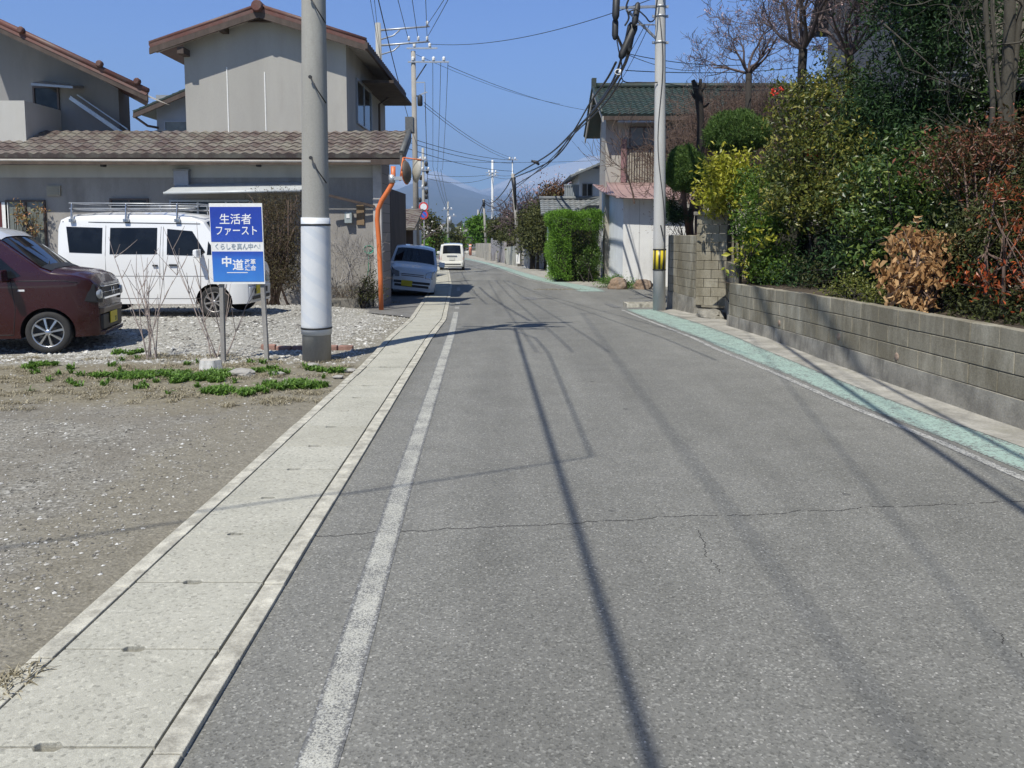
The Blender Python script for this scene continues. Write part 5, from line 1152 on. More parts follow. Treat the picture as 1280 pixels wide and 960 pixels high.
# ---- block walls
t = NT("block_concrete"); c = t.coord(); k = t.ramp(t.attr('v'), [(0, (.30, .275, .215)), (.5, (.37, .34, .27)), (1, (.44, .41, .33))])
k = t.mix(t.ramp(t.noise(t.coord(scale=(1, 1, .35)), 2.4, 6, .7), [(.32, 0.), (.60, .92)]), k, (.175, .155, .112)); k = t.mix(.5, k, t.ramp(t.noise(c, 60, 4, .7), [(.3, .3), (.7, .72)]), 'OVERLAY')
t.bump(t.noise(c, 90, 4, .75), .7, .006); M_BLOCK = t.out(k, .92, .2)
M_CORE = flat("mortar_dark", (.10, .095, .08), .95); M_FOOT = surf("stained_footing", (.24, .225, .19), .92, .4, 3, 50, .8, stain=(.07, .065, .055))
def block_wall(parent, pts, ztop, courses, foot, th=.12, bl=.39, bh=.19, name="blocks", zbot=None, cap=None):
    """pts: plan line of the face, ztop(y)"""
    L = [0]; V = [Vector((x, y, 0)) for x, y in pts]
    for a, b in zip(V, V[1:]): L.append(L[-1]+(b-a).length)
    def at(s):
        for i, (a, b) in enumerate(zip(V, V[1:])):
            if s <= L[i+1] or i == len(V)-2: d = (b-a).normalized(); return a+d*(s-L[i]), d
    m = MB(); core = MB()
    for k in range(courses):
        s = -bl*.5*(k % 2)
        while s < L[-1]:
            s0, s1 = max(0, s)+.004, min(L[-1], s+bl)-.004
            if s1-s0 > .03:
                p0, d0 = at(s0); p1, d1 = at(s1); n0 = Vector((d0.y, -d0.x, 0)); o = random.uniform(-.003, .003)
                zt0 = ztop(p0.y)-k*bh; zt1 = ztop(p1.y)-k*bh; g = .004
                b4 = [p0+n0*o+Vector((0, 0, zt0-bh+g)), p1+n0*o+Vector((0, 0, zt1-bh+g)), p1-n0*th+Vector((0, 0, zt1-bh+g)), p0-n0*th+Vector((0, 0, zt0-bh+g))]
                t4 = [q+Vector((0, 0, (bh-2*g)+(0 if k else random.uniform(-.008, .004)))) for q in b4]; m.hexa(b4, t4)
            s += bl
    m.build(name, M_BLOCK, parent, bevel=.006)
    n = 24
    for i in range(n):
        p0, d0 = at(L[-1]*i/n); p1, d1 = at(L[-1]*(i+1)/n); n0 = Vector((d0.y, -d0.x, 0)); zt0 = ztop(p0.y)-courses*bh; zt1 = ztop(p1.y)-courses*bh
        core.hexa([p0-n0*.012+Vector((0, 0, zt0-.02)), p1-n0*.012+Vector((0, 0, zt1-.02)), p1-n0*(th-.012)+Vector((0, 0, zt1-.02)), p0-n0*(th-.012)+Vector((0, 0, zt0-.02))],
                  [p0-n0*.012+Vector((0, 0, ztop(p0.y)-.015)), p1-n0*.012+Vector((0, 0, ztop(p1.y)-.015)), p1-n0*(th-.012)+Vector((0, 0, ztop(p1.y)-.015)), p0-n0*(th-.012)+Vector((0, 0, ztop(p0.y)-.015))])
    core.build("mortar_core", M_CORE, parent)
    f = MB(); ln = random.Random(4)
    n = max(2, int(L[-1]/.5))
    for i in range(n):
        p0, d0 = at(L[-1]*i/n); p1, d1 = at(L[-1]*(i+1)/n); n0 = Vector((d0.y, -d0.x, 0)); w0, w1 = .045+foot*.0, .045
        f.hexa([p0+n0*w0+Vector((0, 0, zr(p0.y)-.1)), p1+n0*w1+Vector((0, 0, zr(p1.y)-.1)), p1-n0*th+Vector((0, 0, zr(p1.y)-.1)), p0-n0*th+Vector((0, 0, zr(p0.y)-.1))],
               [p0+n0*.022+Vector((0, 0, ztop(p0.y)-courses*bh)), p1+n0*.022+Vector((0, 0, ztop(p1.y)-courses*bh)), p1-n0*th+Vector((0, 0, ztop(p1.y)-courses*bh)), p0-n0*th+Vector((0, 0, ztop(p0.y)-courses*bh))])
    f.build("footing", M_FOOT, parent)
lw = thing("low_block_wall", "low stained concrete block wall running along the right side of the road", "wall", (3.9, 10, 0))
block_wall(lw, [(4.95, -3), (4.52, 2), (4.17, 6.4), (4.05, 8), (3.94, 9.7), (3.85, 14.15)][::-1], lambda y: .80-.10*sm(9, 15, y), 3, .2)
# dark holes broken in a few blocks
for y_, z_ in ((9.6, .34), (8.3, .30), (11.6, .28), (5.9, .30), (5.35, .27)):
    x_ = lerp_tab(WALL[:-1], y_)
    m = MB(); m.lathe([(.001, -.004), (.03, -.006), (.045, .004), (.05, .02)], (x_-.004, y_, z_), 'x', 9); ob = m.build("chipped_patch", surf("fresh_chip", (.27, .20, .15), .95, .4, 20, 80, .6), lw); ob.scale = (1, 1, 1)
hw_ = thing("tall_block_wall", "tall grey block wall with a capped pillar beside the striped pole", "wall", (3.8, 17.5, 0))
HA, HB = (3.72, 18.95), (3.90, 17.0)
block_wall(hw_, [(6.0, 19.05), HA][0:0] or [HA, HB], lambda y: 1.53, 7, .2, th=.14)
block_wall(hw_, [(6.5, 19.2), (3.72, 19.1)], lambda y: 1.53, 7, .2, th=.12, name="return_blocks")
pc = [(3.90, 16.97), (4.36, 16.80)]
p0, p1 = Vector((3.905, 16.98, 0)), Vector((4.47, 16.66, 0)); dd = (p1-p0).normalized(); nn = Vector((dd.y, -dd.x, 0))
m = MB(); ztp = P(888, 268, 16.8).z; L_ = (p1-p0).length
for k in range(10):
    zt0 = ztp-.02-k*.19; zb0 = max(zt0-.182, zr(17)+.12)
    if zb0 > zt0: break
    sp_ = [0, .5, 1] if k % 2 == 0 else [0, .26, .74, 1]
    for u0, u1 in zip(sp_, sp_[1:]):
        a, b = p0+dd*(L_*u0+.004), p0+dd*(L_*u1-.004); m.hexa([a+Vector((0, 0, zb0)), b+Vector((0, 0, zb0)), b-nn*.4+Vector((0, 0, zb0)), a-nn*.4+Vector((0, 0, zb0))], [a+Vector((0, 0, zt0)), b+Vector((0, 0, zt0)), b-nn*.4+Vector((0, 0, zt0)), a-nn*.4+Vector((0, 0, zt0))])
m.build("pillar", M_BLOCK, hw_, bevel=.006)
m = MB(); a, b = p0-dd*.06+nn*.06, p1+dd*.06+nn*.06; m.hexa([a+Vector((0, 0, ztp-.018)), b+Vector((0, 0, ztp-.018)), b-nn*.5+Vector((0, 0, ztp-.018)), a-nn*.5+Vector((0, 0, ztp-.018))], [a+Vector((0, 0, ztp+.06)), b+Vector((0, 0, ztp+.06)), b-nn*.5+Vector((0, 0, ztp+.07)), a-nn*.5+Vector((0, 0, ztp+.07))]); m.build("pillar_cap", M_FOOT, hw_, bevel=.015)
m = MB(); a, b = p0+nn*.03-dd*.02, p1+nn*.03; m.hexa([a+Vector((0, 0, zr(17)-.1)), b+Vector((0, 0, zr(17)-.1)), b-nn*.4+Vector((0, 0, zr(17)-.1)), a-nn*.4+Vector((0, 0, zr(17)-.1))], [a+Vector((0, 0, zr(17)+.115)), b+Vector((0, 0, zr(17)+.115)), b-nn*.4+Vector((0, 0, zr(17)+.115)), a-nn*.4+Vector((0, 0, zr(17)+.115))]); m.build("pillar_foot", M_FOOT, hw_)
# link wall closing the gap between pillar and low wall, and the rubble at its foot
lk = thing("link_wall", "short dark block wall joining the capped pillar to the low wall", "wall", (4.2, 15.8, 0)); block_wall(lk, [(4.46, 16.6), (3.99, 14.3)], lambda y: 1.0, 4, .2, th=.12)
def rock(name, label, c, r, mat, group=None, seed=1, cat="rock"):
    bm = bmesh.new(); bmesh.ops.create_icosphere(bm, subdivisions=3, radius=1); rg = random.Random(seed)
    off = Vector((rg.random()*9, rg.random()*9, rg.random()*9)); from mathutils import noise as NZ
    for v in bm.verts:
        k = 1+.32*NZ.noise(v.co*1.1+off)+.10*NZ.noise(v.co*3.1+off); co = v.co*k
        for q in range(5):
            pass
        co = Vector((round(co.x*2.6)/2.6*.35+co.x*.65, co.y, round(co.z*2.2)/2.2*.3+co.z*.7)); v.co = Vector((co.x*r[0], co.y*r[1], co.z*r[2]))
    me = bpy.data.meshes.new(name); bm.to_mesh(me); bm.free(); o = bpy.data.objects.new(name, me); COL.objects.link(o); o.location = c; me.materials.append(mat)
    for p in me.polygons: p.use_smooth = False
    return tag(o, label, cat, group)
M_ROCKB = surf("brown_rock", (.25, .175, .12), .9, .35, 3, 30, .8, stain=(.16, .15, .14)); M_ROCKG = surf("grey_rock", (.28, .27, .26), .9, .3, 3, 30, .8)
c_ = G(772, 361); rock("garden_rock", "brown boulder left of the pair at the foot of the white shed", (c_.x, c_.y-.1, c_.z+.12), (.36, .26, .28), M_ROCKB, None, 3)
c_ = G(803, 361); rock("garden_rock", "brown boulder right of the pair at the foot of the white shed", (c_.x, c_.y-.1, c_.z+.10), (.36, .26, .24), M_ROCKB, None, 8)
rock("corner_rubble", "dark rubble lump at the foot of the capped pillar", (4.0, 16.1, zr(16)+.03), (.30, .45, .14), M_FOOT, None, 5)
for i, (px, py, r, lab) in enumerate(((195, 467, .10, "flat grey stone lying left of the white stump"), (300, 466, .17, "flat pale stone lying right of the white stump"), (390, 456, .10, "small pale stone before the concrete pole's foot"), (423, 470, .06, "small white stone between the concrete pole and the gutter"), (437, 462, .08, "pale stone near the gutter beside the concrete pole"), (345, 466, .09, "pale stone between the sign posts and the pole"))):
    c_ = G(px, py); rock("small_stone", lab, (c_.x, c_.y, zg(c_.x, c_.y)-.01), (r, r*.7, r*.35), surf("pale_small_rock", (.30, .285, .26), .9, .2, 8, 40, .5), "stones at the edge of the lot", 20+i)
# tree stump
c_ = G(263, 459); sp_t = thing("tree_stump", "small whitish sawn stump standing by the left post of the blue sign", "stump", (c_.x, c_.y, c_.z-.03))
m = MB(); n_ = 28
def st(u, v): a = u*6.2832; r = .115*(1+.09*math.sin(a*5+1)+.05*math.sin(a*11))*(1.12-.12*v); return (r*math.cos(a), r*math.sin(a)*.8, v*.12)
m.grid(st, 28, 3); m.build("bark", surf("white_bark", (.52, .51, .48), .9, .25, 10, 40, .6, streak=True), sp_t, local=True)
m = MB(); m.add([(st(i/28, 1)[0], st(i/28, 1)[1], .12) for i in range(28)], [list(range(28))], .5); m.build("cut_face", surf("cut_wood", (.45, .42, .37), .9, .2, 30, 60, .3), sp_t, local=True)
# brick edging behind the sign
m = MB(); x = P(318, 440, 10.7).x
for i in range(6):
    m.box(x, x+.2, 10.95+random.uniform(-.03, .03), 11.05, zg(x, 11)-.06, zg(x, 11)+.035+random.uniform(-.02, .01)); x += .215
tag(m.build("brick_edging", surf("old_brick", (.26, .15, .12), .9, .3, 6, 50, .6), bevel=.012), "row of old reddish bricks edging the gravel behind the blue sign", "edging")
# pale trim board by the planter, junk by the hedge
a_ = G(414, 381); m = MB(); m.box(a_.x, a_.x+.45, a_.y, a_.y+.07, zg(a_.x, a_.y)-.02, zg(a_.x, a_.y)+.05); tag(m.build("pale_plank", flat("pale_blue_plank", (.42, .52, .50), .6), bevel=.01), "pale blue plank lying on the ground between pole and planter", "plank")
jk = G(350, 374)
for i in range(7):
    m = MB(); x, y = jk.x-1.0+i*.32, jk.y+.9+random.uniform(-.3, .4); z = zg(x, y)-.03; m.bar((x-.4, y, z+.08+.05*(i % 3)), (x+.45, y+random.uniform(-.2, .3), z+.12+.1*(i % 4)), .05+.02*(i % 2), .04)
    tag(m.build("scrap_timber", surf("scrap_wood_%d" % (i % 3), [(.09, .08, .07), (.20, .16, .13), (.36, .34, .32)][i % 3], .9, .3, 6, 50, .3)), "old timber offcut lying in the pile under the brown thicket", "timber", "scrap timber heaped under the thicket by the house")
# ================================================================ GARDEN, TREES, HEDGES
L_ = leafmat
M_CAM = L_("camellia_leaf", [(0, (.018, .028, .008)), (.35, (.05, .070, .014)), (.65, (.15, .165, .028)), (1, (.38, .31, .07))], .42, .2, .4)
M_GLOSS = L_("glossy_green_leaf", [(0, (.014, .028, .008)), (.45, (.042, .085, .016)), (.78, (.12, .17, .03)), (1, (.26, .29, .07))], .38, .15, .45)
M_BRIGHT = L_("bright_green_leaf", [(0, (.03, .06, .012)), (.5, (.08, .155, .02)), (1, (.20, .29, .04))], .45, .25, .4)
M_YEL = L_("yellow_green_leaf", [(0, (.12, .15, .02)), (.4, (.30, .32, .03)), (1, (.55, .50, .07))], .4, .3, .4)
M_CONIF = L_("conifer_leaf", [(0, (.008, .022, .009)), (.6, (.022, .055, .016)), (1, (.05, .10, .025))], .6, .1, .3)
M_PINE = L_("clipped_pine_leaf", [(0, (.035, .075, .018)), (.5, (.085, .155, .035)), (1, (.16, .25, .06))], .6, .25, .3)
M_TAN_L = L_("dried_leaf", [(0, (.20, .095, .04)), (.5, (.45, .26, .11)), (1, (.66, .46, .25))], .6, .3, .3)
M_REDL = L_("red_leaf", [(0, (.05, .045, .015)), (.35, (.15, .06, .02)), (.65, (.38, .07, .025)), (1, (.62, .18, .035))], .4, .25, .4)
M_RED2 = L_("dull_red_leaf", [(0, (.03, .04, .012)), (.45, (.07, .055, .02)), (.8, (.18, .06, .035)), (1, (.30, .10, .06))], .45, .2, .4)
M_HEDGE = L_("hedge_leaf", [(0, (.06, .13, .015)), (.5, (.12, .25, .025)), (1, (.20, .38, .04))], .55, .25, .3)
M_OLIVE = L_("olive_leaf", [(0, (.025, .032, .010)), (.5, (.065, .075, .02)), (1, (.13, .13, .035))], .55, .15, .3)
M_BRNL = L_("withered_leaf", [(0, (.045, .035, .02)), (.5, (.10, .075, .045)), (1, (.16, .15, .07))], .7, .15, .2)
M_BARK = surf("grey_bark", (.062, .055, .042), .9, .3, 5, 50, .6, streak=True); M_BARK2 = surf("dark_bark", (.022, .018, .015), .9, .3, 5, 50, .6, streak=True)
M_TWIG = surf("pinkish_twig", (.11, .082, .078), .85, .25, 6, 50, .1); M_TWIGB = surf("brown_twig", (.135, .09, .07), .85, .3, 6, 50, .1)
M_BLOS = L_("plum_blossom", [(0, (.50, .28, .28)), (.6, (.70, .48, .47)), (1, (.85, .72, .70))], .6, .3, .2)
M_WBLOS = L_("white_blossom", [(0, (.6, .58, .52)), (1, (.85, .84, .80))], .6, .3, .2)
# soil of the raised garden
m = MB(); gx = [0, .5, 1.5, 3, 5, 9, 14]
ys_ = [-3+i*.75 for i in range(27)]
def gsoil(x, y): return .62+.25*sm(0, 3, x)+.06*math.sin(x*2+y)
w = len(gx); m.add([(lerp_tab(WALL[:-1]+[(19, 3.95)], y)+.12+x, y, gsoil(x, y)) for y in ys_ for x in gx], [[j*w+i, j*w+i+1, (j+1)*w+i+1, (j+1)*w+i] for j in range(len(ys_)-1) for i in range(w-1)], .5, True)
struct(m.build("garden_soil", surf("garden_soil", (.06, .045, .03), .95, .4, 4, 40, .8)))
m = MB(); m.box(5.0, 18, 16.9, 17.0, -.3, 1.75); tag(m.build("garden_back_wall", surf('shade_dark_block', (.05, .048, .038), .95, .4, 4, 40, .6)), "plain block wall closing the back of the garden behind the shrubs", "wall")  # dark block colour stands for the shade behind the shrubs

def bush(name, label, cat, blobs, n, size, mat, clump=.16, per=30, stems=5, droop=.1, width=.5, shell=.45, group=None, base=None, barkm=None, up=.25, fold=.25, bias=None, curl=0.):
    b0 = base or Vector((sum(b[0][0] for b in blobs)/len(blobs), sum(b[0][1] for b in blobs)/len(blobs), .6))
    t = thing(name, label, cat, tuple(b0), 0, group)
    C, v = clump_points(blobs, n, clump, per, shell)
    if bias: v = np.clip(v*bias[1]+bias[0], 0, 1)
    leaf_cloud("foliage", C, size, mat, t, up, droop, width, v, fold=fold, curl=curl)
    rg = random.Random(len(blobs)*7+n); m = MB()
    for i in range(stems):
        c, r = blobs[i % len(blobs)]; e = Vector(c)+Vector((rg.gauss(0, r[0]*.4), rg.gauss(0, r[1]*.4), r[2]*.5)); s = Vector(b0)+Vector((rg.gauss(0, .1), rg.gauss(0, .1), -.05)); q = s.lerp(e, .5)+Vector((rg.gauss(0, .1), rg.gauss(0, .1), .05))
        m.tube([s, s.lerp(q, .5)+Vector((rg.gauss(0, .03), 0, 0)), q, e], [.03, .024, .017, .006], 6)
        for k in range(6):
            c2, r2 = blobs[rg.randrange(len(blobs))]; e2 = Vector(c2)+Vector((rg.gauss(0, r2[0]*.55), rg.gauss(0, r2[1]*.55), rg.gauss(0, r2[2]*.5))); m.tube([q, q.lerp(e2, .5)+Vector((rg.gauss(0, .05), rg.gauss(0, .05), .04)), e2], [.012, .008, .003], 4)
    if stems: m.build("stems", barkm or M_BARK2, t)
    return t
def B(px, py, Y, rx, rz, ry=None): return (tuple(P(px, py, Y)), (rx, ry or rx, rz))
bush("yellow_laurel", "yellow green laurel bush rising over the capped pillar", "shrub", [B(912, 212, 16.6, .55, .42), B(893, 236, 16.5, .40, .38), B(932, 232, 16.5, .36, .42), B(908, 252, 16.6, .42, .22)], 3600, .105, M_YEL, .11, 22, 5, .15, .42, bias=(.1, .95), curl=.2, base=Vector((4.9, 17.8, .3)))
bush("green_laurel", "bright green laurel bush spilling over the left end of the low wall", "shrub", [B(957, 232, 15.2, .55, .45), B(945, 275, 14.9, .45, .6), B(962, 300, 14.7, .5, .6), B(945, 330, 14.4, .3, .35), B(970, 335, 14.0, .35, .3), B(985, 255, 15.0, .55, .5)], 14000, .058, M_BRIGHT, .10, 46, 6, .1, .5, .6, bias=(0, 1.))
bush("variegated_sprig", "few pale yellow leaves hanging in front of the green laurel", "shrub", [B(928, 318, 14.3, .22, .22), B(948, 300, 14.2, .25, .2), B(922, 343, 14.2, .12, .12)], 130, .12, M_YEL, .12, 7, 2, .5, .5)
bush("camellia_bush", "tall camellia with yellowing leaves at the left of the garden thicket", "shrub", [B(1012, 150, 14.4, .75, .75), B(1050, 110, 14.8, .7, .5), B(1000, 215, 14.0, .7, .8), B(1045, 200, 13.6, .8, .8), B(1010, 245, 13.4, .6, .45), B(1060, 245, 12.8, .7, .55), B(1085, 240, 12.5, .6, .6)], 16000, .075, M_CAM, .12, 42, 9, .15, .5, .62, bias=(.05, .95))
bush("glossy_camellia", "dark glossy camellia in the middle of the garden thicket", "shrub", [B(1110, 250, 11.4, .6, .6), B(1140, 215, 11.4, .6, .5), B(1170, 265, 10.8, .6, .6), B(1100, 300, 11.2, .55, .45), B(1150, 310, 10.9, .6, .45), B(1200, 240, 10.6, .5, .5), B(1200, 300, 10.3, .5, .5)], 14000, .075, M_GLOSS, .115, 42, 7, .1, .5, .62)
bush("feathery_cypress", "feathery dark green cypress behind the camellias", "conifer", [B(1090, 150, 13.6, .55, .9), B(1120, 190, 13.2, .7, .6), B(1150, 160, 13.2, .8, .5), B(1080, 205, 13.4, .5, .5)], 20000, .085, M_CONIF, .16, 50, 3, .0, .28, .3, up=.1, bias=(.25, .75))
bush("tall_conifer", "tall dark conifer hanging into the top of the picture", "conifer", [B(1140, 20, 13.0, .65, .7), B(1170, 50, 12.6, .7, .6), B(1145, -60, 13.0, .8, .9), B(1180, -40, 12.8, 1.0, .8), B(1145, 85, 12.8, .5, .3), B(1200, 20, 12.6, .7, .6), B(1160, -160, 13, 1.1, 1.0)], 20000, .10, M_CONIF, .2, 60, 2, .3, .26, .3, base=Vector((6.9, 13.6, .6)), up=.1)
m = MB(); t_ = bpy.data.objects["tall_conifer"]; m.tube([(6.9, 13.6, .5), (6.85, 13.5, 3), (6.8, 13.4, 7.5)], [.14, .12, .05], 8); m.build("trunk", M_BARK2, t_)
bush("fern_leaved_shrub", "low dark green shrub in the heart of the thicket", "shrub", [B(1080, 320, 12.2, .6, .4), B(1130, 340, 11.3, .5, .35), B(1180, 350, 10.4, .5, .4), B(1010, 350, 13.4, .5, .25)], 9000, .07, M_CONIF, .16, 30, 3, .1, .4, bias=(.1, .9))
bush("small_euonymus", "small yellow green bush drooping over the top of the low wall", "shrub", [B(1066, 362, 10.6, .24, .2), B(1090, 372, 10.3, .24, .2), B(1082, 388, 9.9, .14, .18, .2), B(1050, 372, 10.8, .2, .16), B(1110, 378, 10.1, .2, .14)], 3600, .038, L_("euonymus_leaf", [(0, (.05, .07, .015)), (.5, (.13, .15, .03)), (1, (.26, .25, .06))], .4, .25), .07, 22, 4, .1, .5)
bush("dried_hydrangea", "shrub of big curled tan dead leaves above the low wall", "shrub", [B(1130, 300, 9.7, .22, .16), B(1160, 305, 9.5, .28, .16), B(1120, 335, 9.6, .22, .2), B(1160, 335, 9.3, .24, .2), B(1125, 365, 9.4, .16, .14), B(1155, 375, 9.2, .14, .14), B(1185, 300, 9.5, .16, .1)], 950, .085, M_TAN_L, .06, 9, 10, 1.7, .5, .5, fold=.6, barkm=M_TWIGB, curl=.8)
bush("red_nandina", "nandina with red and orange leaves at the right end of the low wall", "shrub", [B(1262, 240, 8.6, .30, .16), B(1275, 275, 8.3, .26, .2), B(1250, 345, 8.4, .3, .15), B(1285, 360, 8.0, .25, .22), B(1240, 360, 8.6, .2, .12), B(1235, 285, 8.8, .14, .12), B(1200, 345, 9.0, .14, .1), B(1290, 310, 8.2, .2, .3)], 1150, .060, M_REDL, .08, 14, 4, .3, .36, .3, barkm=M_TWIGB, bias=(.05, .9))
bush("copper_nandina", "dull copper leaved shrub below the bare tall trunks", "shrub", [B(1215, 185, 9.8, .45, .25), B(1255, 190, 9.4, .4, .22), B(1190, 205, 10.0, .4, .25), B(1240, 225, 9.6, .4, .25), B(1275, 165, 9.4, .3, .25)], 5000, .062, M_RED2, .13, 20, 5, .3, .36, .3, barkm=M_TWIGB, bias=(.1, .9))
bush("olive_shrub", "dark olive shrub filling the right end of the garden", "shrub", [B(1235, 290, 9.2, .45, .4), B(1265, 310, 8.8, .45, .45), B(1225, 330, 9.3, .4, .4), B(1285, 250, 9.0, .4, .5), B(1240, 380, 8.9, .35, .2)], 10000, .052, M_OLIVE, .10, 40, 6, .1, .45, .6, bias=(0, .8))
bush("back_evergreen", "dark evergreen mass at the back of the garden thicket", "shrub", [B(1170, 150, 15.2, 1.0, .8), B(1230, 200, 13.0, 1.2, 1.0), B(1070, 250, 15.4, 1.0, 1.1), B(1270, 130, 12.5, 1.0, 1.2), B(1190, 260, 12.8, 1.2, 1.0)], 22000, .095, M_GLOSS, .25, 40, 4, .1, .45, bias=(0, .5))
bush("low_thicket", "dark leafy undergrowth just behind the top of the low wall", "shrub", [B(1000, 345, 14.2, .5, .3), B(1215, 395, 9.2, .5, .25), B(1270, 400, 8.2, .5, .25), B(1180, 385, 9.9, .4, .2), B(1040, 350, 12.9, .6, .25)], 6500, .06, M_OLIVE, .13, 30, 4, .1, .45, bias=(-.1, .7))
bush("azalea_bush", "round green bush on the raised soil near the road's right edge, closest to the viewer", "shrub", [((5.3, 4.2, 1.15), (.6, .8, .45)), ((5.7, 3.2, 1.1), (.5, .6, .4))], 9000, .05, M_BRIGHT, .1, 40, 5, .1, .5)
bush("holly_bush", "tall dark green bush on the raised soil beyond the right end of the red nandina", "shrub", [((5.9, 6.2, 1.6), (.7, .9, .9)), ((6.6, 5.2, 1.5), (.8, .8, .8)), ((6.2, 7.3, 1.9), (.7, .7, 1.0))], 14000, .065, M_GLOSS, .12, 40, 5, .1, .5)
# a few blossoms of the camellias
C, v = clump_points([B(1010, 150, 13.8, .7, .7), B(1045, 220, 12.9, .7, .6), B(1230, 320, 8.6, .4, .3)], 26, .05, 4, .9)
for cc in C[:14]: pass
t_ = bpy.data.objects["camellia_bush"]; leaf_cloud("blossom", np.repeat(C[:9], 7, 0)+RNG.normal(size=(63, 3))*.012, .05, flat("red_petal", (.55, .04, .02), .5), t_, .2, 0, .8)
# topiary pine with round clipped heads
tp = thing("topiary_pine", "clipped pine with two rounded dark green heads behind the tall block wall", "tree", (4.7, 19.6, zr(19)))
for c_, r_ in (((P(920, 170, 19.6)), (.78, .75, .58)), ((P(856, 216, 19.0)), (.46, .46, .60))):
    n = 20000; u = RNG.normal(size=(n, 3)); u /= np.linalg.norm(u, axis=1)[:, None]; rad = (1-.35*RNG.uniform(0, 1, (n, 1))**2)*(1+.05*np.sin(u[:, :1]*9)+.05*np.sin(u[:, 1:2]*11+u[:, 2:]*7)); u[:, 2] = np.where(u[:, 2] < -.45, u[:, 2]*.7, u[:, 2])
    C = np.array(c_)+u*rad*np.array(r_); leaf_cloud("clipped_head", C, .085, M_PINE, tp, .2, -.5, .16)
b_ = Vector((4.55, 19.7, zr(19))); m = MB()
m.tube([b_, P(862, 280, 19.6), P(866, 255, 19.6), P(892, 230, 19.6), P(915, 195, 19.6)], [.10, .09, .08, .06, .05], 8); m.tube([P(862, 300, 19.5), P(856, 260, 19.3), P(854, 225, 19.0)], [.07, .06, .04], 8); m.tube([P(868, 330, 19.3), P(870, 300, 19.3), P(872, 262, 19.4)], [.06, .05, .04], 7)
m.build("trunk", surf("reddish_bark", (.13, .075, .055), .9, .3, 5, 50, .6, streak=True), tp)
bush("small_pine_branch", "small dark pine pad beside the striped pole above the tall wall", "tree", [B(845, 270, 19.4, .35, .14), B(838, 256, 19.4, .2, .1)], 2600, .09, M_CONIF, .09, 40, 1, 0, .16, .2, base=Vector((4.3, 19.5, zr(19))))
# pollarded trunk
pl_ = thing("pollarded_tree", "pollarded tree with a knobbly cut top behind the topiary pine", "tree", tuple(P(873, 330, 21)))
m = MB(); m.tube([P(873, 330, 21), P(874, 250, 21), P(875, 190, 21), P(876, 150, 21), P(873, 118, 21), P(866, 100, 21)], [.12, .11, .10, .09, .11, .05], 8)
for a in ((P(873, 118, 21), P(881, 104, 21), .06), (P(875, 130, 21), P(862, 112, 21), .04), (P(876, 135, 21), P(886, 129, 21), .035), (P(875, 165, 21), P(888, 158, 21), .03), (P(873, 118, 21), P(876, 99, 21), .05)): m.tube([a[0], a[0].lerp(a[1], .6)+Vector((0, 0, -.03)), a[1]], [a[2], a[2]*.9, a[2]*.8], 6)
m.build("trunk", M_BARK2, pl_)
# bare thicket of brown twigs
def bare(name, label, cat, base, d, L, rad, lv, seed, mat, split=3, bend=.35, shrink=.68, up=.15, blossom=None, nb=0, n=5, minr=.004, parts=1, group=None, bs=.035, seg=4):
    rg = random.Random(seed); t = thing(name, label, cat, tuple(base), 0, group); paths, tips = [], []
    for k in range(parts): grow(Vector(base)+Vector((rg.gauss(0, .04*parts), rg.gauss(0, .04*parts), 0)), Vector(d)+Vector((rg.gauss(0, .12*(parts > 1)*3), rg.gauss(0, .12*(parts > 1)*3), 0)), L, rad, lv, rg, paths, tips, split, bend, shrink, up, seg, minr)
    limbs(paths, n).build("branches", mat, t)
    if blossom:
        allp = [p for pts, rs in paths if rs[0] < .03 for p in pts[1:]]; idx = RNG.integers(0, len(allp), nb); C = np.array([tuple(allp[i]) for i in idx])+RNG.normal(size=(nb, 3))*.015
        C = np.repeat(C, 4, 0)+RNG.normal(size=(nb*4, 3))*bs*.25; leaf_cloud("blossom", C, bs, blossom, t, .2, 0, .8)
    return t
bare("bare_plum_tree", "bare plum tree with pink buds, left of the two dark knobbly trunks", "tree", P(934, 200, 18.0)+Vector((0, 0, 0)), (.02, 0, 1), 1.5, .11, 0, 11, M_BARK2, group=None)
t1 = [o for o in bpy.data.objects if o.name == "bare_plum_tree"][0]
def plum(t, base, fork, seed, L, nb, lv=4, spread=6, up=.10, minr=.0045):
    rg = random.Random(seed); paths, tips = [], []; b, f = Vector(base), Vector(fork)
    m = MB(); m.tube([b, b.lerp(f, .35)+Vector((.06, 0, 0)), b.lerp(f, .7)+Vector((-.05, .03, 0)), f], [.11, .09, .08, .085], 8); m.build("trunk", M_BARK2, t)
    for k in range(spread):
        a = 6.28*k/spread+rg.uniform(-.3, .3); grow(f, (math.cos(a)*.9, math.sin(a)*.8, rg.uniform(.35, 1.3)), L*rg.uniform(.7, 1.1), .040, lv, rg, paths, tips, 3, .42, .70, up, 4, minr)
    limbs(paths, 5).build("branches", M_TWIG, t)
    allp = [p for pts, rs in paths if rs[0] < .025 for p in pts[1:]]; idx = RNG.integers(0, len(allp), nb); C = np.array([tuple(allp[i]) for i in idx])
    C = np.repeat(C, 4, 0)+RNG.normal(size=(nb*4, 3))*.012; leaf_cloud("blossom", C, .030, M_BLOS, t, .2, 0, .8)
for o in list(t1.children): bpy.data.objects.remove(o)
t1.location = (P(941, 330, 21.5).x, 21.5, zr(21))
plum(t1, t1.location, P(936, 92, 21.5), 5, 1.15, 300, 4, 8)
t2 = thing("bare_plum_tree", "larger bare plum tree with pink buds spreading against the sky above the camellia", "tree", (P(1000, 330, 15.5).x, 15.5, .6)); plum(t2, t2.location, P(1004, 62, 15.5), 21, 1.35, 620, 4, 10, .16)
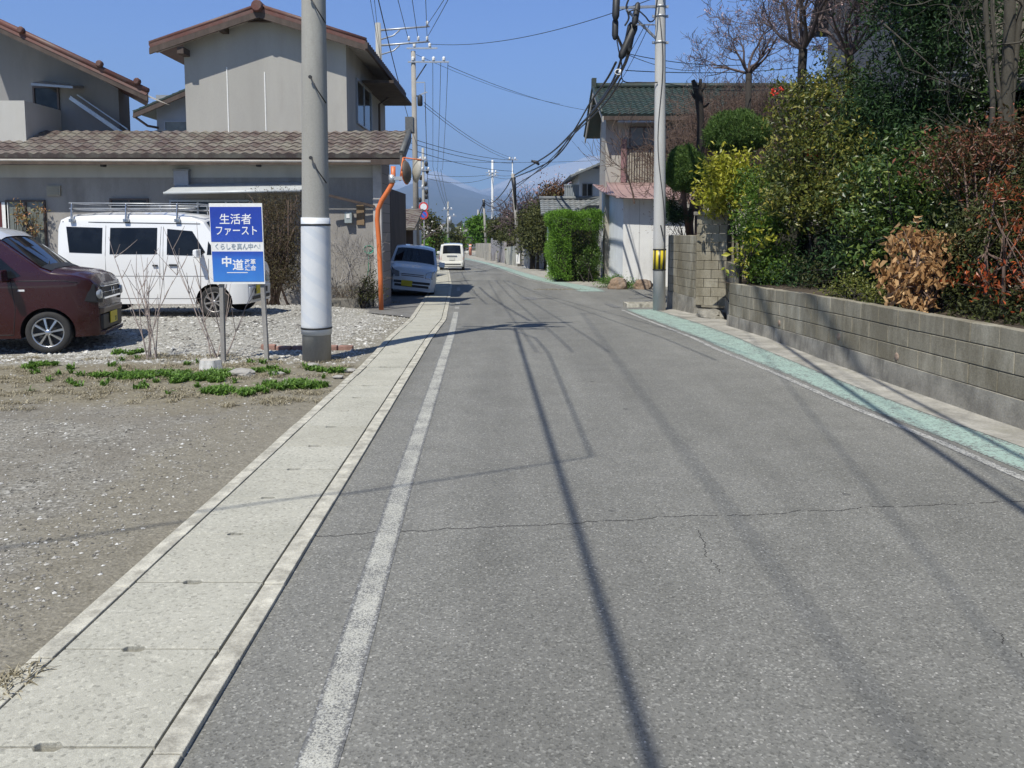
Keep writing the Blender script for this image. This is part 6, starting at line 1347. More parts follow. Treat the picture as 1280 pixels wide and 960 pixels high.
t3 = thing("bare_plum_tree", "bare plum tree with budding twigs in front of the dark grey house", "tree", (P(1070, 330, 16.5).x, 16.5, .6)); plum(t3, t3.location, P(1062, 70, 16.5), 43, 1.3, 420, 4, 9, .22)
for i, (px, py, Y, L, sd_, lab) in enumerate(((850, 215, 23, 1.1, 31, "brown twiggy shrub just right of the striped pole"), (885, 215, 24, 1.25, 32, "brown twiggy shrub behind the pollarded trunk"), (925, 205, 24, 1.3, 33, "brown twiggy shrub behind the left plum trunk"), (965, 210, 23, 1.3, 34, "brown twiggy shrub between the two plum trees"), (1000, 235, 22, 1.2, 35, "brown twiggy shrub under the larger plum tree"), (905, 170, 27, 1.3, 37, "brown twiggy shrub seen over the rounded pine"), (950, 160, 28, 1.3, 38, "brown twiggy shrub before the green roof's right end"))):
    bare("twiggy_shrub", lab, "shrub", P(px, py+40, Y), (0, 0, 1), L, .028, 3, sd_, M_TWIGB, 4, .4, .74, .18, None, 0, 4, .006, 14, "bare brown shrubs behind the tall wall")
bush("brown_hedge", "dense brown leafless hedge in front of the green roofed house", "hedge", [B(850, 235, 25, .9, 1.2), B(900, 215, 26, 1.0, 1.4), B(950, 215, 26, 1.2, 1.5), B(1000, 215, 25, 1.1, 1.4), B(860, 190, 27, .8, .8)], 16000, .07, L_("brown_red_leaf", [(0, (.05, .03, .022)), (.5, (.12, .06, .045)), (1, (.20, .13, .10))], .8, .1), .25, 60, 5, .1, .25, .2, base=Vector((7.5, 26, -.3)))
# tall bare tree at the right
tt = thing("tall_bare_tree", "tall bare tree with clustered grey trunks at the right edge of the garden", "tree", (P(1250, 300, 10.8).x, 10.8, .7))
rg = random.Random(9); m = MB(); paths, tips = [], []
for a, b_, r0, r1 in ((1258, 1264, .085, .055), (1241, 1228, .038, .028), (1264, 1290, .045, .03), (1250, 1240, .03, .022)):
    p0 = P(a, 300, 10.8); p0.z = .6; p1 = P(a, 130, 10.8); p2 = P(b_, -80, 10.7); m.tube([p0, p0.lerp(p1, .5)+Vector((rg.gauss(0, .03), 0, 0)), p1, p1.lerp(p2, .5)+Vector((rg.gauss(0, .05), 0, 0)), p2], [r0*1.15, r0, r0*.9, (r0+r1)/2, r1], 9)
    for k in range(4):
        q_ = p1.lerp(p2, rg.uniform(-.3, .9)); grow(q_, (rg.gauss(-.3, .8), rg.gauss(0, .6), rg.uniform(-.1, .7)), rg.uniform(.8, 1.5), .013, 2, rg, paths, tips, 2, .5, .7, .10, 6, .003)
for pts, rs in paths: m.tube(pts, rs, 4, cap=False, a=.5)
m.build("trunk", M_BARK, tt)
# long grey fallen branches through the thicket
for i, (pp, lab) in enumerate((([(1105, 30), (1150, 70), (1190, 105), (1240, 130)], "long pale branch crossing the dark conifer"), ([(1115, 50), (1130, 85), (1175, 100), (1230, 118), (1275, 140)], "long pale branch arching over the copper shrub"), ([(1115, 240), (1130, 265), (1160, 262), (1200, 250)], "thin pale branch arching through the glossy camellia"))):
    m = MB(); m.tube([P(x, y, 11.0+.1*i) for x, y in pp], [.012, .010, .008, .006, .005][:len(pp)], 5); tag(m.build("bare_branch", M_BARK), lab, "branch")

# ---- clipped green hedge right of the road
hx0, hx1 = P(689, 300, 33).x, P(751, 300, 33).x; hz = P(720, 265, 33).z; hb = zr(33)
hd = thing("clipped_hedge", "bright green square clipped hedge left of the white shed", "hedge", ((hx0+hx1)/2, 34, hb))
n = 46000; C = np.empty((n, 3)); f = RNG.integers(0, 4, n); u, v_, w_ = RNG.uniform(0, 1, (3, n)); dp = RNG.uniform(0, 1, n)**2*.22
D_ = 3.6; X0, X1, Y0, Y1 = hx0, hx1, 33.0, 33.0+D_; sk = .10
C[:, 0] = np.where(f == 0, X0+dp, np.where(f == 3, X1-dp, X0+u*(X1-X0))); C[:, 1] = np.where(f == 1, Y0+dp, Y0+v_*D_); C[:, 2] = np.where(f == 2, hz-dp, hb+.1+w_*(hz-hb-.1))
C += RNG.normal(size=(n, 3))*.055; bumpf = .08*np.sin(C[:, 0]*5+C[:, 2]*4)+.04*np.sin(C[:, 1]*6+C[:, 2]*5); C[:, 0] += bumpf; C[:, 2] += bumpf*.6
m = MB(); m.box(X0+.30, X1-.25, Y0+.95, Y0+D_-.3, hb-.1, hz-.30); m.box(X0+.25, X0+.65, Y0+.3, Y0+.95, hb-.1, hz-.30); m.build('shaded_branch_core', surf('branch_shade', (.03, .03, .018), .95, .4, 6, 40, .6), hd)  # solid dark box for inner branches, with the hollow's shade in its colour
# the front face is opened into a dark hollow, as in the photo
k = ~((C[:, 1] < Y0+.5) & (C[:, 0] > X0+.85) & (C[:, 2] < hz-.75)) ; C = C[k]
n2 = 2600; E_ = np.stack([RNG.uniform(X0+.75, X1, n2), RNG.uniform(Y0+.55, Y0+.8, n2)-.45*RNG.uniform(0, 1, n2)**6, RNG.uniform(hb, hz-.6, n2)], 1); 
leaf_cloud("foliage", C, .07, M_HEDGE, hd, .2, -.3, .35); leaf_cloud("inner_foliage", E_, .08, M_GLOSS, hd, .2, 0, .4, fold=.3)  # inner leaves take a darker green, painting the hollow's shade
bush("hedge_foot_shrub", "dark round shrub growing in the hollow of the clipped hedge", "shrub", [B(738, 325, 33.3, .30, .55), B(726, 332, 33.4, .22, .3)], 2000, .075, M_BRIGHT, .11, 26, 3, .1, .45, bias=(-.05, .7), base=Vector((P(735, 345, 33).x, 33, zr(33))))
bush("corner_weeds", "low green weeds by the left boulder at the shed foot", "plant", [B(757, 352, 29.2, .32, .12), B(785, 357, 28.6, .45, .12), B(770, 350, 29.4, .3, .12)], 2400, .07, M_WEED, .08, 24, 0, .1, .3, base=Vector((3.6, 29, zr(29))))
# ---- thicket of dead brown growth by the grey house
bush("withered_thicket", "tall withered brown green thicket by the house wall behind the blue sign", "shrub", [B(335, 262, 18.6, .62, .35), B(358, 262, 18.4, .45, .4), B(345, 295, 18.3, .62, .5), B(350, 330, 18.2, .55, .5), B(330, 318, 18.3, .5, .5), B(368, 300, 18.2, .35, .6), B(352, 350, 18.2, .6, .3)], 15000, .055, M_BRNL, .13, 36, 14, .5, .3, .3, base=Vector((-5.5, 18.3, zr(18))), barkm=M_TWIGB)
bare("frosty_shrub", "leafless grey shrub fanning out against the house wall right of the pole", "shrub", tuple(P(424, 352, 18.5)), (0, 0, 1), .62, .014, 3, 77, surf("grey_twig", (.30, .28, .26), .85, .2, 6, 50, .1), 3, .3, .75, .12, None, 0, 4, .004, 7)
bush("planter_weeds", "ivy and dry stems climbing the foot of the corner post", "plant", [B(462, 352, 18.9, .18, .3), B(470, 365, 18.9, .2, .15), B(455, 368, 18.8, .3, .1)], 1100, .05, M_OLIVE, .08, 20, 4, .2, .4, base=Vector((-3.5, 18.9, zr(19))))
bush("climbing_ivy", "autumn coloured ivy hanging over the frosted window at the far left", "plant", [B(22, 262, 19.3, .16, .18, .08), B(30, 275, 19.3, .1, .25, .08), B(42, 285, 19.3, .12, .25, .08), B(48, 262, 19.3, .14, .1, .08)], 420, .065, L_("ivy_leaf", [(0, (.10, .13, .04)), (.5, (.30, .22, .09)), (1, (.45, .16, .07))], .5, .2), .06, 12, 3, .3, .5, .2, base=Vector((-11.9, 19.3, zr(19))))
# ---- two leafless saplings before the van
def sapling(px, py, H_, seed, label, nst, sp=.35):
    b = G(px, py); b.z = zg(b.x, b.y)-.04; rg = random.Random(seed); t = thing("bare_sapling", label, "shrub", tuple(b)); m = MB()
    for i in range(nst):
        d = Vector((rg.gauss(0, sp*.55), rg.gauss(0, sp*.3), 1)).normalized(); L = H_*rg.uniform(.55, 1.05); pts = [b+Vector((rg.gauss(0, .05), rg.gauss(0, .04), 0))]; p = pts[0].copy()
        for k in range(6): d = (d+Vector((rg.gauss(0, .06), rg.gauss(0, .05), .05))).normalized(); p = p+d*L/6; pts.append(p.copy())
        m.tube(pts, [.0085*(1-.7*k/6) for k in range(7)], 5, cap=False, a=rg.random())
        for k in range(4):
            j = rg.randint(2, 5); q = pts[j]; e = Vector((rg.gauss(0, .5), rg.gauss(0, .3), .8)).normalized(); l_ = rg.uniform(.12, .38); m.tube([q, q+e*l_*.5+Vector((0, 0, .02)), q+e*l_+Vector((0, 0, .06))], [.005, .004, .0025], 4, cap=False, a=rg.random())
    m.build("stems", surf("pale_twig", (.33, .27, .24), .85, .25, 8, 50, .1), t)
sapling(187, 446, 1.65, 4, "bare many-stemmed sapling before the middle of the white van", 9, .36); sapling(272, 445, 1.75, 8, "bare thin sapling growing beside the left post of the blue sign", 7, .45)

# ================================================================ FAR SIDE OF THE ROAD
def treeblob(name, label, blobs, n, size, mat, Y, trunk=.12, cat="tree", clump=.3, **k):
    c = blobs[0][0]; t = bush(name, label, cat, blobs, n, size, mat, clump, 30, 3, 0, .55, .4, base=Vector((sum(b[0][0] for b in blobs)/len(blobs), Y, zr(Y)-.1)), **k)
    m = MB(); b = Vector(t.location); tp_ = Vector(blobs[0][0]); m.tube([b, b.lerp(tp_, .5)+Vector((.1, 0, 0)), tp_], [trunk, trunk*.8, trunk*.4], 7); m.build("trunk", M_BARK2, t); return t
for px, bl, lab in ((668, [B(664, 290, 50, 1.0, 1.1), B(672, 272, 50, .8, .8), B(664, 304, 49, .6, .6)], "dark tree right of the leaning pole"), (690, [B(688, 285, 47, .8, 1.1), B(684, 272, 47, .8, .7), B(680, 300, 46, .6, .6)], "dark tree against the left end of the clipped hedge")):
    treeblob("garden_evergreen", lab, bl, 6500, .16, M_OLIVE, 49, group=None)
for px, Y, lab_t in ((664, 49, "thin dark trunked tree nearest the leaning pole"), (672, 48.6, "thin dark trunked tree second from the leaning pole"), (686, 45.5, "thin dark trunked tree left of the hedge"), (693, 46, "thin dark trunked tree closest to the hedge")):
    p_ = P(px, 300, Y); t_ = thing("slender_tree", lab_t, "tree", (p_.x, Y, zr(Y)))
    m = MB(); m.tube([(p_.x, Y, zr(Y)), (p_.x+.05, Y, 1.2), (p_.x-.05, Y, 2.4)], [.10, .08, .05], 6); m.build("trunk", M_BARK2, t_)
    C, v = clump_points([((p_.x, Y, 2.3), (.5, .5, .45))], 500, .2, 30); leaf_cloud("crown", C, .16, M_OLIVE, t_, vals=v)
m = MB(); m.box(P(655, 300, 51).x, P(700, 300, 51).x, 51, 51.2, zr(51), P(670, 297, 51).z); tag(m.build("white_garden_wall", M_WW), "white wall showing between the dark trunks left of the hedge", "wall")
treeblob("flowering_tree", "bare reddish tree with pink blossom rising over the tiled roofs", [B(668, 250, 56, 1.6, 1.3), B(690, 240, 56, 1.5, 1.3), B(650, 262, 56, 1.1, 1.0)], 900, .10, M_BLOS, 56, .14, clump=.5)
bare("flowering_tree", "leafless reddish tree beside the pink blossoming one", "tree", (P(688, 300, 55).x, 55, zr(55)), (0, 0, 1), 2.6, .14, 4, 15, M_TWIG, 4, .38, .7, .12, M_BLOS, 500, 4, .018, 2, None, .09)
t_ = bpy.data.objects.get("flowering_tree")
rg = random.Random(2); paths, tips = [], []
for k in range(9): grow((P(668, 300, 56).x, 56, .5), (rg.gauss(0, .35), rg.gauss(0, .3), 1), 2.1, .10, 3, rg, paths, tips, 4, .38, .7, .12, 4, .018)
limbs(paths, 4).build("branches", M_TWIG, t_)
treeblob("round_red_shrub", "rusty orange shrub in front of the upper grey roof", [B(700, 246, 50, .8, .7), B(690, 240, 50, .6, .5)], 2600, .14, L_("rust_leaf", [(0, (.05, .05, .02)), (.5, (.12, .075, .03)), (1, (.25, .09, .045))], .6, .15), 50, .08)
treeblob("far_round_tree", "dense round evergreen between the second and third leaning poles", [B(600, 290, 95, 1.6, 1.7), B(597, 282, 95, 1.2, 1.2), B(603, 298, 95, 1.4, 1.1)], 4200, .34, M_HEDGE, 95, .2, bias=(-.1, .6))
treeblob("mixed_shrub", "olive shrub above the stone wall left of the leaning pole", [B(628, 285, 74, 1.2, 1.0), B(637, 288, 72, .8, .7), B(620, 288, 76, .8, .7)], 4600, .26, M_OLIVE, 70, .15)
treeblob("pale_olive_shrub", "pale olive shrub over the pale block wall", [B(634, 297, 63, .7, .5), B(640, 301, 62, .5, .4), B(628, 300, 63, .4, .4)], 1500, .16, M_OLIVE, 60, .06, clump=.3)
treeblob("rust_tree", "reddish bare tree beside the tall white pole", [B(613, 291, 100, 1.0, 1.1)], 1100, .3, MATS["brown_red_leaf"], 100, .1)
# walls along the far right side
def wallrun(name, label, pts, Y0, Y1, mat, th=.2):
    t = None; (xa, ya, ta), (xb, yb, tb) = pts
    m = MB(); m.hexa([(xa, ya, zr(ya)-.1), (xb, yb, zr(yb)-.1), (xb+th, yb, zr(yb)-.1), (xa+th, ya, zr(ya)-.1)], [(xa, ya, ta), (xb, yb, tb), (xb+th, yb, tb), (xa+th, ya, ta)]); o = m.build(name, mat); return tag(o, label, "wall")
M_PALEB = surf("pale_block", (.42, .41, .34), .9, .25, 1.2, 8, .5, stain=(.24, .22, .18)); M_STW = surf("stone_wall", (.30, .28, .28), .9, .35, 2.2, 9, .8, stain=(.2, .18, .17))
wallrun("pale_block_wall", "pale yellowish block wall just left of the leaning pole", [(.45, 54.6, P(646, 307, 54.6).z), (-.55, 61, P(630, 309, 61).z)], 0, 0, M_PALEB)
wallrun("stone_wall", "tall grey stone wall left of the pale block wall", [(-.62, 61.5, P(629, 302, 61.5).z), (-1.9, 72, P(612, 300, 72).z)], 0, 0, M_STW)
wallrun("concrete_wall", "plain beige wall beyond the grey stone wall", [(-2.1, 73, P(611, 304, 73).z), (-4.0, 88, P(594, 304, 88).z)], 0, 0, surf("beige_far_wall", (.36, .33, .27), .9, .25, 1, 6, .3))
for i, (px, Y) in enumerate(((626, 64), (618, 68), (613, 71))):
    p_ = G(px, 331-i*3); m = MB(); m.box(p_.x-.5, p_.x-.38, Y, Y+1.2, zr(Y), zr(Y)+.75); tag(m.build("low_concrete_panel", M_CONC), ["low concrete panel nearest the leaning pole", "low concrete panel in the middle before the stone wall", "low concrete panel farthest along the stone wall"][i], "panel", None)
cr = G(588, 319); cp = thing("roadside_marker", "orange and white roadside marker post by the first far pole", "marker post", tuple(cr))
m = MB(); m.tube([cr, cr+Vector((0, 0, 1.3))], .16, 10); m.build("post", flat("salmon_paint", (.60, .22, .15), .6), cp); m = MB(); m.tube([cr+Vector((0, 0, 1.0)), cr+Vector((0, 0, 1.15))], .17, 10); m.build("reflector_band", M_LINE, cp)
# left side beyond the house
ga = thing("small_garage", "low dark-roofed garage with a pale wall beyond the blue car", "garage", (-5, 36, zr(36)))
gx1 = P(508, 300, 36).x
m = MB(); m.box(-9, gx1, 36, 42, zr(36)-.1, P(500, 287, 36).z); m.build("wall", surf("pale_blue_wall", (.46, .49, .52), .8, .1, 2, 30, .1), ga)
rz = P(500, 280, 35).z; m = MB(); tile_roof(m, (-9.5, 35.3, rz-.1), (P(518, 285, 35.3).x, 35.3, rz-.2), (P(518, 285, 35.3).x, 39, rz+.75), (-9.5, 39, rz+.8), pitch=.4, course=.4); m.build("roof", M_TILE, ga)
m = MB(); m.box(gx1+.003, gx1+.3, 35.9, 36.1, zr(36)-.1, P(500, 287, 36).z); m.build("post", M_WOOD, ga)
dk = MB(); dk.box(-5.2, -4.35, 28.8, 33.0, zr(30)-.1, P(490, 236, 29).z); dko = dk.build("dark_shed", M_WOOD); tag(dko, "narrow dark boarded shed behind the flank of the grey house", "shed")
bare("magnolia_tree", "small bare tree dotted with white blossom beyond the garage", "tree", (P(508, 300, 44).x, 44, zr(44)), (0, 0, 1), 1.6, .08, 3, 41, M_TWIG, 4, .35, .72, .12, M_WBLOS, 190, 4, .014, 3, None, .10)
treeblob("tall_clipped_tree", "tall dark clipped evergreen column on the left side of the road", [B(535, 283, 62, .75, .9), B(537, 295, 62, .85, .9), B(529, 300, 62, .6, .7), B(541, 304, 62, .5, .7)], 7000, .18, M_OLIVE, 62, .1)
treeblob("lime_shrub", "lime green shrub at the foot of the dark clipped evergreen", [B(527, 303, 58, .45, .45), B(521, 309, 57, .4, .3)], 1600, .14, M_HEDGE, 58, .06)
treeblob("yellow_hedge_tree", "light green round bush in front of the far grey roof", [B(553, 306, 85, .9, .7), B(547, 307, 84, .6, .5)], 1600, .22, M_HEDGE, 85, .08)
treeblob("dark_round_tree", "dark round tree behind the thin pole far down the road", [B(566, 300, 105, 1.7, 1.5), B(573, 304, 104, 1.0, 1.0), B(562, 306, 104, 1.0, .9)], 2600, .36, M_OLIVE, 105, .15)
m = MB(); m.box(-7.2, -6.2, 56, 56.2, zr(56), zr(56)+1.5); tag(m.build("low_pale_wall", surf("salmon_wall", (.42, .33, .28), .9, .15, 2, 20, .2)), "low salmon wall under the dark clipped evergreen", "wall")
# far houses, each on its own plot
fh = [("pale_far_house", "grey roofed cream house left of the thin pole down the road", -11.5, -7.5, 96, 104, 3.6, 5.8, 'x', (.50, .43, .34), M_DTILE, P(543, 303, 96).x, P(561, 303, 96).x), ]
def far_house(label, px0, px1, py_wall, py_ridge, Y, wall, roof, ridge='x', D=7):
    x0, x1 = P(px0, 300, Y).x, P(px1, 300, Y).x; zw, zr2 = P(600, py_wall, Y).z, P(600, py_ridge, Y+D/2).z
    ow = min(.5, (x1-x0)*.1); k = (x1-x0)
    return simple_house("far_house", label, x0, x1, Y, Y+D, zr(Y)-.3, zw, max(zr2, zw+.6), wall, roof, ridge, ow, [(x0+k*.15, x0+k*.42, zw-1.6, zw-.5), (x0+k*.58, x0+k*.85, zw-1.6, zw-.5)], .5)
W1 = surf("cream_far_wall", (.46, .42, .35), .9, .1, 1, 5, .1); W2 = surf("grey_far_wall", (.40, .42, .45), .9, .1, 1, 5, .1); W3 = surf("white_far_wall", (.60, .60, .60), .9, .08, 1, 5, .1)
far_house("grey-walled far house with a wide hipped roof beyond the clipped evergreen", 542, 560, 297, 286, 110, W2, M_GRTILE)
far_house("cream gabled far house behind the light green bush", 549, 556, 303, 297, 92, W1, M_DTILE, 'y')
far_house("long blue-grey roofed far building at the end of the street", 566, 596, 300, 290, 150, W2, M_DTILE)
far_house("small white far house with a low roof right of the dark round tree", 574, 586, 309, 300, 128, W3, M_GRTILE)
far_house("white gabled far house beside the tall white pole", 572, 577, 303, 297, 118, W3, M_DTILE, 'y')
far_house("brown far house with a flat dark roof behind the stone wall", 612, 648, 285, 276, 110, surf("brown_far_wall", (.30, .26, .24), .9, .1, 1, 5, .1), M_DTILE)
far_house("low dark shed-like far house left of the round evergreen", 586, 597, 311, 304, 112, W1, M_DTILE)
# town on the plain, small and pale with distance
rg = random.Random(12)
lab_ = ["white", "grey", "cream", "brown"]
mats_ = [W3, W2, W1, MATS["brown_far_wall"]]
for i in range(26):
    Y = rg.uniform(480, 1100); x = Y*(rg.uniform(535, 650)-640)/1000; w_ = rg.uniform(8, 18); h_ = rg.uniform(3.5, 6.5); m = MB(); y1 = Y+9
    zb = -2.2; o = None
    m.prism([(x, Y, zb), (x+w_, Y, zb), (x+w_, Y, zb+h_), (x+w_/2, Y, zb+h_+rg.uniform(.3, 2.5)), (x, Y, zb+h_)], (0, 9, 0)); o = m.build("town_building", mats_[i % 4]); tag(o, "tiny gabled building in the far town below the mountains", "building", "far town buildings")
treel = []
C = np.stack([RNG.uniform(-260, 120, 5200), RNG.uniform(330, 1100, 5200), np.zeros(5200)], 1); C = C[(C[:, 0]/C[:, 1] > -.13) & (C[:, 0]/C[:, 1] < .04)]
C[:, 2] = -2+RNG.uniform(0, 5, len(C)); tag(leaf_cloud("far_woodland", C, 5, M_OLIVE, None, .2, 0, .7), "low woodland and scrub between the far town buildings", "woodland", kind='stuff')
# ================================================================ POLES, WIRES DOWN THE STREET
WOODP = surf("far_pole_concrete", (.30, .28, .25), .9, .15, 2, 20, .2)
PALEP = surf("white_far_pole", (.62, .62, .60), .7, .05, 2, 20, .1)
def spole(label, base, top, r0, r1, mat, arms=(), extra=None, name="utility_pole"):
    t = thing(name, label, "utility pole", tuple(base)); b, tp_ = Vector(base), Vector(top)
    m = MB(); m.tube([b-Vector((0, 0, .2)), b.lerp(tp_, .5), tp_], [r0, (r0+r1)/2, r1], 12); m.build("shaft", mat, t)
    for (z, x0, x1, n_) in arms:
        f = (z-b.z)/(tp_.z-b.z); c = b.lerp(tp_, f); m = MB(); m.bar(c+Vector((x0, -.12, 0)), c+Vector((x1, -.12, 0)), .07); ob = m.build("crossarm", M_GALV, t)
        for k in range(n_):
            x = x0+(x1-x0)*(k+.5)/n_ if x0*x1 < 0 else x0+(x1-x0)*(.45+.55*k/max(1, n_-1)); m = MB(); m.lathe([(.05, 0), (.09, .05), (.06, .1), (.09, .15), (.05, .2), (.001, .22)], c+Vector((x, -.12, .04)), 'z', 8); m.build("insulator", M_LINE, ob)
    return t
def basez(px, Y): p = P(px, 300, Y); return Vector((p.x, Y, zr(Y)))
AY = 29.0; A0, A1 = basez(480, AY), P(472.5, 29, AY)
pa_ = spole("grey pole with long bent arms rising just right of the grey house's gable", A0, A1, .15, .10, M_CONC)
for (y0, y1) in ((38, 33), (57, 52)):
    m = MB(); s_, e_ = P(473, y0, AY), P(537, y1, AY); m.tube([s_, s_.lerp(e_, .4), e_], [.04, .035, .03], 6); q0_ = P(474, y0+12, AY); m.tube([q0_, q0_.lerp(e_, .28)+Vector((0, 0, .02)), P(500, (y0+y1)/2+2, AY)], .025, 6); ar = m.build("bent_arm", M_GALV, pa_)
    for px in ((534,) if y0 == 38 else (511, 523, 534)):
        c_ = P(px, y1-1, AY); m = MB(); m.lathe([(.03, 0), (.055, .03), (.035, .07), (.055, .11), (.03, .15), (.001, .17)], c_, 'z', 8); m.build("insulator", M_LINE, ar)
BY = 40.0; B0, B1 = basez(521, BY), P(516.5, 64, BY)
pb_ = spole("brown weathered pole with two crossarms left of the road", B0, B1, .16, .11, WOODP, ((P(517, 61, BY).z, -.3, 1.2, 2), (P(517, 78, BY).z, -.25, 1.75, 4)))
m = MB(); m.bar(P(518, 103, BY), P(533, 80, BY), .05); m.build("brace", M_BLK, pb_)
m = MB(); c_ = P(525, 126, BY); m.lathe([(.10, -.25), (.13, -.2), (.13, .2), (.10, .25), (.04, .3)], c_, 'z', 12); m.bar(P(519, 120, BY), P(526, 120, BY), .05); m.build("switch_gear", M_BLK, pb_)
m = MB(); m.bar(P(520, 103, BY), P(531, 103, BY), .05); m.bar(P(531, 103, BY), P(531, 128, BY), .03); m.bar(P(526, 118, BY), P(534, 115, BY), .06); m.build("side_bracket", M_GALV, pb_)
CY_ = 66.0; pc_ = spole("thin busy pole carrying wires and brackets behind the brown one", basez(530, CY_), P(528.5, 185, CY_), .14, .10, M_CONC, ((P(529, 213, CY_).z, -.3, .7, 2), (P(529, 235, CY_).z, -.5, .4, 1), (P(529, 200, CY_).z, -.4, .4, 2)))
for y_, dx in ((205, 4), (214, 5), (222, -3), (230, 3), (240, 4), (250, -4), (246, 4)):
    m = MB(); c_ = P(529+dx, y_, CY_); m.lathe([(.10, -.2), (.14, 0), (.10, .2)], c_, 'z', 8); m.bar(c_, P(529, y_, CY_), .05); m.build("fitting", M_BLK, pc_)
# road signs on the thin pole
SYn = 52.0
rs_ = thing("road_sign_post", "pair of round road signs, white over blue, on a thin post left of the road", "road sign", tuple(basez(530, SYn)))
m = MB(); m.tube([basez(530, SYn), P(530, 252, SYn)], .035, 8); m.build("post", M_GALV, rs_)
def disc(py, face, nm, lab2):
    c_ = P(529.5, py, SYn-.08); m = MB(); m.lathe([(.30, -.01), (.30, .01)], c_, 'y', 28); o = m.build(nm, flat("sign_red", (.55, .04, .04), .5), rs_)
    m = MB(); m.lathe([(.21, -.014), (.21, -.0105)], c_, 'y', 28); m.build("sign_face", face, o); return o, c_
disc(258.5, flat("sign_white", (.7, .72, .75), .5), "upper_round_sign", "")
o_, c_ = disc(268.5, flat("sign_bluef", (.03, .12, .50), .5), "lower_round_sign", ""); 
m = MB(); m.bar(c_+Vector((-.15, -.018, .15)), c_+Vector((.15, -.018, -.15)), .05, .006, up=(0, 1, 0)); m.build("red_slash", MATS["sign_red"], o_)
DY = 95.0; pd_ = spole("thin dark pole in the middle distance left of the road", basez(560, DY), P(560, 252, DY), .14, .10, M_CONC, ((P(560, 262, DY).z, -.6, .6, 3), (P(560, 270, DY).z, -.2, 1.0, 2)))
m = MB(); c_ = P(562.5, 275, DY); m.lathe([(.2, -.4), (.25, 0), (.2, .4)], c_, 'z', 8); m.build("transformer", M_GALV, pd_)
spole("white pole far down the street above the small houses", basez(576, 118), P(576, 285, 118), .18, .14, PALEP, ())
R1b, R1t = basez(650, 54.3), P(641, 217, 54.3)
r1_ = spole("leaning brown pole with a white plate on the right side of the street", R1b, R1t, .15, .11, WOODP, ())
m = MB(); a0 = P(647.5, 323, 54.1); m.box(a0.x-.13, a0.x+.13, 54.08, 54.12, a0.z-.35, a0.z+.35); m.build("number_board", M_LINE, r1_)
m = MB(); m.tube([P(641.5, 222, 54.2), P(643, 235, 54.2), P(644.5, 262, 54.2)], [.16, .13, .06], 8); m.build("cable_bundle", M_CABLE, r1_)
R2Y = 92; r2_ = spole("second brown pole down the right side of the street", basez(608, R2Y), P(604.5, 249, R2Y), .16, .11, WOODP, ()); m = MB(); m.tube([P(604.5, 250, R2Y-.1), P(605, 258, R2Y-.1)], .16, 6); m.build("cable_bundle", M_CABLE, r2_)
R3Y = 84; r3_ = spole("tall pale steel pole rising between the leaning poles", basez(615.5, R3Y), P(615.5, 200, R3Y), .16, .10, PALEP, ((P(615, 216, R3Y).z, -.7, .7, 2), (P(615, 220, R3Y).z, -.6, .6, 2)))
R4Y = 75; r4_ = spole("thin pole with a forked top behind the leaning pole", basez(640.5, R4Y), P(640.5, 197, R4Y), .07, .05, M_GALV, ((P(640, 200, R4Y).z, -.5, .5, 2),))
R5Y = 125; r5_ = spole("small pole third down the right side of the street", basez(593, R5Y), P(591, 270, R5Y), .2, .14, WOODP, ())
R6Y = 122; r6_ = spole("small grey pole beside the third one down the street", basez(598, R6Y), P(597.5, 262, R6Y), .16, .12, M_CONC, ())
spole("tiny distant pole at the end of the street", basez(582, 160), P(582, 278, 160), .2, .14, M_CONC, ((P(582, 281, 160).z, -.8, .8, 2),))
nw = [0]
def wire(p0, p1, sag, r, label, group=None, mat=None, n=24, name="overhead_wire", cat="wire"):
    p0, p1 = Vector(p0), Vector(p1); m = MB(); m.tube([p0.lerp(p1, i/n)-Vector((0, 0, sag*4*(i/n)*(1-i/n))) for i in range(n+1)], r, 5); o = m.build(name, mat or M_CABLE); tag(o, label, cat, group); return o
g1_ = "thin wires strung from the top of the frame to the bent arms"
behind = lambda x, z: Vector((x, -8, z))
NP = pt_
# near pole -> pole A arms
tops = [(511, 51, 497, 0), (523, 51, 515, 0), (534, 51, 532, 0), (534, 31, 556, 0), (535, 45, 561, 0)]
for i, (x1, y1, x0, y0) in enumerate(tops):
    e_ = P(x1, y1, AY); s_ = P(x0, y0, 22.0); d = (s_-e_); s2 = e_+d*3.2+Vector((0, 0, .4)); wire(e_, s2, .1, .010, "thin dark wire running up from an insulator of the bent arms", g1_)
for x0 in (463, 468): wire(P(x0, 0, 20), P(476, 75, AY), .0, .007, "faint thin wire left of the pole with bent arms", "faint wires beside the bent-armed pole")
wire(P(459, -60, 16), P(519, 175, BY), .25, .013, "black wire sloping down past the house eave to the brown pole")
# long ones crossing the sky
wire(P(537, 55, AY), P(822, -4, rb.y+.0), .35, .009, "long wire rising from the bent arms to the top of the striped pole")
wire(P(560, 82, BY), P(735, 138, 62), .3, .014, "long wire falling right from the brown pole behind the green roof")
wire(P(520, 68, BY), P(700, 130, 58), .3, .010, "thin wire falling right from the brown pole's top")
